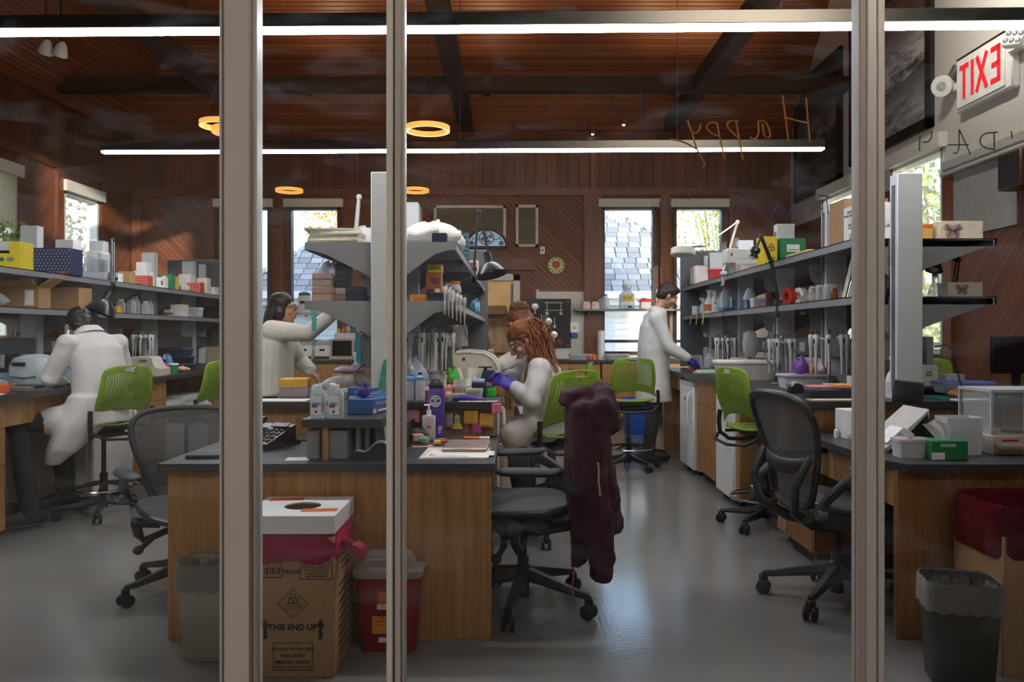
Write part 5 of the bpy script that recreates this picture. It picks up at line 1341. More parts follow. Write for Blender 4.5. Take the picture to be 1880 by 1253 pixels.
def spray(name, label, x, y, z, h, m, headm, rz=0, lab=None):
    r = h*.19
    o = tag(MB().lathe([(r*.9, 0), (r, h*.02), (r, h*.4), (r*.8, h*.52), (r*.36, h*.66), (r*.34, h*.74)], n=18).o(name, m, loc=(x, y, z), rz=rz), label, 'spray bottle')
    hd = MB().box((-.02*h/.25, 0, h*.87), (h*.38, h*.085, h*.1), b=h*.02).cyl((0, 0, h*.72), (0, 0, h*.84), r*.42, r*.3).cyl((-h*.2, 0, h*.87), (-h*.27, 0, h*.87), h*.03, h*.022, 8).o('spray_head', headm, o)
    MB().tube([(-h*.1, 0, h*.84), (-h*.16, 0, h*.76), (-h*.15, 0, h*.68)], [h*.025, h*.022, h*.015], 6).o('trigger', headm, hd)
    if lab: MB().lathe([(r*1.012, h*.1), (r*1.012, h*.36)], n=18, cap=False).o('label', lab, o)
    return o
def tub(name, label, cat, x, y, z, sx, sy, sz, m, lidm=None, rz=0, fill=None, taper=.9, e=7, lidh=.014):
    o = tag(MB().lathe([(.5*taper, 0), (.5, sz), (.47, sz), (.47*taper, .004), (.0, .004)], n=36, sx=sx, sy=sy, e=e).o(name, m, loc=(x, y, z), rz=rz), label, cat)
    if lidm: MB().lathe([(.51, sz-lidh*.5), (.525, sz-lidh*.4), (.525, sz+lidh*.3), (.5, sz+lidh*.7), (.0, sz+lidh*.8)], n=36, sx=sx, sy=sy, e=e).o('lid', lidm, o)
    if fill:
        fb = MB()
        for i in range(14): fb.ell((U_(-.36, .36)*sx, U_(-.36, .36)*sy, sz*U_(.15, .5)), (sx*U_(.05, .12), sy*U_(.05, .14), sz*U_(.1, .25)), 8, 6)
        tag(fb.o('contents', fill, o), kind='stuff')
    return o
def tipbox(label, x, y, z, base, lid, rz=0, s=1.0, group=None, tips=None):
    o = tag(MB().box((0, 0, .022*s), (.12*s, .085*s, .044*s), b=.004).o('tip_box', base, loc=(x, y, z), rz=rz), label, 'tip box', group)
    MB().box((0, 0, .064*s), (.122*s, .087*s, .04*s), b=.006).o('lid', lid, o)
    MB().box((0, 0, .046*s), (.124*s, .089*s, .004*s), b=.001).o('hinge_rim', tips or base, o)
    return o
def tuberack(label, x, y, z, m, nx=6, ny=3, p=.021, h=.04, rz=0, capm=None, tubeh=.06):
    o = thing('tube_rack', label, 'rack', (x, y, z), rz)
    w, dd = nx*p+.01, ny*p+.01
    r = MB()
    r.box((0, 0, .003), (w, dd, .006)); r.box((0, 0, h), (w, dd, .006))
    for sx in (-1, 1): r.box((sx*w/2, 0, h/2), (.006, dd, h))
    r.o('frame', m, o)
    tb = MB(); cp = MB()
    for i in range(nx):
        for j in range(ny):
            if R_() < .75:
                a = ((i-(nx-1)/2)*p, (j-(ny-1)/2)*p)
                tb.cyl((*a, .006), (*a, tubeh), .0065, n=8); cp.cyl((*a, tubeh), (*a, tubeh+.01), .0075, n=8)
    tag(tb.o('tubes', FROST, o), kind='stuff'); tag(cp.o('tube_caps', capm or WHT, o), kind='stuff')
    return o
PIPM = mat('d6d6d2', .4, 0, .03)
pip0 = None
def pipette(x, y, z, label, rz=0, tilt=0, btn=None, group=None):
    """hanging pipette, top at z"""
    global pip0
    if pip0 is None:
        o = MB().lathe([(.004, -.235), (.006, -.16), (.009, -.15), (.011, -.06), (.016, -.045), (.017, 0), (.014, .012)], n=12).o('pipette', PIPM)
        MB().cyl((0, 0, .012), (0, 0, .035), .005, n=8).cyl((0, 0, .033), (0, 0, .042), .010, n=10).o('plunger', GREYD, o)
        MB().tube([(0, .014, -.01), (0, .035, .0), (0, .038, -.012)], .005, 6).o('finger_hook', PIPM, o)
        MB().box((0, -.0165, -.03), (.012, .002, .03)).o('volume_window', BLK, o)
        pip0 = o; o.location = (x, y, z)
    else: o = dup(pip0, (x, y, z), rz)
    o.rotation_euler = (tilt, 0, rz)
    return tag(o, label, 'pipette', group)
def pip_stand(label, x, y, z, h, n=6, rz=0, r=.075, plabel='pipette', colour=None):
    o = thing('pipette_stand', label, 'stand', (x, y, z), rz)
    MB().lathe([(.075, 0), (.078, .006), (.07, .014), (.02, .02)], n=24).o('base', GREYD, o)
    MB().cyl((0, 0, .015), (0, 0, h), .011, n=12).ell((0, 0, h+.012), .016, 12, 8).o('pole', STEEL, o)
    ds = MB().cyl((0, 0, h-.03), (0, 0, h-.018), r*.9, n=20)
    for k in range(n):
        a = 2*pi*k/n+.3; ds.box((r*.9*cos(a), r*.9*sin(a), h-.024), (.035, .03, .012), rz=a, b=.003)
    ds.o('carousel', colour or GREYL, o)
    for k in range(n):
        a = 2*pi*k/n+.3
        pipette(x+r*1.18*cos(a+rz), y+r*1.18*sin(a+rz), z+h-.01, ('first', 'second', 'third', 'fourth', 'fifth', 'sixth', 'seventh', 'eighth')[k]+' pipette'+plabel.split('pipette')[1]+', counted around the carousel', a+rz+pi/2, 0, group='pipettes hanging on the '+label.split(' pipette')[0]+' stand')
    return o
def note(label, x, y, z, w, h, m, face='F', curl=.006, rz=0, lines=0, group=None, tiltz=0):
    """sticky note stuck along its top edge, curling out below"""
    o = tag(MB().grid(lambda u, v: ((u-.5)*w, -.0012-curl*(1-v)**2, (v-.5)*h), 3, 5).o('sticky_note', m), label, 'note', group)
    M = faceM(V((x, y, z)), face) @ Matrix.Rotation(-pi/2, 4, 'X') @ Matrix.Rotation(tiltz, 4, 'Y')
    o.matrix_world = M
    if lines:
        lm = MB()
        for i in range(lines):
            zz = h*(.36-.72*i/max(1, lines-1)); L = w*U_(.55, .8)
            n = 7; pts = [(-w*.38+L*k/n, -.0022-curl*(.5-zz/h)**2, zz+.0022*sin(k*2.3+i)) for k in range(n+1)]
            lm.tube(pts, .0009, 4)
        lm.o('pen_lines', mat('4a3a1a', .8), o)
    solid(o, .0006)
    return o
def sheet(name, label, cat, x, y, z, w, h, m, rz=0, t=.002, curl=0.0, patches=(), b=0):
    o = tag(MB().box((0, 0, t/2), (w, h, t), b=b).o(name, m, loc=(x, y, z), rz=rz), label, cat)
    for u, v, pw, ph, pm in patches: MB().box(((u-.5)*w, (v-.5)*h, t+.0003), (pw*w, ph*h, .0008)).o('printed_patch', pm, o)
    return o
def cable(label, pts, r=.004, m=None, name='cable'):
    pts = [V(p) for p in pts]
    for _ in range(3): pts = [pts[0]]+[x for a, b in zip(pts, pts[1:]) for x in (a*.75+b*.25, a*.25+b*.75)]+[pts[-1]]
    c = pts[0].copy()
    return tag(MB().tube([p-c for p in pts], r, 6).o(name, m or BLK, loc=c), label, 'cable')
def task_lamp(label, base, p1, p2, head, aim, m, headr=.09, headl=.15, rod=.007, disc=False, springs=True):
    q = thing('task_lamp', label, 'lamp', base); B = V(base)
    base, p1, p2, head = V(base)-B, V(p1)-B, V(p2)-B, V(head)-B
    MB().box((0, 0, .02), (.05, .06, .03), b=.005).box((0, 0, -.04), (.03, .015, .09), b=.003).box((-.0, .02, -.085), (.03, .05, .012), b=.003).cyl((0, 0, .03), (0, 0, .08), .011, n=10).o('clamp', m, q)
    a = MB(); s = V((0, .018, 0))
    for k in (-1, 1): a.cyl(base+V((0, 0, .05))+s*k, p1+s*k, rod, n=8)
    a.ell(p1, .02, 10, 6); a.o('lower_arm', m, q)
    a = MB()
    for k in (-1, 1): a.cyl(p1+s*k, p2+s*k, rod, n=8)
    a.ell(p2, .018, 10, 6); up = a.o('upper_arm', m, q)
    if springs:
        sp = MB(); d = (p1-base); L = d.length
        sp.tube([base+V((0, 0, .05))+d*(.08+.35*i/40)+V((.012*cos(i*1.6), .012*sin(i*1.6), 0)) for i in range(41)], .0018, 4); sp.o('spring', STEEL, up)
    A = V(aim).normalized(); rot = A.to_track_quat('-Z', 'Y').to_matrix()
    if disc:
        MB().lathe([(.02, .05), (headr*.6, .045), (headr*1.0, .03), (headr*1.02, -.02), (headr*.95, -.03), (headr*.6, -.032)], n=28, rot=rot, c=head).o('magnifier_head', m, q)
        MB().cyl(p2, head+rot @ V((0, 0, .04)), .01, n=8).o('neck', STEEL, q)
    else:
        sh = MB().lathe([(.028, headl*.75), (.034, headl*.6), (.036, headl*.25), (headr*.7, 0), (headr, -headl*.45), (headr*.97, -headl*.45), (headr*.6, -.01), (.02, headl*.2)], n=28, rot=rot, c=head).o('shade', m, q)
        MB().cyl(p2, head+rot @ V((0, 0, headl*.5)), .009, n=8).o('neck', m, q)
        MB().ell(head+A*.02, .026, 12, 8).o('bulb', WHT, sh)
    return q
def bag(label, x, y, z, rx, ry, rz_, m, name='plastic_bag', seed=1, cat='bag', lumpy=.25):
    rnd = random.Random(seed); ph = [rnd.uniform(0, 6.28) for _ in range(6)]
    rings = []
    for i in range(1, 13):
        a = pi*i/13; ring = []
        for k in range(26):
            t = 2*pi*k/26
            j = 1+lumpy*(.35*sin(2*t+ph[0]+a)+.3*sin(3*t+ph[1]-2*a)+.22*sin(7*t+ph[2]+4*a)+.15*sin(11*t+ph[3]))
            ring.append(V((sin(a)*cos(t)*rx*j, sin(a)*sin(t)*ry*j, max(0, rz_*(1-cos(a))*(1+.1*sin(5*t+ph[4]))))))
        rings.append(ring)
    o = tag(MB().loft(rings).o(name, m, ang=25, loc=(x, y, z)), label, cat)
    MB().tube([(rx*.1, 0, rz_*1.9), (rx*.16, 0, rz_*2.08), (rx*.3, ry*.1, rz_*2.2)], [.012, .006, .016], 6).o('twisted_neck', m, o)
    return o
def petri(label, x, y, z, n, m, r=.045, group=None):
    o = tag(MB().lathe([(r*.96, 0), (r*.98, .012), (r, .012), (r, .016)], n=24).o('petri_dish', m, loc=(x, y, z)), label, 'petri dish', group)
    return o
def binder(label, x, y, z, w, d_, h, m, rz=0, tilt=0, spine=None):
    q = tag(MB().box((0, 0, h/2), (w, d_, h), b=.002).o('binder', m, loc=(x, y, z)), label, 'binder'); q.rotation_euler = (0, tilt, rz)
    if spine: MB().box((0, -d_/2-.0006, h*.55), (w*.7, .0016, h*.4)).o('spine_label', spine, q)
    MB().box((0, .004, h/2), (w*.8, d_-.004, h-.008)).o('pages', PAPER, q)
    return q
def rx(px, X=2.02): return X*FPX/(px-PX0)      # distance at which a point with that X shows at px
TXT = mat('33363a', .8, 0, 0)
BIO = mat('26221c', .8)
def biohazard(parent, loc, s, face):
    M = faceM(V(loc), face); mb = MB()
    for k in range(3):
        a = pi/2+2*pi*k/3; c = V((cos(a), sin(a), 0))*s*.42
        mb.tube([M @ (c+V((cos(a+t), sin(a+t), 0))*s*.42) for t in [(-2.5+.25*i) for i in range(21)]], s*.075, 4)
    mb.tube([M @ V((s*.28*cos(i*.42), s*.28*sin(i*.42), 0)) for i in range(15)], s*.045, 4, True)
    return mb.o('biohazard_mark', BIO, parent)
# ================================================================== THINGS ON SHELVES AND BENCHES
RU, RL, CU, CL_, LU, LL, BT, DT = 1.81, 1.485, 1.79, 1.46, 1.74, 1.465, .91, .737
PRB = mat('7d2f2a', .6); PNKP = mat('e8c4c4', .6); LABW = mat('f0efec', .6); TURQ = mat('58b8b4', .6)
# ---- right shelving, upper tier
carton('white_bin', 'pinkish white open bin at the far end of the right upper shelf', 'bin', 2.05, 8.75, RU, .2, .22, .215, mat('e6dcd8', .5), b=.02)
tub('red_tub', 'translucent red tub beside the pinkish white bin', 'tub', 2.06, 8.15, RU, .15, .15, .13, clear('d8505a', .6, .2), mat('e08888', .5))
task_lamp('white magnifier lamp with spring arms clamped to the right upper shelf', (1.9, 7.25, RU), W(1354, 408, 7.25), W(1292, 452, 7.0), W(1254, 463, 6.95), (-.05, -.1, -1), mat('e3e2de', .4, 0, .02), .105, disc=True)
carton('low_box', 'low grey box under the long white box on the right upper shelf', 'box', 2.06, 7.02, RU, .28, .2, .085, mat('b9b3ae', .6), patches=[('F', .3, .5, .3, .5, PNKP)])
carton('long_white_box', 'long white box lying on the low grey box, right upper shelf', 'box', 2.02, 7.02, RU+.086, .34, .16, .125, WHT, patches=[('F', .12, .6, .05, .2, GREYD), ('F', .5, .3, .5, .06, GREYL)])
o = carton('yellow_biohazard_box', 'yellow box with a biohazard mark beside the green box', 'box', 1.955, 6.18, RU, .1, .16, .215, YEL, rz=.12)
biohazard(o, (0, -.0815, .125), .035, 'F')
MB().box((0, -.0806, .05), (.07, .0016, .006)).box((0, -.0806, .036), (.06, .0016, .006)).o('warning_lines', BIO, o)
carton('green_box', 'green box with a white label on the right upper shelf', 'box', 2.125, 6.2, RU, .2, .2, .2, mat('147a45', .5), rz=.08, patches=[('F', .5, .62, .5, .28, LABW), ('F', .5, .56, .4, .03, TXT)])
sheet('manila_envelope', 'thick manila envelope lying on the right upper shelf', 'envelope', 2.09, 5.5, RU, .3, .42, mat('c79a63', .8), t=.03, b=.01)
carton('white_bottle_carton', 'white carton standing behind the green box', 'box', 2.28, 6.75, RU, .12, .12, .27, WHT)
o = carton('printed_white_carton', 'white printed carton beside the tall white upright of the right shelf', 'box', 2.20, 4.87, RU, .27, .26, .25, mat('e2e0dc', .7), patches=[('L', .14, .45, .05, .12, ORANGE), ('L', .5, .5, .02, .3, GREYL)],
    words=[('L', .55, .82, 'THIS SIDE UP\nHANDLE WITH CARE', .022, TXT), ('L', .55, .5, 'KEEP DRY\nFRAGILE', .02, TXT), ('L', .55, .22, 'LOT 2\nQTY 12\nSTORE COOL', .018, TXT), ('F', .7, .45, 'LABILE 2', .03, TXT)])
carton('brown_carton', 'brown carton behind the printed white carton', 'box', 2.24, 5.19, RU, .28, .24, .33, CARD, patches=[('F', .5, .5, .12, 1, CARDL)])
def butterfly(o, x, y, z, s):
    mb = MB(); wl_ = MB()
    for k in (-1, 1):
        for cx, cz, rx_, rz_ in ((.5, .35, .55, .38), (.38, -.35, .42, .42)):
            wl_.ell((x+k*cx*s, y, z+cz*s), (rx_*s, .0012, rz_*s), 18, 8)
            for i in range(4): mb.tube([(x+k*.05*s, y-.0012, z), (x+k*(cx*1.5)*s, y-.0014, z+(cz*1.3+(.3-i*.2))*s)], .035*s, 4)
    mb.ell((x, y-.001, z), (.05*s, .002, .42*s), 8, 6)
    wl_.o('wing_print', mat('b9938f', .6), o); mb.o('vein_print', mat('6a5a5c', .6), o)
o = carton('butterfly_box', 'cream box printed with a butterfly on the right upper shelf', 'box', 2.57, 4.66, RU, .25, .16, .115, CREAM); butterfly(o, -.05, -.081, .058, .055)
carton('orange_box', 'small yellow and orange box between upright and butterfly box', 'box', 2.37, 4.68, RU, .1, .14, .10, mat('e0b050', .6), patches=[('F', .5, .9, 1, .2, ORANGE)])
# ---- right shelving, lower tier
tub('white_cup', 'white cup at the far end of the right lower shelf', 'cup', 1.98, 8.72, RL, .08, .08, .10, WHT, fill=None, e=2)
spray('spray_bottle', 'small pale spray bottle near the far end of the right lower shelf', 2.0, 8.45, RL, .19, FROST, WHT, .5)
spray('spray_bottle', 'larger white spray bottle with an orange label on the right lower shelf', 2.0, 8.18, RL, .27, WHT, WHT, 2.6, ORANGE)
bottle('clear_bottle', 'tall clear squeeze bottle beside the white spray bottle, right lower shelf', 2.0, 7.95, RL, .035, .21, FROST, WHT)
bottle('media_bottle', 'clear bottle with a bright orange cap, the tallest of three on the right lower shelf', 2.02, 7.62, RL, .055, .25, CLRP, ORANGE, liquid=clear('c8d8d8', .3))
bottle('media_bottle', 'clear bottle with an orange cap, the middle-sized of three, right lower shelf', 2.03, 7.84, RL, .035, .18, CLRP, ORANGE)
bottle('media_bottle', 'squat clear bottle with an orange cap, the smallest of three, right lower shelf', 1.96, 7.78, RL, .035, .10, CLRP, ORANGE)
tub('blue_trough', 'shallow blue trough in front of the orange-capped bottles', 'trough', 1.97, 7.42, RL, .11, .26, .035, clear('4f88b8', .55), None)
o = carton('blue_rack', 'deep blue box with a yellow stripe and clear hoods on the right lower shelf', 'rack', 2.02, 6.85, RL, .13, .14, .085, BLUE, patches=[('F', .04, .5, .08, 1, YEL), ('F', .12, .5, .06, .8, LABW)])
MB().lathe([(.06, .087), (.035, .16), (.012, .19)], n=14).o('hood', CLRP, o)
tub('clear_tub', 'clear tub between the blue rack and the petri dishes', 'tub', 2.0, 6.55, RL, .11, .12, .075, CLRP, CLRP)
MAR = clear('5a1f35', .75, .2)
for k, (px_, y, n, m_, nm) in enumerate(((0, 6.2, 7, MAR, 'maroon petri dish in the taller stack on the right lower shelf'), (.1, 6.42, 5, MAR, 'maroon petri dish in the shorter stack on the right lower shelf'), (.02, 5.98, 4, CLRP, 'clear petri dish in the stack beside the red tape rolls'))):
    for i in range(n): petri(('bottom', 'second', 'third', 'fourth', 'fifth', 'sixth', 'seventh')[i]+' '+nm, 2.0+px_, y, RL+i*.0165, i, m_, .047, 'petri dishes of the '+('taller maroon stack', 'shorter maroon stack', 'clear stack')[k])
sheet('red_packet', 'flat red packet lying before the petri dish stacks', 'packet', 1.95, 6.35, RL, .06, .2, RED, t=.012, b=.004)
def roll(label, x, y, z, r, w, m, core, rz=0):
    o = tag(MB().loft([[V((xx, rr*cos(2*pi*i/24), rr*sin(2*pi*i/24)+r)) for xx, rr in ((-w/2, r), (w/2, r), (w/2, r*.5), (-w/2, r*.5))] for i in range(24)], closed=True).o('tape_roll', m, loc=(x, y, z), rz=rz), label, 'tape')
    return o
roll('red label roll on the right lower shelf', 1.97, 5.72, RL, .06, .045, mat('c8321f', .5), RED, .3)
o = roll('white label roll with a loose end over the right lower shelf edge', 2.03, 5.66, RL, .06, .04, LABW, LABW, .3)
MB().grid(lambda u, v: ((u-.5)*.05-.03, -.065-.004*sin(v*9), .06-.135*v), 2, 8).o('loose_end', LABW, o)
roll('brown tape roll beside the white label roll', 2.10, 5.60, RL, .055, .05, mat('8a6a50', .5), CARD, .2)
bag('crumpled tan paper on the right lower shelf', 2.06, 5.45, RL, .06, .07, .035, mat('a8947a', .8), 'paper_wad', 4, 'paper')
for i in range(5): bottle('glass_jar', ('farthest', 'fourth', 'middle', 'second', 'nearest')[i]+' clear glass jar in the row before the binders', 1.98+.08*(i % 2), 5.27-.062*i+.02*(i % 2), RL, .033, .105, CLR, clear('e8ecec', .5), 'jar', .7, .8, .12, group='glass jars before the binders')
bottle('media_bottle', 'little bottle with an orange cap right of the glass jars', 2.0, 4.98, RL, .024, .085, clear('8a4a20', .6), ORANGE)
for i, (x, t_, m_, lab) in enumerate(((1.985, .02, mat('d8d4cc', .6), 'leftmost leaning white binder on the right lower shelf'), (2.02, .025, mat('c8c4ba', .6), 'second leaning pale grey binder on the right lower shelf'), (2.062, .03, mat('d9c9a0', .7), 'cream leaning folder third from left on the right lower shelf'), (2.10, .02, mat('8a6a50', .7), 'brown leaning folder fourth from left on the right lower shelf'), (2.135, .025, mat('2a7a2e', .5), 'green leaning folder next to the upright of the right shelf'))):
    binder(lab, x, 4.80, RL+.004, t_, .22, .285-.01*i, m_, -.42, .22)
bottle('dark_bottle', 'black bottle with an orange cap on the right lower shelf', 2.28, 4.68, RL, .05, .235, mat('1a1c20', .2), ORANGE)
bottle('dark_bottle', 'second black bottle behind the orange-capped black one', 2.34, 4.90, RL, .055, .22, mat('1f2024', .25), BLK)
o = tag(MB().lathe([(.045, 0), (.048, .01), (.02, .085), (.016, .09), (.016, .125), (.019, .128)], n=20).o('glass_flask', CLRP, loc=(2.44, 4.62, RL)), 'clear conical flask on the right lower shelf right of the upright', 'flask')
MB().cyl((0, 0, .12), (0, 0, .14), .014, n=10).o('stopper', GREYD, o)
task_lamp('black desk lamp on the right lower shelf with its head above the flask', (2.62, 4.75, RL), (2.66, 4.78, 1.72), (2.5, 4.72, 1.74), (2.47, 4.68, 1.68), (-.3, -.2, -1), BLK, .05, .08, .005)
o = carton('butterfly_box', 'grey-cream butterfly box on the right lower shelf', 'box', 2.57, 4.60, RL, .2, .12, .085, mat('cfc9bd', .6)); butterfly(o, -.02, -.061, .043, .04)
sheet('loose_papers', 'white papers at the right end of the right lower shelf', 'papers', 2.58, 4.86, RL, .2, .2, PAPER, .2, .008)
for i, (m_, c_) in enumerate(((PINK, 'pink'), (mat('d8cf6a', .6), 'yellow'), (mat('c2cc70', .6), 'lime'))):
    note('%s paper flag hanging from the right lower shelf near its far end' % c_, 1.893-.0, 8.55-.28*i, RL-.055, .05, .11, m_, 'L', .01)
    
task_lamp('black jointed desk lamp clamped to the right lower shelf by the green box', (1.9, 5.75, RL), W(1416, 480, 5.75), W(1397, 434, 5.75), W(1385, 466, 5.75), (-.3, 0, -1), mat('1c1c1e', .35), .035, .06, .008)
# ---- right bench top
bottle('clear_jar', 'clear jar beside the standing man\'s glove', 1.88, 8.3, BT, .075, .14, CLR, CLR, 'jar', .8, .85, .1)
bottle('wash_bottle', 'wash bottle with pink liquid on the right bench', 1.96, 8.02, BT, .045, .17, FROST, WHT, 'bottle', .35, .7, .1, liquid=clear('e0a088', .5))
MB_c = MB().tube([(0, 0, .17), (0, 0, .215), (-.035, 0, .235), (-.06, 0, .205)], .005, 6)
MB_c.o('spout_tube', WHT, bpy.data.objects['wash_bottle'])
carton('orange_block', 'orange rack under the standing man\'s glove', 'rack', 1.78, 7.86, BT, .09, .07, .055, ORANGE)
carton('teal_rack', 'teal rack right of the orange rack on the right bench', 'rack', 1.865, 7.72, BT, .09, .08, .04, TEAL)
carton('blue_block', 'blue rack right of the teal rack on the right bench', 'rack', 1.95, 7.78, BT, .07, .08, .05, BLUE)
for i in range(3): sheet('notebook', ('lower', 'middle', 'upper')[i]+' notebook in the pile at the standing man\'s elbow', 'notebook', 1.80+.02*i, 7.38+.02*i, BT+.0105*i, .26, .2, (mat('8fa080', .7), PAPER, mat('d8d0b8', .7))[i], .1-.1*i, .01)
t_ = thing('thermal_cycler', 'beige bench instrument with a sloping front behind the white tub', 'instrument', (2.03, 7.15, BT))
MB().prism([(-.2, 0), (.2, 0), (.2, .13), (-.08, .13), (-.2, .05)], -.13, .13, Matrix(((1, 0, 0, 0), (0, 0, 1, 0), (0, 1, 0, 0), (0, 0, 0, 1)))).o('body', mat('d2c8b8', .5), t_)
MB().box((.06, 0, .142), (.26, .24, .024), b=.01).o('lid', mat('c2b8a8', .5), t_); MB().box((-.135, -.132, .06), (.08, .004, .05)).o('keypad', GREYD, t_)
tub('storage_tub', 'large white lidded tub on the right bench', 'tub', 1.86, 6.42, BT, .46, .34, .14, mat('dcd2c6', .5, alpha=.92), mat('e8e4da', .5), lidh=.022)
q = thing('stand_meter', 'tall grey rounded instrument head behind the white tub', 'instrument', (2.0, 6.75, BT))
MB().box((0, 0, .02), (.14, .2, .04), b=.012).cyl((0, .05, .03), (0, .05, .22), .02).o('base', GREYL, q)
MB().lathe([(.3, 0), (.45, .03), (.5, .12), (.42, .2), (.2, .225)], n=24, sx=.12, sy=.1, e=4, c=(0, .02, .17)).o('head', mat('b7b3ad', .5), q)
pip_stand('farthest right-bench pipette stand', 1.97, 7.45, BT, .33, 6, .2, plabel='grey pipette on the farthest stand of the right bench')
pip_stand('middle right-bench pipette stand', 1.93, 5.75, BT, .33, 6, .6, plabel='grey pipette on the middle stand of the right bench')
pip_stand('nearest right-bench pipette stand', 1.98, 5.02, BT, .36, 8, .1, .09, 'grey pipette on the nearest stand of the right bench')
for i, (c_, m_) in enumerate((('purple', mat('7a3aa8', .5)), ('orange', mat('e89a70', .6)), ('pale pink', PNKP))):
    bag('%s crumpled packet on the clear tray of the right bench' % c_, 1.93+.065*i, 5.38, BT+.09, (.055, .03, .04)[i], .05, (.055, .04, .035)[i], m_, 'crumpled_packet', 11+i, 'packet')
tub('clear_tray', 'long clear lidded tray on the right bench', 'tray', 1.97, 5.4, BT, .34, .22, .085, FROST, clear('d8cfe0', .45, .3))
carton('white_reagent_box', 'white carton behind the clear tray on the right bench', 'box', 2.08, 5.62, BT, .14, .12, .2, LABW)
def tape_disp(label, x, y, z, s, rz, bodym, topm):
    q = thing('tape_dispenser', label, 'tape dispenser', (x, y, z), rz)
    pf = [(-.5, 0), (.5, 0), (.52, .1), (.5, .2), (.3, .16), (.15, .2), (.0, .36), (-.15, .44), (-.32, .43), (-.47, .3), (-.52, .1)]
    M = Matrix(((1, 0, 0, 0), (0, 0, 1, 0), (0, 1, 0, 0), (0, 0, 0, 1)))
    MB().prism([(a*s, b*s) for a, b in pf], -.16*s, .16*s, M).o('body', bodym, q)
    MB().tube([(a*s, -.165*s, b*s) for a, b in ((-.47, .3), (-.32, .43), (-.15, .44), (0, .36), (.15, .2), (.3, .16), (.5, .2))], .03*s, 6).o('rim', topm, q)
    MB().cyl((-.2*s, -.1*s, .3*s), (-.2*s, .1*s, .3*s), .2*s, n=24).o('tape', CLRP, q); MB().cyl((-.2*s, -.12*s, .3*s), (-.2*s, .12*s, .3*s), .1*s, n=18).o('hub', WHT, q)
    MB().box((.5*s, 0, .2*s), (.02*s, .28*s, .05*s)).o('cutter', STEEL, q)
    return q
tape_disp('black tape dispenser on the right bench', 1.76, 4.9, BT, .15, .1, BLK, GREYL)
carton('navy_tray', 'navy tray holding a pink and an orange box near the right bench corner', 'tray', 1.80, 4.52, BT, .28, .13, .055, NAVY, b=.006)
carton('pink_lid_box', 'pink-lidded tip box on the navy tray', 'tip box', 1.725, 4.52, BT+.0555, .12, .1, .018, mat('d88a88', .5), b=.004)
carton('orange_lid_box', 'orange-lidded tip box on the navy tray', 'tip box', 1.865, 4.53, BT+.0555, .13, .11, .026, mat('e09a5a', .5), b=.006)
sheet('manila_folder', 'manila folder at the near edge of the right bench', 'folder', 1.78, 4.365, BT, .32, .11, mat('d3bf98', .8), .05, .006)
tuberack('blue tube rack behind the navy tray', 1.90, 4.74, BT, BLUE, 6, 3, capm=WHT)
tub('clear_tub', 'clear tub of pale lids beside the blue tube rack', 'tub', 2.03, 4.62, BT, .1, .1, .09, FROST, None, fill=PAPER)
cable('black cable hanging from the right shelf past the pipette stand', [(1.91, 5.9, 1.44), (1.86, 5.85, 1.25), (1.80, 5.8, 1.1), (1.86, 5.5, 1.0), (1.80, 5.25, .92)], .004)
cable('thin black cable hanging from the magnifier lamp', [(1.9, 7.2, 1.74), (1.89, 7.22, 1.5), (1.9, 7.25, 1.2), (1.98, 7.3, 1.0), (2.0, 7.4, .93)], .003)
spray('spray_bottle', 'big white spray bottle on the right bench before the tall upright', 2.14, 4.48, BT, .265, WHT, WHT, 2.9, FROST)
bottle('pink_bottle', 'round pale pink bottle behind the big white spray bottle', 2.07, 4.74, BT, .055, .16, mat('e3c8d0', .5), WHT)
carton('black_box', 'black instrument box under the white labelled box', 'box', 2.45, 4.72, BT, .17, .14, .055, BLK)
carton('white_labelled_box', 'white box with a square black-printed label beside the upright', 'box', 2.43, 4.72, BT+.0555, .1, .1, .125, LABW, patches=[('F', .5, .62, .42, .03, TXT), ('F', .5, .7, .3, .04, TXT), ('F', .5, .52, .42, .05, TXT), ('F', .5, .2, .9, .03, LBLUE)])
carton('grey_switch_box', 'grey box on the service rail right of the tall upright', 'box', 2.345, 4.52, 1.10, .04, .05, .16, GREYP)
tub('clear_tub', 'shallow clear tub with a blue lid beside the green chair', 'tub', 2.56, 4.55, BT+.03, .3, .16, .055, CLRP, mat('5a78c8', .5), fill=CARD)
carton('small_clear_box', 'small clear box lying on the blue-lidded tub', 'box', 2.50, 4.56, BT+.1005, .11, .08, .035, FROST)
carton('orange_box', 'orange box at the right end of the right bench', 'box', 2.78, 4.6, BT, .1, .1, .06, ORANGE)
sheet('loose_papers', 'white papers in front of the blue-lidded tub', 'papers', 2.50, 4.37, BT, .2, .09, PAPER, .15, .008)
sheet('teal_folder', 'teal folder under the blue-lidded tub', 'folder', 2.56, 4.5, BT, .44, .22, TEAL, .04, .012)
for i in range(4): bag(('leftmost', 'second', 'third', 'rightmost')[i]+' crumpled brown wrapper before the blue-lidded tub', 2.44+.07*i, 4.42, BT+.013, .035, .03, .018, mat(('b8743c', 'a8683c', 'c89060', '3a3aa0')[i], .6), 'wrapper', 31+i, 'wrapper')
cable('black cable looping from the switch box down to the bench', [(2.36, 4.48, 1.2), (2.43, 4.44, 1.22), (2.45, 4.42, 1.1), (2.47, 4.40, .96), (2.56, 4.38, .93)], .0045)
q = thing('monitor', 'dark monitor seen from behind at the right edge', 'monitor', (2.93, 4.62, BT), .1)
MB().box((0, 0, .245), (.36, .035, .22), b=.01).o('screen', BLK, q); MB().box((0, .03, .13), (.05, .03, .2), b=.008).o('neck', BLK, q); MB().box((0, .03, .008), (.18, .14, .014), b=.005).o('foot', BLK, q)
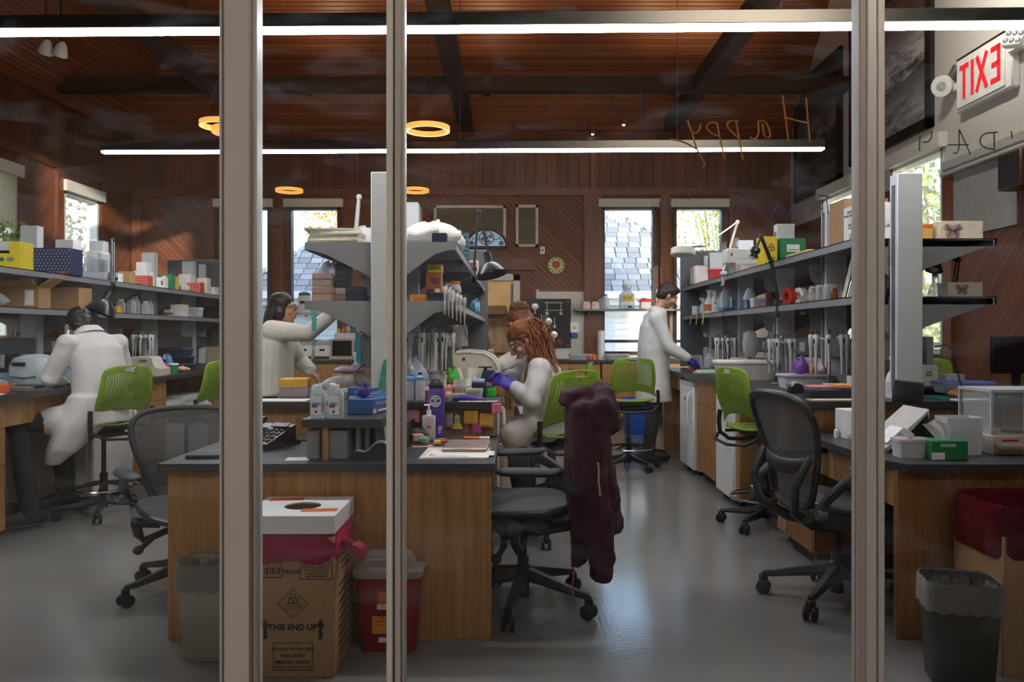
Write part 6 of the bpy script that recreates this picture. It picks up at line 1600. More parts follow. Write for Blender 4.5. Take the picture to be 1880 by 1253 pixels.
# ---- right desk
q = thing('laptop_stand', 'pale sloping stand on the right desk', 'stand', (1.775, 3.72, DT))
MB().prism([(-.12, 0), (.1, .195), (.1, .185), (.02, .10), (-.09, 0)], -.12, .12, Matrix(((1, 0, 0, 0), (0, 0, 1, 0), (0, 1, 0, 0), (0, 0, 0, 1)))).o('slope', mat('bdb5ae', .5), q)
MB().prism([(-.09, 0), (.1, .185), (.12, .1), (.12, 0)], -.1, .1, Matrix(((1, 0, 0, 0), (0, 0, 1, 0), (0, 1, 0, 0), (0, 0, 0, 1)))).o('wedge', BLKG, q)
MB().box((-.05, -.05, .075), (.1, .12, .006), rot=Euler((0, -.73, 0)).to_matrix()).o('leaflet', LABW, q)
q = thing('desk_tablet', 'black tablet on a small stand above the sloping stand', 'tablet', (1.965, 3.98, DT), -.12)
MB().box((.03, .03, .006), (.12, .1, .012), b=.004).o('foot', BLK, q); MB().cyl((.03, .04, .01), (.0, .03, .22), .014, n=10).o('neck', BLK, q)
s_ = MB().box((0, 0, .245), (.15, .014, .115), rot=Euler((-.22, .12, 0)).to_matrix(), b=.005).o('screen', BLK, q); MB().box((0, -.009, .245), (.128, .002, .095), rot=Euler((-.22, .12, 0)).to_matrix()).o('display', mat('2b2a2c', .15), s_)
bottle('clear_jar', 'clear jar behind the pink tray on the right desk', 1.93, 3.76, DT, .034, .115, CLR, STEEL, 'jar', .75, .8, .15)
o = carton('picture_card', 'card with a red picture leaning behind the clear jar', 'card', 2.04, 4.02, DT, .10, .012, .15, PAPER, patches=[('F', .55, .5, .6, .6, mat('a8404a', .6)), ('F', .55, .8, .35, .2, mat('4a4a68', .6))])
bottle('small_bottle', 'small amber bottle with an orange cap between jar and card', 1.99, 3.86, DT, .024, .095, clear('8a5a20', .6), ORANGE)
tub('clear_bin', 'frosted clear bin behind the green tissue box', 'bin', 1.995, 3.58, DT, .165, .13, .165, FROST, None, taper=.93)
o = carton('tissue_box', 'green and white box of laboratory wipes with a tissue pulled up', 'tissue box', 1.845, 3.43, DT, .155, .11, .082, mat('157a48', .5), patches=[('F', .18, .22, .36, .36, LABW), ('F', .45, .78, .42, .16, LABW)], words=[('F', .46, .78, 'KIMTECH', .017, mat('157a48', .5))])
MB().grid(lambda u, v: ((u-.5)*.05*(1+1.2*v)-.005-.03*v*v+.004*sin(u*20), .012*sin(u*9+v*3), .082+.085*v-.02*v*abs(u-.5)*2), 12, 8).o('tissue', mat('f0f0f2', .9), o)
MB().lathe([(.3, .0825), (.3, .084)], n=24, sx=.1, sy=.06).o('slot', PAPER, o)
o = tub('pink_tray', 'clear box with pink contents left of the green tissue box', 'tray', 1.735, 3.48, DT, .145, .11, .072, FROST, clear('e8d8e0', .3), fill=mat('c24a6a', .6))
note('white paper tag standing in the pink tray', 1.70, 3.45, DT+.105, .06, .03, LABW, 'F', .002, tiltz=.6)
q = thing('analytical_balance', 'white balance with a glass draught shield at the right edge', 'balance', (2.26, 3.7, DT))
MB().prism([(-.13, 0), (.22, 0), (.22, .08), (-.13, .08), (-.14, .05)], -.16, .16, Matrix(((1, 0, 0, 0), (0, 0, 1, 0), (0, 1, 0, 0), (0, 0, 0, 1)))).o('body', mat('cfc4ba', .5), q)
MB().box((.02, -.175, .03), (.3, .05, .05), rot=Euler((.5, 0, 0)).to_matrix(), b=.01).o('control_panel', mat('8a7f78', .5), q)
MB().box((-.06, -.163, .062), (.07, .002, .01)).o('red_badge', RED, q)
MB().b2((-.1, -.1, .08), (.2, .14, .272)).o('draught_shield', CLR, q, False)
f_ = MB().b2((-.115, -.115, .272), (.215, .155, .285))
for x, y in ((-.108, -.108), (.208, -.108), (-.108, .148), (.208, .148)): f_.b2((x-.006, y-.006, .08), (x+.006, y+.006, .272))
f_.o('shield_frame', GREYL, q, False); MB().cyl((.05, 0, .08), (.05, 0, .095), .045, n=20).o('pan', STEEL, q)
carton('white_carton', 'white carton standing on the right desk behind the door stile', 'box', 1.735, 4.1, DT, .1, .14, .15, LABW, rz=.2)
bottle('small_bottle', 'tiny white vial on the right desk beside a curled wire', 1.665, 4.12, DT, .013, .055, WHT, WHT)
cable('thin pale wire curled on the right desk', [(1.70, 4.0, DT+.006)]+[(1.70+.035*cos(i*.9), 3.98+.045*sin(i*.9), DT+.008+.012*(i % 3)) for i in range(12)], .003, mat('c8c2b8', .5))
cable('tangle of black cables behind the balance', [(2.1, 3.9, DT+.01)]+[(2.1+.05*cos(i*1.3), 3.88+.06*sin(i*1.1), DT+.012+.02*(i % 3)) for i in range(14)], .005)
# ---- centre desk
q = thing('desk_phone', 'black desk phone on the centre desk', 'phone', (-1.19, 3.78, DT), -.35)
MB().prism([(-.11, .0), (.11, 0), (.11, .10), (-.11, .03)], -.1, .1, Matrix(((0, 0, 1, 0), (1, 0, 0, 0), (0, 1, 0, 0), (0, 0, 0, 1)))).o('base', BLKG, q)
MB().box((-.07, .0, .095), (.05, .2, .03), rot=Euler((.31, 0, 0)).to_matrix(), b=.01).o('handset', BLKG, q)
bt = MB()
for i in range(4):
    for j in range(4): bt.box((-.01+.028*i, -.07+.035*j, .043+.011*j), (.018, .02, .012), rot=Euler((.31, 0, 0)).to_matrix(), b=.003)
bt.o('keys', mat('2c2d30', .5), q); MB().box((.04, .075, .098), (.09, .04, .006), rot=Euler((.31, 0, 0)).to_matrix()).o('display', mat('3a3c40', .3), q)
for s in (-.06, .08): MB().tube([(s, .1, .08), (s, .14, .01), (s, .17, .005)], .008, 6).o('foot', BLK, q)
cable('black phone cord running to the ledge', [(-1.09, 3.86, DT+.02), (-1.02, 3.95, DT+.008), (-.97, 3.9, DT+.02), (-.93, 4.0, DT+.008)], .004)
o = sheet('spiral_notebook', 'black spiral notebook lying on the left of the centre desk', 'notebook', -1.345, 3.47, DT, .15, .1, BLK, .15, .016, b=.003)
MB().tube([(-.07+.14*i/60, -.052+.008*cos(i*1.6), .009+.008*sin(i*1.6)) for i in range(61)], .0015, 4).o('spiral_wire', GREYD, o)
sheet('loose_paper', 'white paper under the left grey file on the centre desk', 'paper', -.925, 3.40, DT, .10, .09, PAPER, .1, .003)
SAN = clear('eef3f5', .25, .08)
for i, (x, y, lab) in enumerate(((-.852, 3.452, 'left of the two clear sanitiser bottles at the ledge\'s near end'), (-.776, 3.452, 'right of the two clear sanitiser bottles at the ledge\'s near end'), (-.812, 3.55, 'third sanitiser bottle, behind the front two on the ledge'))):
    o = bottle('sanitiser_bottle', lab, x, y, BT, .0335, .142, SAN, WHT, 'bottle', .4, .72, .2, 6, .62)
    MB().box((-.004, -.0218, .055), (.043, .001, .08)).o('label', LABW, o)
    MB().box((-.004, -.0226, .062), (.036, .0008, .012)).o('blue_band', LBLUE, o); MB().box((-.01, -.0228, .052), (.026, .0008, .011)).o('red_band', RED, o)
    MB().lathe([(.006, -.004), (.004, .004), (.0005, .009)], n=10, c=(-.004, -.0225, .027), sy=.1).o('drop_mark', TXT, o)
GBX = mat('2a5e9c', .5, 0, .15, 25)
def glovebox(label, x, y, z, rz):
    o = carton('glove_box', label, 'glove box', x, y, z, .235, .12, .07, GBX, rz=rz, patches=[('F', .12, .2, .16, .28, PNKP), ('F', .5, .2, .4, .12, LABW), ('R', .5, .5, .7, .6, mat('1c3f78', .5)), ('T', .5, .5, .5, .4, mat('16305c', .6))], words=[('F', .45, .65, 'NITRILE GLOVES', .018, PNKP)])
    return o
glovebox('near blue glove box on the ledge with a purple glove pulled out', -.672, 3.70, BT, 1.35)
glovebox('far blue glove box on the ledge, behind the near one', -.655, 4.02, BT, 1.5)
glovebox('blue glove box lying on the bench behind the ledge', -.80, 4.42, BT, .05)
bag('purple glove tuft sticking out of the near glove box', -.690, 3.64, BT+.071, .028, .025, .028, PURP, 'glove_tuft', 5, 'glove', .5)
FILE = mat('7d8184', .6, 0, .03)
for i, (x, w_, lab) in enumerate(((-.862, .055, 'grey magazine file left of the ledge upright'), (-.757, .085, 'grey magazine file right of the ledge upright'))):
    carton('magazine_file', lab, 'file', x, 3.53, DT, w_, .25, .125, FILE)
for i, (c_, m_) in enumerate((('pale blue', mat('9db4c4', .6)), ('grey-blue', mat('7a8a98', .6)), ('dark blue', mat('3a4a68', .6)))):
    carton('folder', '%s folder standing under the ledge' % c_, 'folder', -.69+.03*i, 3.60+.05*i, DT, .014, .24, .13, m_)
tape_disp('black and white tape dispenser on the centre desk', -.61, 3.43, DT, .155, pi, BLK, WHT)
q = thing('letter_tray', 'black letter tray with papers under the ledge', 'tray', (-.55, 3.98, DT))
MB().b2((-.13, -.16, .002), (.03, .16, .006)).b2((-.13, -.16, .07), (.03, .16, .076)).b2((-.13, -.16, 0), (-.125, .16, .1)).b2((.025, -.16, 0), (.03, .16, .1)).o('tray', BLK, q, False)
for i in range(3): MB().box((-.05+.003*i, 0, .012+.014*i), (.13, .28, .011)).o('paper_pile', (PAPER, CREAM, mat('b8c0b0', .7))[i], q)
carton('bookend', 'thin black bookend on the centre desk beside the door stile', 'bookend', -.51, 3.78, DT, .012, .1, .1, BLK)
for i in range(4): sheet('sticky_pad', ('bottom', 'second', 'third', 'top')[i]+' pad of the sticky-note pile behind the bookend', 'notepad', -.468, 3.86, DT+.0125*i, .05, .06, (mat('b8b040', .7), BLK, mat('d8c870', .7), PINK)[i], .1*i, .012)
def hang(label, x, y, z, cols, w=.022, h=.05, rz=0):
    """strip of page flags stuck one above the other"""
    q = thing('flag_strip', label, 'flags', (x, y, z), rz)
    for i, m_ in enumerate(cols):
        MB().grid(lambda u, v: ((u-.5)*w+.006*i-.004*sin(i+v*2), -.001-.004*i-.008*(1-v)*0, -h*i*.9-h*(1-v)), 2, 4).o('flag', m_, q)
    return q
hang('mint and yellow flag strip hanging from the ledge edge', -.558, 3.50, BT-.036, (mat('bcd8c0', .7), mat('c4dcc4', .7), mat('d8ac3a', .6)), .026, .05)
for i, (c_, cols) in enumerate((('blue', (mat('9aa8d8', .7), LABW, mat('8898d0', .7))), ('orange and yellow', (mat('e0a04a', .7), YEL, mat('d8a040', .7))), ('pink', (PINK, mat('e07898', .7))), ('violet', (mat('9080c0', .7), mat('a8a0d0', .7))))):
    hang('%s flag strip on the right ledge edge' % c_, -.560, 3.86+.07*i, BT-.036, cols, .03, .026)
o = bottle('water_bottle', 'purple metal water bottle with a black lid on the centre desk', -.41, 4.16, DT, .045, .275, mat('5f43a0', .35, .2), BLK, 'bottle', .72, .8, .13)
MB().lathe([(.0335, .235), (.036, .243), (.036, .278), (.03, .286)], n=20).o('lid', BLK, o)
MB().tube([(-.02, 0, .28), (-.012, 0, .298), (.012, 0, .298), (.02, 0, .28)], .005, 6).o('lid_loop', BLK, o)
def arcpatch(r, cz, rad, m_, par, nm, cx=0):
    mb = MB(); n = 24
    mb.v = [V((r*sin(cx), -r*cos(cx), cz))]+[V((r*sin(cx+rad*cos(2*pi*i/n)/r), -r*cos(cx+rad*cos(2*pi*i/n)/r), cz+rad*sin(2*pi*i/n))) for i in range(n)]
    mb.f = [(0, 1+i, 1+(i+1) % n) for i in range(n)]
    return mb.o(nm, m_, par)
arcpatch(.0464, .19, .031, LABW, o, 'round_sticker')
for i, s_ in enumerate(('WOMEN', 'BELONG IN', 'THE', 'SCIENCES')): text(s_, .0105, BLK, o, faceM(V((0, -.0472, .208-.0118*i)), 'F'))
arcpatch(.0464, .05, .013, mat('9ac8e0', .5), o, 'cloud_sticker', .55); arcpatch(.0464, .03, .009, mat('d090d0', .5), o, 'flower_sticker', .45)
o = tag(MB().lathe([(.9, 0), (1, .008), (1, .115), (.9, .122)], n=24, sx=.033, sy=.022, e=5).o('lotion_bottle', mat('e2d6da', .4, alpha=.9), loc=(-.437, 4.05, DT)), 'pale pump lotion bottle before the purple water bottle', 'bottle')
MB().cyl((0, 0, .12), (0, 0, .15), .013, n=14).cyl((0, 0, .15), (0, 0, .172), .005, n=8).box((-.008, 0, .175), (.035, .014, .008), b=.003).o('pump', WHT, o)
MB().box((.002, -.0226, .055), (.034, .0012, .05)).o('label', mat('e8dfe0', .6), o); MB().box((.002, -.0234, .066), (.024, .001, .016)).o('pink_print', mat('c98a90', .6), o)
PY = 4.268
note('pink paper note on the bench end beside the door stile', -.545, PY, .838, .075, .08, mat('e09a9a', .7), 'F', .004)
note('grey drawing note behind the water bottle', -.352, PY, .812, .04, .075, mat('b0aaa4', .7), 'F', .003, lines=4)
note('left yellow sticky note with handwriting', -.235, PY, .828, .074, .07, mat('d8a21e', .7), 'F', .006, lines=6)
note('right yellow sticky note with handwriting', -.150, PY, .812, .074, .07, mat('dba520', .7), 'F', .008, lines=5, tiltz=.05)
note('small pink sticky note with a scribble below the yellow notes', -.205, PY, .766, .052, .052, mat('d85a9a', .7), 'F', .004, lines=4)
note('plain pink sticky note at the right corner of the bench end', -.097, 4.245, .878, .05, .055, mat('e06a8a', .7), 'F', .004)
q = thing('flask_sticker', 'flask-shaped sticker with a yellow liquid and a face', 'sticker', (-.308, PY, .80))
def flat(par, pts, m_, nm, y=0): MB().prism(pts, -.001, .001, Matrix(((1, 0, 0, 0), (0, 0, 1, y), (0, 1, 0, 0), (0, 0, 0, 1)))).o(nm, m_, par, False)
flat(q, [(-.012, .036), (.012, .036), (.015, .0), (.029, -.026), (.026, -.036), (-.026, -.036), (-.029, -.026), (-.015, 0)], mat('b8b0b0', .5), 'outline')
flat(q, [(-.018, -.006), (.018, -.006), (.027, -.027), (-.027, -.027)], mat('f2e02a', .5), 'yellow_liquid', -.0012); flat(q, [(-.012, .018), (.012, .018), (.0125, .028), (-.0125, .028)], mat('5fd0a0', .5), 'green_band', -.0012); flat(q, [(-.012, .028), (.012, .028), (.008, .04), (-.008, .04)], mat('f0d050', .5), 'cork', -.0012)
MB().ell((-.005, -.0015, .006), .0018, 6, 4).ell((.005, -.0015, .006), .0018, 6, 4).o('eyes', BLK, q)
q = thing('round_sticker', 'navy round sticker with a white rim on the bench end', 'sticker', (-.478, PY, .795)); MB().cyl((0, 0, 0), (0, -.001, 0), .032, n=28).o('rim', LABW, q); MB().cyl((0, -.001, 0), (0, -.0018, 0), .029, n=28).o('disc', mat('1f1f50', .6), q)
PXm = Matrix(((1, 0, 0, 0), (0, 0, 1, 0), (0, 1, 0, 0), (0, 0, 0, 1)))
sheet('document_folder', 'pinkish folder holding white papers under the laptop', 'folder', -.262, 3.56, DT, .29, .33, mat('dcc8bc', .8), -.02, .006)
o = sheet('printed_paper', 'white sheet with a printed chart under the laptop', 'paper', -.245, 3.50, DT+.0065, .27, .2, LABW, -.03, .003)
ch = MB()
for i in range(11): ch.box((-.085+.012*i, -.055+.0, .0034), (.0016, .03+.012*(i % 3), .0006), rz=.12)
ch.box((-.02, -.078, .0034), (.15, .0022, .0006)).box((-.1, -.05, .0034), (.003, .06, .0006)); ch.o('chart_print', mat('6a6aa0', .8), o)
pm_ = MB(); 
for i in range(5): pm_.box((-.125+.004*i, -.04, .0034), (.0014, .07, .0006))
pm_.o('text_print', TXT, o)
sheet('white_card', 'white card sticking out right of the printed sheet', 'card', -.135, 3.53, DT+.0062, .09, .12, LABW, .02, .002)
o = tag(MB().box((0, 0, .008), (.205, .3, .016), b=.006).o('laptop', mat('b5a091', .35, .7, .02), loc=(-.222, 3.70, DT+.0105), rz=-.03), 'closed champagne-coloured laptop on papers on the centre desk', 'laptop')
MB().box((0, -.01, .0164), (.028, .012, .0008), b=.0003).o('lid_mark', mat('4a403a', .4), o)
for i, (x, y, rz, c1, lab) in enumerate(((-.375, 3.98, .5, PURP, 'purple pen beside the laptop'), (-.345, 3.96, .35, ORANGE, 'orange and black pen beside the laptop'), (-.365, 4.02, .65, mat('8a8a90', .4), 'grey pen behind the other two beside the laptop'), (-.195, 4.06, -.05, ORANGE, 'long orange and white marker behind the laptop'), (-.16, 4.14, -.06, BLK, 'black marker behind the orange marker'))):
    L = .13 if i > 2 else .1
    o = tag(MB().cyl((-L/2, 0, .006), (L/2, 0, .006), .0055 if i < 3 else .008, n=10).o('pen', c1, loc=(x, y, DT), rz=rz), lab, 'pen')
    MB().cyl((L*.12, 0, .006), (L*.51, 0, .006), .006 if i < 3 else .0086, n=10).o('cap', (WHT if i == 3 else BLK), o)
sheet('pink_note_pad', 'pink paper strip under the orange marker', 'paper', -.165, 4.0, DT, .075, .045, mat('e0a0a8', .7), 0, .004)
q = thing('key_bunch', 'bunch of keys with green and yellow tags before the lotion bottle', 'keys', (-.455, 3.84, DT))
MB().tube([(.02*cos(i*.5), .02*sin(i*.5), .012+.004*sin(i)) for i in range(13)], .0018, 5, True).o('ring', STEEL, q)
for i in range(6): MB().box((.03*cos(i*1.1), .03*sin(i*1.1), .006+.005*i), (.022, .05, .003), rz=i*1.1, b=.001).o('key', (mat('b89a50', .3, .8), STEEL, BLK)[i % 3], q)
MB().ell((.02, -.02, .03), (.03, .02, .018), 10, 7).o('green_fob', mat('6fae7a', .6), q); MB().box((.08, .01, .012), (.03, .03, .02), rz=.5, b=.004).o('yellow_fob', YEL, q)
bag('brown leather pouch behind the keys', -.475, 3.93, DT, .05, .035, .035, mat('3a2820', .6), 'pouch', 9, 'pouch', .12)
sheet('pink_paper', 'pink paper under the keys', 'paper', -.44, 3.80, DT, .10, .06, mat('d8a8a8', .7), .3, .002)
# ---- centre bench top, right half
bag('clear plastic bag with something blue inside, beside the door stile on the centre bench', -.60, 4.62, BT, .10, .12, .105, clear('dfeaf2', .28, .1), 'plastic_bag', 3)
bottle('blue_bottle', 'blue bottle inside the clear plastic bag', -.60, 4.66, BT+.004, .05, .15, clear('4aa0e0', .6), BLUE)
for i, (x, lab) in enumerate(((-.575, 'left of two clear tubes with blue caps on the centre bench'), (-.515, 'right of two clear tubes with blue caps on the centre bench'))):
    bottle('centrifuge_tube', lab, x, 4.34, BT, .026, .13, CLRP, LBLUE, 'tube', .95, .8, .14)
bottle('small_bottle', 'small bottle with a black cap behind the blue-capped tubes', -.53, 4.46, BT, .022, .15, LABW, BLK, lab=PINK)
o = tub('frosted_beaker', 'frosted beaker topped with crumpled foil', 'beaker', -.455, 4.74, BT, .105, .105, .135, FROST, None, taper=.8, e=2)
MB().grid(lambda u, v: ((u-.5)*.13+.004*sin(v*30), (v-.5)*.12, .136+.006*sin(u*19)+.006*sin(v*23+2)), 10, 10).o('foil_cover', mat('c8cacc', .25, 1, .1), o)
tuberack('orange tube rack behind the purple bottle on the centre bench', -.47, 4.55, BT, ORANGE, 5, 3, capm=PINK)
tuberack('second orange tube rack, right of the frosted beaker', -.37, 4.62, BT, mat('e8843a', .5), 6, 3, capm=WHT)
carton('red_rack', 'long red rack behind the frosted beaker', 'rack', -.36, 5.0, BT, .14, .09, .06, RED, patches=[('T', .5, .5, .9, .8, mat('7a1a18', .6))])
carton('red_rack', 'lower red rack in front of the long red rack', 'rack', -.355, 4.86, BT, .11, .07, .045, mat('a8281f', .5))
tub('red_tub', 'red patterned tub behind the lotion bottle', 'tub', -.465, 4.40, BT, .065, .065, .06, RED, WHT, e=2)
carton('red_sachet', 'red and white sachet box right of the water bottle', 'box', -.365, 4.39, BT, .045, .04, .07, mat('d86a60', .6), patches=[('F', .5, .5, .6, .4, LABW)])
tub('black_cup', 'small black cup behind the red sachet box', 'cup', -.335, 4.46, BT, .05, .05, .065, BLK, e=2)
o = tub('printed_cup', 'clear cup printed with dark letters on the centre bench', 'cup', -.305, 4.42, BT, .07, .07, .11, CLRP, e=2, fill=CREAM)
MB().lathe([(.0335, .04), (.0345, .07)], n=18, cap=False).o('letter_band', mat('9a8a74', .6), o)
tub('printed_cup', 'lower clear cup of wooden sticks beside the printed cup', 'cup', -.29, 4.54, BT, .075, .075, .07, CLRP, e=2, fill=mat('c8b48a', .6))
tub('cream_dish', 'cream-filled clear box right of the printed cup', 'box', -.225, 4.43, BT, .095, .09, .05, CLRP, clear('e8e0c8', .4), fill=CREAM)
tub('cream_dish', 'flat cream-filled clear box in front of the printed cup', 'box', -.315, 4.345, BT, .1, .06, .03, CLRP, clear('e8e0c8', .4), fill=CREAM)
gq = MB()
gq.chain([(-.06, 0, .014), (0, .005, .018), (.045, -.003, .014)], [.014, .02, .016], 8)
for i in range(4): gq.chain([(.04, -.012+.009*i, .014), (.07, -.018+.013*i, .012), (.095, -.016+.012*i, .009)], [.009, .008, .006], 7)
tag(remesh(gq.o('used_glove', PURP, loc=(-.26, 4.31, BT)), .004, 2), 'crumpled purple glove lying at the front edge of the centre bench', 'glove')
for i in range(3): sheet('paper_strip', ('left', 'middle', 'right')[i]+' white paper strip along the front edge of the centre bench', 'paper', -.265+.07*i, 4.272, BT, .065, .03, PAPER, .05*i, .004)
o = tag(MB().lathe([(.045, 0), (.03, .05), (.02, .10)], n=14, e=3).grid(lambda u, v: ((u-.5)*.09*(.4+v), .02*sin(u*9), .05+.11*v), 6, 5).o('paper_cone', PAPER, loc=(-.28, 4.74, BT)), 'crumpled white paper cone standing behind the cream box', 'paper')
bottle('small_bottle', 'little bottle with a turquoise cap behind the paper cone', -.255, 4.88, BT, .03, .12, mat('e8c8c0', .5), TURQ)
carton('navy_box', 'navy box with a pale blue lid on the centre bench', 'box', -.205, 4.60, BT, .085, .09, .085, NAVY)
carton('pale_blue_lid', 'pale blue box stacked on the navy box', 'box', -.21, 4.61, BT+.0855, .07, .08, .018, mat('a8c8e8', .5))
carton('green_block', 'bright green tip rack right of the navy box', 'rack', -.133, 4.66, BT, .05, .08, .045, mat('30d030', .5), patches=[('T', .5, .5, .8, .8, GRN)])
carton('orange_brown_block', 'amber tip rack at the right edge of the centre bench', 'rack', -.105, 4.80, BT, .055, .1, .05, mat('a85820', .5))
tuberack('green tube rack before the blue sloping panel', -.165, 4.93, BT+.0, GRN, 4, 3, capm=RED)
q = thing('sloping_panel', 'dark blue sloping gel reader with a white pen on it', 'instrument', (-.16, 5.12, BT))
MB().prism([(-.07, 0), (.065, 0), (.03, .13), (-.045, .13)], -.05, .05, Matrix(((1, 0, 0, 0), (0, 0, 1, 0), (0, 1, 0, 0), (0, 0, 0, 1)))).o('body', mat('1f3f5c', .4), q)
MB().box((.055, -.03, .07), (.012, .1, .12), rot=Euler((0, -.26, 0)).to_matrix(), b=.003).o('white_edge', WHT, q); MB().cyl((-.03, 0, .13), (-.03, 0, .15), .012).b2((-.075, -.02, .148), (.015, .02, .156), .003).o('black_stand', BLK, q)
o = tag(MB().cyl((-.04, -.0, .0), (.0, -.0, .09), .008, n=8).o('white_marker', WHT, loc=(-.20, 5.02, BT+.06)), 'white marker leaning on the dark blue gel reader', 'marker'); MB().box((.02, 0, -.012), (.07, .04, .02), b=.005).o('eraser_base', WHT, o)
q = thing('benchtop_centrifuge', 'large cream benchtop centrifuge behind the red-haired woman\'s hands', 'centrifuge', (-.235, 5.72, BT))
pf = [(-.19, 0), (.12, 0), (.14, .05), (.13, .15), (.09, .21), (.02, .245), (-.1, .255), (-.17, .25), (-.19, .22)]
MB().prism(pf, -.17, .17, Matrix(((1, 0, 0, 0), (0, 0, 1, 0), (0, 1, 0, 0), (0, 0, 0, 1)))).o('body', mat('d3cdbc', .45), q)
MB().tube([(a, -.172, b) for a, b in ((-.17, .235), (-.1, .24), (.02, .23), (.08, .195), (.115, .14), (.122, .05))], .008, 6).o('trim', WHT, q); MB().box((-.12, -.172, .19), (.02, .004, .02)).o('button', BLK, q)
o = bag('bright green cloth bag on the centre bench under the shelf', -.415, 5.25, BT, .05, .05, .068, mat('4ab83a', .5), 'green_bag', 12, 'bag', .35)
pch = tag(MB().grid(lambda u, v: ((u-.5)*.14*(1-.06*v), -.012+.02*sin(u*8+v*3)*(.4+.6*v)-.02*cos(u*3.1), .15*v), 16, 14).grid(lambda u, v: ((u-.5)*.14*(1-.06*v), .015+.012*sin(u*7+v*2), .15*v), 16, 14).o('foil_pouch', mat('d4d6d8', .22, .9, .05), loc=(-.40, 5.62, 1.19)), 'silver foil pouch tucked above the service rail of the centre shelf', 'pouch')
carton('dark_instrument', 'dark grey instrument under the silver foil pouch', 'instrument', -.44, 5.66, BT, .12, .2, .279, mat('4a4c50', .5), b=.01)
pip_stand('near centre-bench pipette stand', -.555, 4.80, BT, .37, 6, .3, plabel='grey pipette on the near stand of the centre bench')
pip_stand('far centre-bench pipette stand', -.50, 5.32, BT, .37, 5, .9, plabel='grey pipette on the far stand of the centre bench')
hang('pale yellow and violet flag strip on the centre upright', -.64, 4.55, 1.25, (mat('d8d8a0', .7), mat('b8a8d8', .7), mat('d8d090', .7)), .03, .05)
o = tag(MB().lathe([(.055, 0), (.012, .22), (.002, .23)], n=16).o('tinsel_tree', mat('2f8f7a', .5), loc=(-.70, 4.32, BT)), 'little teal tinsel tree beside the tall grey upright', 'ornament')
tn = MB()
for i in range(900):
    z = U_(0, .225); r = .055*(1-z/.232)+.006; a = U_(0, 6.28); p = V((r*cos(a), r*sin(a), z)); d_ = V((cos(a), sin(a), U_(-.6, .6)))*.012; s_ = V((-sin(a), cos(a), 0))*.0022
    tn.add([p-s_, p+s_, p+d_], [(0, 1, 2)])
tag(tn.o('tinsel', mat('58c8b0', .2, .6, .3, 90), o, False), kind='stuff')
# ---- centre bench top, left half
sheet('white_tray_paper', 'white absorbent paper at the left front edge of the centre bench', 'paper', -1.27, 4.36, BT, .28, .17, mat('d8d6d4', .8), 0, .004)
tipbox('low clear tip box with a yellow lid at the left front of the centre bench', -1.27, 4.62, BT, clear('e8d8d8', .4), mat('e8b43a', .5), .05, 1.3)
sheet('black_tablet', 'thin black tool lying left of the yellow-lidded tip box', 'tool', -1.40, 4.52, BT, .1, .05, BLK, .4, .012)
carton('brown_open_box', 'brown box wrapped in clear plastic on the left of the centre bench', 'box', -.98, 5.0, BT, .26, .3, .12, CARDL)
bag('clear plastic sheet draped before the brown box', -1.00, 4.78, BT, .17, .07, .055, clear('e4e6e8', .25, .12), 'plastic_wrap', 8, 'plastic', .3)
sheet('yellow_sponge', 'yellow patterned cloth under the plastic sheet', 'cloth', -.84, 4.60, BT, .14, .09, mat('d8d060', .8), .05, .015, b=.004)
for i in range(4): bottle('small_vial', ('leftmost', 'second', 'third', 'rightmost')[i]+' white-capped vial in the row behind the sanitiser bottles', -1.02+.055*i, 4.52, BT, .019, .055, CLRP, WHT, 'vial', .9, .7, .35)
bottle('small_bottle', 'tiny amber bottle before the brown box on the centre bench', -1.06, 4.62, BT, .022, .085, clear('6a2a18', .7), WHT)
spray('spray_bottle', 'cream spray bottle standing behind the brown box, centre bench', -1.09, 5.5, BT, .26, mat('e4dfcf', .5), WHT, 3.0)
carton('grey_switch_box', 'grey box on the service rail left of the tall grey upright', 'box', -.86, 4.62, 1.08, .06, .07, .19, GREYP)
hang('turquoise tape strip on the grey switch box', -.90, 4.58, 1.28, (mat('2aa8c8', .5), mat('2aa8c8', .5)), .028, .09)
cable('thin black cable looping below the grey switch box', [(-.86, 4.58, 1.1), (-.92, 4.55, 1.05), (-.90, 4.53, .98), (-.82, 4.52, .93)], .003)
bag('lavender and white folded cloth on the brown box', -1.03, 4.96, BT+.12, .10, .06, .022, mat('c8c0d8', .7), 'folded_cloth', 17, 'cloth', .15)
# ---- centre shelving, upper tier
for i in range(10):
    sheet('journal', ('lowest', 'second', 'third', 'fourth', 'fifth', 'sixth', 'seventh', 'eighth', 'ninth', 'topmost')[i]+' journal of the stack on the left of the centre upper shelf', 'magazine', -1.035+U_(-.012, .012)-(.03 if i == 9 else 0), 4.66+U_(-.01, .01), CU+.0092*i, .29, .22, mat(('d8d2bc', 'c8c6b8', 'd4cdb4', 'cfcab8', 'c4c0ae')[i % 5], .7), U_(-.1, .1)+(.14 if i == 9 else 0), .0088)
carton('white_box', 'white box leaning beside the journals on the centre upper shelf', 'box', -.86, 4.82, CU, .13, .2, .115, LABW, rz=.2)
task_lamp('white folded desk lamp rising over the journals', (-1.05, 5.25, CU), W(659, 362, 5.25), W(652, 425, 5.3), W(668, 434, 5.35), (.3, 0, -1), mat('d8d8d4', .4), .06, .09)
bag('big white plastic bag on the right of the centre upper shelf', -.50, 4.72, CU, .17, .12, .07, mat('dcdad6', .5), 'plastic_bag', 21, 'bag', .2)
bag('white plastic bag draped over the shelf edge, centre upper shelf', -.37, 5.05, CU, .06, .25, .06, mat('dcdad6', .5), 'plastic_bag', 25, 'bag', .25)
carton('navy_tip_box', 'small navy box in front of the white plastic bag', 'tip box', -.425, 4.53, CU, .085, .07, .055, NAVY, patches=[('T', .5, .5, .9, .9, clear('8890a8', .4))])
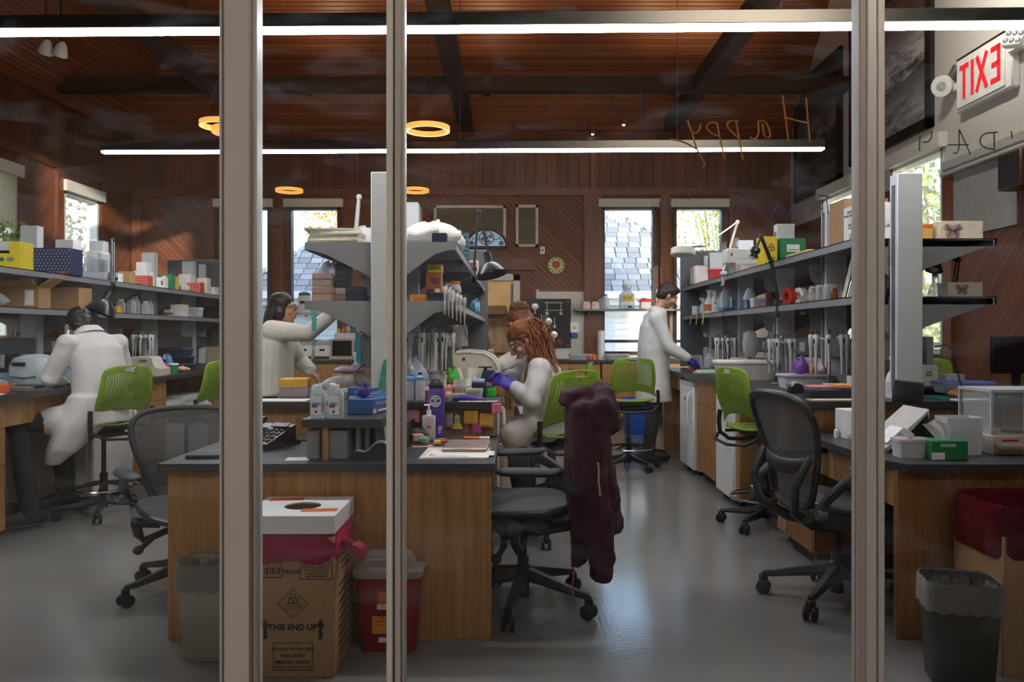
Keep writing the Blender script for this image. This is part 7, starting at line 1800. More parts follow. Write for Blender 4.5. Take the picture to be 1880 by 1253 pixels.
o = carton('teal_box', 'dark teal box with slanted white dashes on the centre upper shelf', 'box', -.40, 6.05, CU, .10, .14, .25, mat('1c4a58', .5))
dm = MB()
for i in range(5):
    for j in range(7): dm.box((-.04+.02*i, -.0706, .025+.034*j), (.016, .0014, .004), rot=Euler((0, -.6, 0)).to_matrix())
dm.o('dash_print', mat('a8c8cc', .6), o)
carton('red_white_box', 'little red and white box behind the black lamp arm', 'box', -.36, 6.9, CU, .09, .1, .12, LABW, patches=[('F', .5, .6, .7, .5, mat('d84a3a', .6))])
task_lamp('black desk lamp on the centre upper shelf bowing over the bench', (-.335, 6.55, CU), W(879, 390, 6.55), W(897, 468, 6.5), W(900, 490, 6.45), (.25, -.2, -1), mat('232324', .3), .135, .16, .009)
# ---- centre shelving, lower tier
bag('clear plastic bag of supplies at the left end of the centre lower shelf', -1.10, 4.80, CL_, .09, .11, .12, clear('e6e2e0', .3, .12), 'plastic_bag', 31, 'bag', .3)
tipbox('tip box with an orange rim at the bottom of the pile, centre lower shelf', -1.09, 4.55, CL_, clear('e8d4cc', .45), clear('e8d4cc', .4), 0, 1.0, tips=mat('e86a20', .5))
tipbox('tip box with a red rim on top of the orange-rimmed one', -1.095, 4.55, CL_+.0855, clear('e8d8d4', .45), clear('e8d8d8', .4), .05, .92, tips=mat('d83a28', .5))
tipbox('clear tip box right of the orange-rimmed one', -1.00, 4.62, CL_, clear('e8dcd8', .45), FROST, 0, .95, tips=PINK)
tipbox('navy tip box on the clear tip box', -1.0, 4.62, CL_+.0825, NAVY, mat('2a3050', .4), 0, .8)
tipbox('second navy tip box at the top of the pile', -.99, 4.62, CL_+.153, NAVY, mat('2a3050', .4), .06, .8)
tipbox('large navy tip box at the front of the centre lower shelf', -.90, 4.54, CL_, NAVY, mat('222848', .35), 0, .95)
tipbox('clear white tip box behind the large navy one', -.83, 4.70, CL_, FROST, FROST, 0, 1.1)
tipbox('clear tip box on top of the clear white one', -.84, 4.70, CL_+.0945, FROST, CLRP, .04, 1.05)
hang('long teal tape strip hanging from the centre lower shelf', -1.125, 4.462, CL_-.035, (mat('5fb0ac', .6), mat('5fb0ac', .6)), .028, .07)
for i, (c_, m_) in enumerate((('lime', mat('d0d480', .7)), ('cream', mat('dcd8a8', .7)), ('violet', mat('a898d0', .7)), ('pink', mat('e07890', .7)))):
    hang('%s flag under the left bracket of the centre lower shelf' % c_, -1.02+.045*i, 4.49, CL_-.05, (m_,), .034, .05)
o = carton('snack_box', 'brown and orange printed snack box on the centre lower shelf', 'box', -.47, 4.66, CL_, .09, .1, .17, mat('9a5a30', .6), patches=[('F', .3, .3, .4, .25, mat('3a2a38', .6)), ('F', .6, .72, .5, .2, mat('6a3a78', .6)), ('R', .5, .5, .6, .6, mat('c08050', .6)), ('F', .75, .3, .3, .3, LABW)])
carton('yellow_box', 'yellow box on top of the snack box', 'box', -.465, 4.67, CL_+.1705, .085, .09, .05, mat('d0b03a', .6), patches=[('F', .5, .5, .8, .3, mat('8a8a30', .6))])
carton('clear_navy_box', 'clear-lidded navy box before the snack box', 'tip box', -.435, 4.54, CL_, .10, .07, .05, NAVY, patches=[('T', .5, .5, .95, .95, FROST)])
carton('yellow_packet', 'yellow and orange packet beside the door stile, centre lower shelf', 'packet', -.555, 4.56, CL_, .09, .06, .04, mat('d8a038', .6), patches=[('F', .6, .3, .7, .5, ORANGE)])
bottle('media_bottle', 'clear bottle with an orange cap on the right of the centre lower shelf', -.385, 5.15, CL_, .04, .155, CLRP, ORANGE, neck=.7)
for i in range(3): bottle('clear_bottle', ('nearest', 'middle', 'farthest')[i]+' of three steel-capped bottles on the right of the centre lower shelf', -.42+.005*i, 4.84+.1*i, CL_, .028, .13, CLRP, STEEL)
for i in range(6):
    o = pipette(-.39+.022*i, 4.44, CL_+.07-.012*i, ('leftmost', 'second', 'third', 'fourth', 'fifth', 'rightmost')[i]+' white pipette at the near corner of the centre lower shelf', pi, .06-.12*(i % 2), group='pipettes at the corner of the centre shelf'); o.scale = (.6, .6, .62)
bag('blue and white packet at the far right of the centre lower shelf', -.38, 7.7, CL_, .05, .1, .07, mat('7ab0d8', .5), 'packet', 41, 'packet', .3)
# ---- left shelving
XLs = -3.63
def ly(px, X=XLs): return X*FPX/(px-PX0)
o = carton('yellow_box', 'yellow box with oval logos at the left edge, upper shelf', 'box', -3.66, 5.78, LU, .24, .16, .2, mat('e0c828', .5), patches=[('F', .5, .78, .3, .42, mat('c8ccc8', .6)), ('F', .52, .62, .32, .1, NAVY)])
for x in (-.02, .05): MB().ell((x, -.081, .07), (.028, .0016, .016), 16, 6).ell((x, -.0825, .07), (.02, .0016, .010), 16, 6).o('oval_mark', mat('2a6a4a', .6) if x < 0 else mat('7a8a7a', .6), o)
o = carton('navy_patterned_box', 'navy box with rows of small white dashes on the left upper shelf', 'box', -3.66, 6.32, LU, .36, .2, .21, mat('27305a', .5), patches=[('F', .86, .08, .12, .12, RED)])
dm = MB()
for i in range(13):
    for j in range(8): dm.box((-.165+.0275*i+.013*(j % 2), -.1006, .02+.024*j), (.016, .0014, .004), rot=Euler((0, -.75, 0)).to_matrix())
dm.o('dash_print', mat('c8cce0', .6), o)
tub('white_basin', 'white basin of clear beakers on the left upper shelf', 'basin', -3.66, 7.0, LU, .26, .24, .075, mat('d4dae0', .5, alpha=.9))
for i, (x, y, h) in enumerate(((-3.72, 6.98, .2), (-3.62, 6.96, .18), (-3.65, 7.07, .24))):
    tag(MB().lathe([(.045, 0), (.05, .01), (.052, h), (.05, h), (.047, .012), (0, .012)], n=20).o('glass_beaker', CLR, loc=(x, y, LU+.008)), ('left', 'right', 'rear')[i]+' glass beaker standing in the white basin', 'beaker')
carton('white_carton', 'tall white carton behind the navy patterned box', 'box', -3.78, 6.75, LU, .15, .14, .33, LABW)
carton('white_carton', 'white carton behind the beaker basin', 'box', -3.82, 7.3, LU, .14, .14, .29, LABW)
task_lamp('black shaded desk lamp hanging down before the left shelves', (-3.50, 6.95, LU), W(207, 440, 6.95), W(207, 520, 6.7), W(191, 560, 6.6), (-.35, -.25, -1), mat('151516', .3), .125, .17, .008)
LB = [('kraft', 'brown kraft box left of the first red patterned box, left upper shelf', 7.45, .12, .1, .12, CARDL), ('white', 'small white box at the lamp pole, left upper shelf', 7.25, .08, .1, .09, LABW),
      ('red', 'nearer red and white patterned box on the left upper shelf', 7.78, .14, .12, .105, mat('c8503a', .6)), ('white2', 'tall white box topped by another behind the nearer red patterned box', 8.05, .14, .14, .17, LABW),
      ('white3', 'white box with a dark label right of the tall white box', 8.2, .08, .1, .12, LABW), ('green', 'green and white box on the left upper shelf', 8.35, .10, .1, .16, mat('2a8a5a', .6)), ('yellow', 'yellow box beside the green and white box', 8.45, .09, .1, .15, mat('d8c040', .6)),
      ('red2', 'farther red and white patterned box on the left upper shelf', 9.0, .2, .12, .115, mat('c8503a', .6)), ('white4', 'white box stacked behind the farther red patterned box', 9.12, .14, .14, .22, LABW), ('white5', 'pink-labelled white box near the post', 9.3, .12, .12, .19, mat('e8dcd8', .6)),
      ('white6', 'low white box nearest the end panel of the left upper shelf', 9.55, .12, .12, .1, LABW), ('dark', 'black and orange box at the far end of the left upper shelf', 9.85, .1, .1, .09, mat('2a2422', .5))]
for i, (nm, lab, y, sx, sy, sz, m_) in enumerate(LB):
    X = XLs-(.12 if nm in ('white2', 'white4') else 0)
    o = carton({'k': 'kraft_box', 'w': 'white_box', 'r': 'red_patterned_box', 'g': 'green_box', 'y': 'yellow_box', 'd': 'dark_box'}[nm[0]], lab, 'box', X, y, LU, sx, sy, sz, m_,
        patches={'g': [('F', .3, .5, .4, .8, LABW)], 'd': [('F', .5, .5, .5, .4, ORANGE)], 'y': [('F', .5, .6, .5, .4, LABW)]}.get(nm[0], [('F', .75, .5, .25, .4, GREYD)] if nm in ('white3', 'white2') else [('F', .5, .6, .5, .3, PINK)] if nm == 'white5' else []))
    if nm[0] == 'r':
        dm = MB()
        for a in range(6):
            for b_ in range(4): dm.box((-sx*.42+sx*.168*a, -sy/2-.0006, sz*(.14+.24*b_)), (sx*.09, .0014, sz*.06), rot=Euler((0, .7, 0)).to_matrix())
        dm.o('dash_print', mat('e8c8c0', .6), o)
carton('white_box', 'small white box topping the tall white box on the left upper shelf', 'box', -3.75, 8.05, LU+.1705, .10, .12, .09, LABW)
bag('crumpled white wrapper between the two red patterned boxes', -3.62, 8.7, LU, .06, .07, .05, mat('d8d6d2', .6), 'wrapper', 51, 'wrapper', .35)
def openbox(label, x, y, z, sx, sy, sz, rz=0):
    o = tag(MB().b2((-sx/2, -sy/2, 0), (sx/2, -sy/2+.006, sz)).b2((-sx/2, sy/2-.006, 0), (sx/2, sy/2, sz)).b2((-sx/2, -sy/2, 0), (-sx/2+.006, sy/2, sz)).b2((sx/2-.006, -sy/2, 0), (sx/2, sy/2, sz)).b2((-sx/2, -sy/2, 0), (sx/2, sy/2, .006)).o('cardboard_box', CARD, loc=(x, y, z), smooth=False), label, 'box')
    o.rotation_euler = (0, 0, rz)
    for s in (-1, 1):
        MB().box((s*(sx/2+.05), 0, sz+.035), (.13, sy*.98, .005), rot=Euler((0, s*-.6, 0)).to_matrix()).o('flap', CARDL, o)
        MB().box((0, s*(sy/2+.04), sz+.02), (sx*.98, .1, .005), rot=Euler((s*.45, 0, 0)).to_matrix()).o('flap', CARDL, o)
    MB().box((sx*.28, -sy/2-.001, sz*.5), (sx*.22, .0016, sz*.7)).o('label', LABW, o)
    return o
openbox('open cardboard box with a white label on the left lower shelf', -3.69, 6.0, LL, .28, .2, .16, .1)
carton('cardboard_box', 'closed tan cardboard box behind the open one on the left lower shelf', 'box', -3.66, 6.55, LL, .26, .2, .19, CARDL)
bag('flat clear plastic bag left of the open cardboard box', -3.70, 5.62, LL, .12, .08, .05, clear('e4e8ea', .3, .12), 'plastic_bag', 61, 'bag', .2)
carton('yellow_box', 'small yellow box on the left lower shelf beyond the lamp shade', 'box', -3.60, 7.15, LL, .1, .08, .06, mat('d8a820', .5))
for i in range(5): bottle('glass_bottle', ('nearest', 'second', 'third', 'fourth', 'farthest')[i]+' clear bottle in the row on the left lower shelf', -3.62+.03*(i % 2), 7.32+.14*i, LL, .04, .13+.02*(i % 3), CLR, (WHT, GREYD, LBLUE)[i % 3], neck=.5)
for i in range(4): petri(('bottom', 'maroon second', 'third', 'topmost')[i]+' petri dish of the stack on the left lower shelf', -3.60, 8.28, LL+.0165*i, i, MAR if i == 1 else CLRP, .05, 'petri dishes on the left lower shelf')
carton('white_box', 'white box beside the petri dish stack, left lower shelf', 'box', -3.62, 8.6, LL, .14, .14, .13, mat('d8d4cc', .6))
tub('clear_tub', 'clear tub of pink lids on the left lower shelf', 'tub', -3.60, 8.95, LL, .16, .16, .1, CLRP, FROST, fill=PINK)
carton('black_device', 'black device with pale slots at the far end of the left lower shelf', 'device', -3.58, 9.55, LL, .26, .2, .14, BLK, patches=[('F', .8, .5, .04, .5, GREYL), ('F', .9, .5, .04, .5, GREYL)])
# ---- left bench top
q = thing('small_centrifuge', 'pale rounded centrifuge on the left bench before the seated man', 'centrifuge', (-3.52, 5.85, BT))
MB().lathe([(.46, 0), (.5, .03), (.5, .13), (.42, .19), (.2, .215), (0, .22)], n=28, sx=.28, sy=.3, e=4).o('body', mat('c2d0d4', .4), q); MB().box((-.03, -.152, .15), (.1, .012, .025), b=.004).o('display', BLK, q); MB().tube([(-.09, -.15, .06), (0, -.158, .05), (.09, -.15, .06)], .004, 6).o('seam', GREYD, q)
tub('orange_tray', 'shallow orange tray at the left edge on the left bench', 'tray', -3.38, 5.15, BT, .26, .16, .04, mat('d88a4a', .5))
carton('orange_box', 'orange box with a black and white label on the left bench', 'box', -3.22, 4.90, BT, .16, .1, .045, mat('e0581c', .5), patches=[('F', .4, .75, .6, .35, LABW), ('F', .1, .5, .15, .9, BLK)])
tuberack('clear tube rack with blue caps behind the orange tray', -3.52, 5.35, BT, CLRP, 8, 4, .02, capm=mat('3a5a8a', .5))
sheet('black_tray', 'black tray on the left bench before the centrifuge', 'tray', -3.32, 5.42, BT, .2, .12, mat('3a1f28', .5), .1, .018)
carton('grey_rack', 'grey rack at the front edge of the left bench', 'rack', -3.16, 5.06, BT, .16, .09, .03, mat('6a6468', .6))
sheet('loose_papers', 'white papers with a pen at the left front of the left bench', 'papers', -3.16, 4.72, BT, .2, .14, PAPER, .3, .006)
note('white notice hanging from the left service rail', -3.88, 6.0, 1.07, .075, .10, mat('cfcfd0', .7), 'F', .003)
carton('grey_divider', 'dark grey upright panel on the left bench behind the seated man', 'panel', -3.66, 7.3, BT, .12, .03, .42, GREYD)
q = thing('thermal_cycler', 'beige instrument with a sloping keypad on the left bench', 'instrument', (-3.27, 7.12, BT), .12)
MB().prism([(-.11, 0), (.14, 0), (.14, .06), (.1, .07), (.05, .165), (-.11, .165)], -.15, .15, Matrix(((1, 0, 0, 0), (0, 0, 1, 0), (0, 1, 0, 0), (0, 0, 0, 1)))).o('body', mat('cfc8b4', .5), q)
MB().box((.0, -.152, .115), (.15, .004, .08), b=.002).o('front_plate', mat('bdb6a4', .5), q); MB().box((.0, -.155, .13), (.06, .003, .022)).o('display', GREYD, q)
for i in range(4): MB().cyl((-.03+.02*i, -.155, .095), (-.03+.02*i, -.158, .095), .006, n=8).o('key', GREYL, q)
carton('purple_box', 'purple and white box in front of the beige left instrument', 'box', -3.13, 6.62, BT, .07, .1, .1, LABW, patches=[('F', .6, .5, .5, .6, mat('4a3a98', .5))])
bottle('blue_bottle', 'light blue bottle behind the beige left instrument', -3.5, 7.4, BT, .035, .13, mat('4ab8d8', .5), BLK)
bottle('red_flask', 'red flask with a black stopper on the left bench', -3.42, 7.75, BT, .065, .12, mat('d05058', .5), BLK, 'flask', .35, .45, .2)
pip_stand('only left-bench pipette stand', -3.56, 7.62, BT, .36, 6, .4, plabel='grey pipette on the stand of the left bench')
for i, (c_, m_) in enumerate((('navy', NAVY), ('black', mat('1c1e28', .4)), ('dark blue', mat('22304a', .4)))): tub('lidded_box', ('bottom', 'middle', 'top')[i]+' %s box of the stack on the left bench' % c_, 'box', -3.34, 8.0, BT+.075*i, .22-.02*i, .16, .062, m_, m_)
bag('blue plastic packet beside the dark box stack, left bench', -3.42, 7.82, BT+.0, .06, .05, .08, mat('5a88b8', .5), 'packet', 71, 'packet', .3)
tub('green_tub', 'green tub at the front edge of the left bench', 'tub', -3.18, 7.42, BT, .085, .085, .085, GRN, WHT, e=2)
bag('pale orange glove lying before the dark box stack', -3.25, 7.75, BT, .09, .05, .025, mat('d8a088', .6), 'glove', 73, 'glove', .3)
tub('glass_tray', 'clear glass tray left of the green tub', 'tray', -3.36, 7.42, BT, .15, .1, .07, CLRP)
carton('cream_pad', 'cream pad at the far end of the left bench', 'pad', -3.25, 9.2, BT, .3, .3, .03, mat('d8d09a', .7))
carton('tan_box', 'tan box at the far end of the left bench', 'box', -3.5, 9.4, BT, .2, .2, .22, mat('9a8a78', .6))
tag(MB().lathe([(.10, 0), (.13, .2), (.125, .2), (.1, .02)], n=20).o('plant_pot', mat('8a6a50', .6), loc=(-5.61, 8.85, 1.0625)), 'clay pot on the sill of the leftmost window', 'pot')
plant('potted_plant', 'bright potted plant rising above the yellow box at the left window', 'plant', (-5.61, 8.85, 1.2), 1.35, .2, 260, LEAF[2], .2, .16, 9)
# ---- back of the room
q = thing('microwave', 'grey microwave on the back counter under the left window', 'microwave', (-2.42, 11.55, .911))
MB().box((0, 0, .15), (.42, .32, .3), b=.006).o('body', mat('b8b2ac', .4, .2), q); MB().box((-.05, -.163, .165), (.28, .006, .22), b=.004).o('door_glass', mat('1a1c1e', .15), q); MB().box((.165, -.163, .165), (.07, .006, .22)).o('keypad', GREYD, q); MB().box((0, -.163, .03), (.41, .006, .04)).o('lower_trim', mat('c0a8a0', .5), q)
carton('decorated_box', 'white box holding coloured toys on top of the microwave', 'box', -2.42, 11.6, 1.2115, .38, .2, .085, mat('d8d4dc', .6))
for i, (c_, m_) in enumerate((('yellow', YEL), ('orange', ORANGE), ('grey', GREYL), ('green', GRN), ('blue', LBLUE))): bag('%s toy on the white box above the microwave' % c_, -2.56+.07*i, 11.58, 1.297, .03, .03, .028+.01*(i % 3), m_, 'toy', 80+i, 'toy', .3)
for i, (x, lab) in enumerate(((-3.02, 'left of two white PCR machines on the back counter'), (-2.76, 'right of two white PCR machines on the back counter'))):
    q = thing('pcr_machine', lab, 'instrument', (x, 11.58, .911)); s_ = 1+.1*i
    MB().lathe([(.46, .0), (.5, .03), (.5, .17), (.42, .21)], n=24, sx=.24*s_, sy=.34, e=5).o('body', mat('e2e4e4', .4), q); MB().lathe([(.44, .21), (.46, .23), (.4, .27), (.1, .285)], n=24, sx=.24*s_, sy=.34, e=5).o('lid', mat('b8bcbe', .4), q)
    MB().box((.0, -.17, .14), (.08, .012, .03), b=.003).o('display', BLK, q); MB().box((.0, -.165, .03), (.2, .012, .04)).o('dark_vent', BLK, q)
q = thing('wall_shelf', 'white wall shelf across the left back window', 'shelf', (-2.9, 11.78, 1.565)); MB().b2((-.75, -.15, 0), (.8, .15, .03)).o('board', GREYL, q)
for x in (-.5, .5): MB().prism([(0, 0), (-.22, 0), (0, -.12)], -.01, .01, Matrix(((0, 0, 1, x), (1, 0, 0, .15), (0, 1, 0, 0), (0, 0, 0, 1)))).o('bracket', GREYL, q, False)
for i, (x, cap, lab) in enumerate(((-3.1, GRN, 'white container with a green lid on the left wall shelf'), (-2.84, WHT, 'white container with a black slot right of the green-lidded one'))):
    o = tag(MB().lathe([(.45, 0), (.5, .02), (.5, .22), (.44, .25)], n=24, sx=.18, sy=.2, e=5).o('white_container', mat('e4e6e4', .45), loc=(x, 11.76, 1.596)), lab, 'container')
    MB().lathe([(.45, .25), (.42, .29), (.2, .31)], n=20, sx=.18, sy=.2, e=4).o('lid', cap, o); MB().box((.0, -.1, .15), (.09, .01, .04)).o('slot', BLK, o)
for i in range(6): carton('shelf_trinket', ('leftmost', 'second', 'third', 'fourth', 'fifth', 'rightmost')[i]+' coloured trinket hanging below the left wall shelf edge', 'trinket', -3.3+.13*i, 11.62, 1.53, .05, .02, .03, (GRN, LABW, PINK, GRN, RED, LBLUE)[i])
carton('blue_spray', 'blue and white bottle at the far left of the back window', 'bottle', -3.66, 11.7, .911, .08, .08, .22, mat('2a5aa8', .5))
q = thing('display_board', 'black display board with silver glassware drawings on the back wall', 'board', (.48, YB-.012, 1.44))
MB().b2((-.37, -.012, -.37), (.36, .005, .37), .003).o('board', mat('17171a', .5), q)
sv = mat('c8cacc', .3, .6); pa = MB()
def P2(px, py): v = W(px, py, YB-.03); return (v.x-.48, -.016, v.z-1.44)
for x, y in ((982, 563), (1007, 590), (1017, 615)): pa.ell(P2(x, y), (.055, .008, .055), 16, 8); pa.tube([P2(x, y+4), P2(x, y+14)], .03, 6, flat=.3)
for a, b_ in (((1004, 556), (1004, 575)), ((1030, 556), (1030, 575)), ((1000, 556), (1034, 556)), ((1000, 570), (1034, 570)), ((994, 578), (994, 597)), ((1018, 583), (1018, 600))): pa.tube([P2(*a), P2(*b_)], .012, 6, flat=.5)
for x, y in ((1004, 576), (1030, 576), (1018, 600)): pa.ell(P2(x, y), (.025, .008, .025), 12, 6)
pa.o('glassware_drawing', sv, q)
tx = MB()
for i in range(6): tx.box(P2(1002, 580+i*3.2), (.11-.02*(i % 2), .004, .008))
tx.o('text_lines', mat('9a9a9a', .6), q); MB().ell(P2(1027, 628), (.05, .012, .05), 10, 6).o('red_mark', mat('8a1f28', .6), q)
for x, y in ((-.33, .33), (.32, .33), (-.33, -.33), (.32, -.33)): MB().cyl((x, -.012, y), (x, -.018, y), .012, n=10).o('screw', STEEL, q)
q = thing('tin_sign', 'round tin sign with a red tomato on the wood back wall', 'sign', W(1021, 488, YB-.01))
MB().cyl((0, 0, 0), (0, -.015, 0), .13, n=36).o('rim', mat('6a9a5a', .5), q); MB().cyl((0, -.014, 0), (0, -.018, 0), .118, n=36).o('disc', mat('cfd0a0', .6, 0, .15, 40), q)
MB().ell((0, -.018, .015), (.062, .008, .056), 18, 8).o('tomato', mat('c23a2a', .5), q)
for i in range(12): MB().ell((.1*cos(i*.524), -.018, .1*sin(i*.524)), (.018, .003, .012), 8, 5).o('leaf_mark', mat('4f8a48', .6), q)
text('Tomato', .05, mat('a83028', .6), q, faceM(V((0, -.0215, -.058)), 'F')); 
q = thing('fan_light', 'half-round stained-glass fan above the back doorway', 'ornament', (-.42, YB-.12, 2.58))
hr, hz = .29, .25
MB().add([(0, 0, 0)]+[(hr*cos(pi*i/24), 0, hz*sin(pi*i/24)) for i in range(25)], [(0, i+1, i+2) for i in range(24)]).o('pale_glass', mat('a8c8e4', .2, 0, .2, 9, emit=.12), q, False)
ld = MB(); ld.tube([(hr*cos(pi*i/24), 0, hz*sin(pi*i/24)) for i in range(25)]+[(hr, 0, 0)], .010, 6).tube([(-hr, 0, 0), (hr, 0, 0)], .008, 6)
ld.tube([(.11*cos(i*.35), -.002, .13+.10*sin(i*.35)) for i in range(18)], .006, 6, True)
for k in range(8): ld.tube([(.03*cos(k*.785), -.003, .13+.03*sin(k*.785)), (.11*cos(k*.785), -.003, .13+.10*sin(k*.785))], .005, 5)
for s in (-1, 1): ld.tube([(s*.11, -.002, .1), (s*.2, -.002, .12), (s*.26, -.002, .05)], .006, 5).tube([(s*.2, -.002, .12), (s*.22, -.002, .17)], .005, 5)
ld.o('leading', mat('2a2426', .5, .3), q); MB().ell((0, -.004, .13), (.03, .006, .03), 12, 6).o('red_boss', mat('8a3a30', .4), q)
for k in range(4): MB().ell((.07*cos(k*1.57+.4), -.002, .13+.06*sin(k*1.57+.4)), (.024, .004, .02), 10, 6).o('petal', mat('7a3a48', .3), q)
for s in (-1, 1): MB().ell((s*.22, -.002, .05), (.04, .004, .035), 12, 6).o('blue_roundel', mat('2a5a98', .3), q)
MB().tube([(hr*1.06*cos(pi*i/24), .03, hz*1.1*sin(pi*i/24)) for i in range(25)], .014, 6).o('wood_arch', mat('8a4a3a', .5), q); MB().cyl((0, .0, .26), (0, .11, .26), .006, n=6).o('hook', STEEL, q)
def louvre(label, px0, py0, px1, py1):
    a, b_ = W(px0, py1, YB), W(px1, py0, YB); q = thing('louvre_vent', label, 'vent', ((a.x+b_.x)/2, YB, (a.z+b_.z)/2)); w, h = (b_.x-a.x)/2, (b_.z-a.z)/2
    t_ = .04
    MB().b2((-w, -.045, -h), (w, 0, -h+t_)).b2((-w, -.045, h-t_), (w, 0, h)).b2((-w, -.045, -h), (-w+t_, 0, h)).b2((w-t_, -.045, -h), (w, 0, h)).o('vent_frame', mat('cfcac0', .6), q, False)
    n_ = 26; me_ = None
    for i in range(n_):
        z = -h+t_+(2*h-2*t_)*(i+.5)/n_
        if me_ is None: o = MB().box((0, 0, 0), (2*w-2*t_, .006, .026), rot=Euler((.8, 0, 0)).to_matrix()).o('slat', mat('8a7f72', .6), q, False); me_ = o.data
        else: o = bpy.data.objects.new('slat', me_); C.objects.link(o); o.parent = q
        o.location = (0, -.018, z)
    MB().b2((-w+t_, -.006, -h+t_), (w-t_, -.002, h-t_)).o('backing', mat('4a4038', .8), q, False)
louvre('wide louvred vent with a pale frame high on the back wall', 797, 378, 929, 456); louvre('narrow louvred vent with a pale frame right of the wide one', 947, 377, 988, 454); louvre('partly hidden louvred vent behind the tall uprights', 745, 377, 775, 440)
def plate(label, px, py): 
    q = thing('wall_plate', label, 'switch', W(px, py, YB)); MB().b2((-.035, -.01, -.055), (.035, 0, .055), .003).o('plate', WHT, q); MB().b2((-.012, -.016, -.018), (.012, -.01, .018), .002).o('toggle', GREYD, q)
plate('white switch plate below the narrow vent', 996, 460)
q = thing('soap_dispenser', 'white wall dispenser with a blue window on the white back wall', 'dispenser', (.89, YB-.002, 1.33)); MB().b2((-.065, -.1, -.03), (.065, 0, .14), .01).o('housing', WHT, q); MB().b2((-.05, -.098, -.1), (.05, -.01, -.03), .01).o('blue_tank', mat('3a6ac8', .3), q); MB().lathe([(.012, .03), (.002, .06)], n=10, c=(0, -.102, 0)).o('drop_mark', BLK, q)
for i, (x, lab) in enumerate(((1.06, 'left of two white chargers with red lights on the wall shelf'), (1.19, 'right of two white chargers with red lights on the wall shelf'))):
    q = thing('charger', lab, 'charger', (x, 11.78, 1.651)); MB().lathe([(.5, 0), (.5, .08), (.35, .11)], n=16, sx=.12, sy=.1, e=4).o('body', mat('dcd8d4', .5), q)
    for k in range(3): MB().box((-.03+.02*k, -.052, .05+.012*k), (.012, .006, .016)).o('red_light', mat('d83030', .5, emit=.6), q)
bottle('clear_bottle', 'clear bottle with a blue cap on the back wall shelf', 1.34, 11.78, 1.651, .06, .22, CLRP, mat('2a6ac0', .5))
bottle('clear_bottle', 'squat white-capped bottle left of the blue-capped one, back wall shelf', 1.265, 11.82, 1.651, .045, .15, CLRP, WHT)
o = bottle('carboy', 'large clear carboy with a yellow handwritten label on the wall shelf', 1.66, 11.78, 1.651, .115, .36, clear('e0e8ee', .4, .2), WHT, lab=None, e=4, sy=.7, neck=.5, shoulder=.55, caph=.14)
MB().box((0, -.083, .16), (.16, .003, .1)).o('yellow_label', mat('e8d060', .6), o); text('D.TIE', .052, BLK, o, faceM(V((0, -.0855, .16)), 'F')); MB().box((.03, -.095, .03), (.05, .03, .035), b=.006).o('blue_tap', BLUE, o)
q = thing('red_lidded_box', 'pale box under a red cover at the right of the wall shelf', 'box', (1.93, 11.78, 1.651)); MB().box((0, 0, .06), (.16, .12, .12), b=.01).o('body', mat('d8d0cc', .5), q); MB().prism([(-.12, .0), (.12, .0), (.1, .035), (-.04, .06)], -.07, .07, Matrix(((1, 0, 0, 0), (0, 0, 1, 0), (0, 1, 0, .105), (0, 0, 0, 1)))).o('red_cover', RED, q)
for i, (x0, x1) in enumerate(((1.06, 1.15), (1.2, 1.34), (1.22, 1.3), (2.05, 1.9))): cable(('leftmost', 'second', 'third', 'rightmost')[i]+' thin cable hanging from the back wall shelf', [(x0, 11.90, 1.6), (x0+.02, 11.91, 1.3), (x1, 11.90, 1.05), (x1+.03, 11.88, .93)], .005, GREYD)
for i, (x, m_, lab) in enumerate(((.95, CLRP, 'left flat clear tray of racks on the back counter'), (1.48, CLRP, 'right flat clear tray of racks on the back counter'))): tub('clear_tray', lab, 'tray', x, 11.5, .911, .34, .2, .07, m_, FROST, fill=PNKP)
bottle('orange_bottle', 'orange bottle on the back counter', 1.14, 11.45, .911, .04, .1, mat('e07030', .5), ORANGE); bottle('red_bottle', 'small red bottle beside the orange bottle on the back counter', 1.06, 11.42, .911, .03, .08, mat('c03a30', .5), WHT)
tag(MB().cyl((0, 0, 0), (0, 0, .42), .05, n=16).lathe([(.06, 0), (.06, .01)], n=16).o('white_tube', mat('e4e8ee', .5), loc=(1.25, 11.55, .911)), 'tall white tube standing on the back counter', 'tube')
q = thing('recycling_bin', 'blue recycling bin at the back between stool and standing man', 'bin', (1.56, 10.2, 0)); MB().lathe([(.4, 0), (.5, .44), (.47, .44), (.38, .02)], n=28, sx=.36, sy=.3, e=6).o('tub', mat('1f4fa8', .4), q); MB().lathe([(.515, .42), (.53, .43), (.53, .455), (.5, .46)], n=28, sx=.36, sy=.3, e=6, cap=False).o('rim', mat('2a60c0', .4), q)
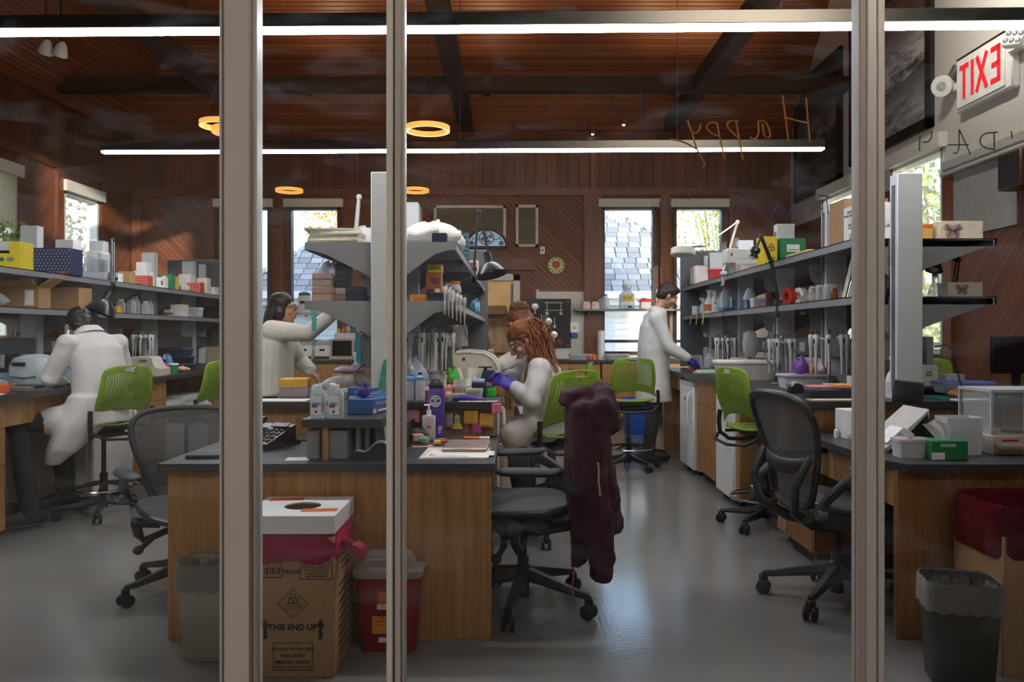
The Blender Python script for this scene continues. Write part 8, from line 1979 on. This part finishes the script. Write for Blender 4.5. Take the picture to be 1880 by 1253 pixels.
# ---- right wall: reflections of framed photographs and an exit sign, built as solids
def photo_mat(seed, hi):
    m, nt, out = _new('photo_%d' % seed); L = nt.links.new
    b_ = N(nt, 'ShaderNodeBsdfPrincipled'); b_.inputs['Roughness'].default_value = .25
    tc = N(nt, 'ShaderNodeTexCoord'); mp = N(nt, 'ShaderNodeMapping'); mp.inputs['Scale'].default_value = (1, 1.3, 5); mp.inputs['Rotation'].default_value = (.35, 0, 0); mp.inputs['Location'].default_value = (seed, seed, 0)
    nz = N(nt, 'ShaderNodeTexNoise'); nz.inputs['Scale'].default_value = 1.6; nz.inputs['Detail'].default_value = 10; nz.inputs['Roughness'].default_value = .72
    sx_ = N(nt, 'ShaderNodeSeparateXYZ'); L(tc.outputs['Object'], sx_.inputs[0]); L(tc.outputs['Object'], mp.inputs[0]); L(mp.outputs[0], nz.inputs[0])
    g_ = N(nt, 'ShaderNodeValToRGB'); e = g_.color_ramp.elements; e[0].position = 0; e[0].color = (.45*hi, .45*hi, .45*hi, 1); e[1].position = 1; e[1].color = (.02, .02, .02, 1)
    for p_, v_ in ((.25, .34), (.36, .08), (.45, .5), (.56, .62), (.7, .12)): k_ = e.new(p_); k_.color = (v_*hi,)*3+(1,)
    mr = N(nt, 'ShaderNodeMapRange'); mr.inputs[1].default_value = -.85; mr.inputs[2].default_value = .85; L(sx_.outputs[2], mr.inputs[0])
    a_ = N(nt, 'ShaderNodeMath', operation='MULTIPLY_ADD'); a_.inputs[1].default_value = .5; L(nz.outputs[0], a_.inputs[0])
    s_ = N(nt, 'ShaderNodeMath', operation='SUBTRACT'); s_.inputs[1].default_value = .25; L(mr.outputs[0], s_.inputs[0]); L(s_.outputs[0], a_.inputs[2]); L(a_.outputs[0], g_.inputs[0])
    mx_ = N(nt, 'ShaderNodeMixRGB', blend_type='MULTIPLY'); mx_.inputs[0].default_value = .9; L(g_.outputs[0], mx_.inputs[1])
    r2 = N(nt, 'ShaderNodeValToRGB'); r2.color_ramp.elements[0].position = .4; r2.color_ramp.elements[0].color = (.3, .3, .3, 1); r2.color_ramp.elements[1].position = .55; L(nz.outputs[0], r2.inputs[0]); L(r2.outputs[0], mx_.inputs[2])
    L(mx_.outputs[0], b_.inputs['Base Color']); L(b_.outputs[0], out.inputs[0]); return m
for i, (y0, y1, z0, z1, hi, lab) in enumerate(((7.86, 9.78, 3.33, 5.06, 1.0, 'reflected black-framed black and white shore photograph, the nearer built on the right wall'), (10.05, 11.72, 3.2, 4.92, .32, 'reflected dark framed photograph built on the right wall, beyond the nearer one'))):
    q = thing('reflected_photograph', lab, 'picture', (XR, (y0+y1)/2, (z0+z1)/2)); h, w = (z1-z0)/2, (y1-y0)/2
    MB().b2((-.05, -w, -h), (0, -w+.11, h)).b2((-.05, w-.11, -h), (0, w, h)).b2((-.05, -w, -h), (0, w, -h+.11)).b2((-.05, -w, h-.11), (0, w, h)).o('picture_frame', mat('151416', .35), q, False)
    MB().b2((-.03, -w+.1, -h+.1), (-.02, w-.1, h-.1)).o('photograph', photo_mat(i*3+1, hi), q, False)
    if i == 0:
        pp = MB()
        for k in range(7): 
            y = .38+.045*k+U_(-.01, .01); z = -.12+.03*sin(k*2.1)
            pp.tube([(-.0315, y, z-.14), (-.032, y+.004, z), (-.0315, y, z+.05)], [.012, .016, .012], 6, flat=.3); pp.ell((-.032, y, z+.075), (.004, .013, .016), 8, 6)
        pp.o('printed_figures', mat('2a2a2b', .5), q)
EXW = mat('e6e4de', .45, 0, .02)
q = thing('reflected_exit_sign', 'reflected white emergency sign with red mirrored EXIT letters and two lamp heads, built solid', 'exit sign', (XR, 6.95, 3.56))  # sign mirrored in the glass, built here as a solid object
MB().b2((-.075, -.42, -.25), (-.001, .40, .25), .012).o('housing', EXW, q); MB().b2((-.088, -.34, -.22), (-.074, .37, .22), .004).o('face_panel', mat('efece6', .4), q)
MB().b2((-.09, -.34, .222), (-.07, .37, .236)).o('top_shadow_gap', BLK, q)
REDL = mat('d8202a', .45, emit=.25)
lt_ = MB()
def bar(y0, z0, y1, z1, t_=.042):
    d_ = V((0, y1-y0, z1-z0)); L_ = d_.length; a_ = math.atan2(z1-z0, y1-y0)
    lt_.box((-.0905, (y0+y1)/2, (z0+z1)/2), (.005, L_, t_), rot=Euler((a_, 0, 0)).to_matrix())
H_ = .155
# mirrored word, E nearest the viewer
bar(-.27, -H_, -.27, H_); bar(-.29, H_-.02, -.16, H_-.02); bar(-.27, 0, -.17, 0); bar(-.29, -H_+.02, -.16, -H_+.02)
bar(-.10, -H_, .05, H_); bar(-.10, H_, .05, -H_); bar(.115, -H_, .115, H_); bar(.245, -H_, .245, H_-.02); bar(.175, H_-.02, .315, H_-.02)
lt_.o('exit_letters', REDL, q)
hd = MB().lathe([(.05, .07), (.085, .04), (.1, -.05), (.095, -.06)], n=24, rot=Euler((.25, 1.25, .9)).to_matrix(), c=(-.10, .56, .06)).o('lamp_head', EXW, q)
MB().lathe([(.09, -.058), (.0, -.062)], n=24, rot=Euler((.25, 1.25, .9)).to_matrix(), c=(-.10, .56, .06)).o('lens', mat('9aa09c', .15), hd); MB().b2((-.06, .40, -.02), (-.02, .52, .05), .01).o('bracket', EXW, hd); MB().box((-.05, .50, .15), (.05, .1, .16), rot=Euler((.5, .3, 0)).to_matrix(), b=.01).o('dark_baffle', mat('5a544e', .5), hd)
hd = MB().box((-.14, -.60, .10), (.07, .17, .2), rot=Euler((.3, .3, .5)).to_matrix(), b=.012).o('lamp_head', EXW, q)
rt = Euler((.3, .3, .5)).to_matrix()
for a in range(3):
    for b_ in range(3): MB().lathe([(.024, 0), (.016, .008), (.006, .01)], n=12, rot=rt @ Euler((0, -pi/2, 0)).to_matrix(), c=V((-.14, -.60, .10))+rt @ V((-.036, -.052+.052*a, -.06+.06*b_))).o('led_lens', mat('b8bcbc', .12, .5), hd)
MB().b2((-.1, -.58, .02), (-.02, -.40, .1), .01).o('bracket', EXW, hd)
q = thing('wall_speaker', 'brown and black box on the right wall at the frame edge', 'speaker', (XR, 6.42, 2.62)); MB().b2((-.2, -.2, -.18), (-.02, .1, .12), .01).o('cabinet', mat('5a3626', .5), q); MB().b2((-.205, -.18, -.16), (-.199, .08, .1)).o('grille', BLK, q); MB().b2((-.03, -.05, -.05), (0, .0, .05)).o('bracket', BLK, q)
bake()
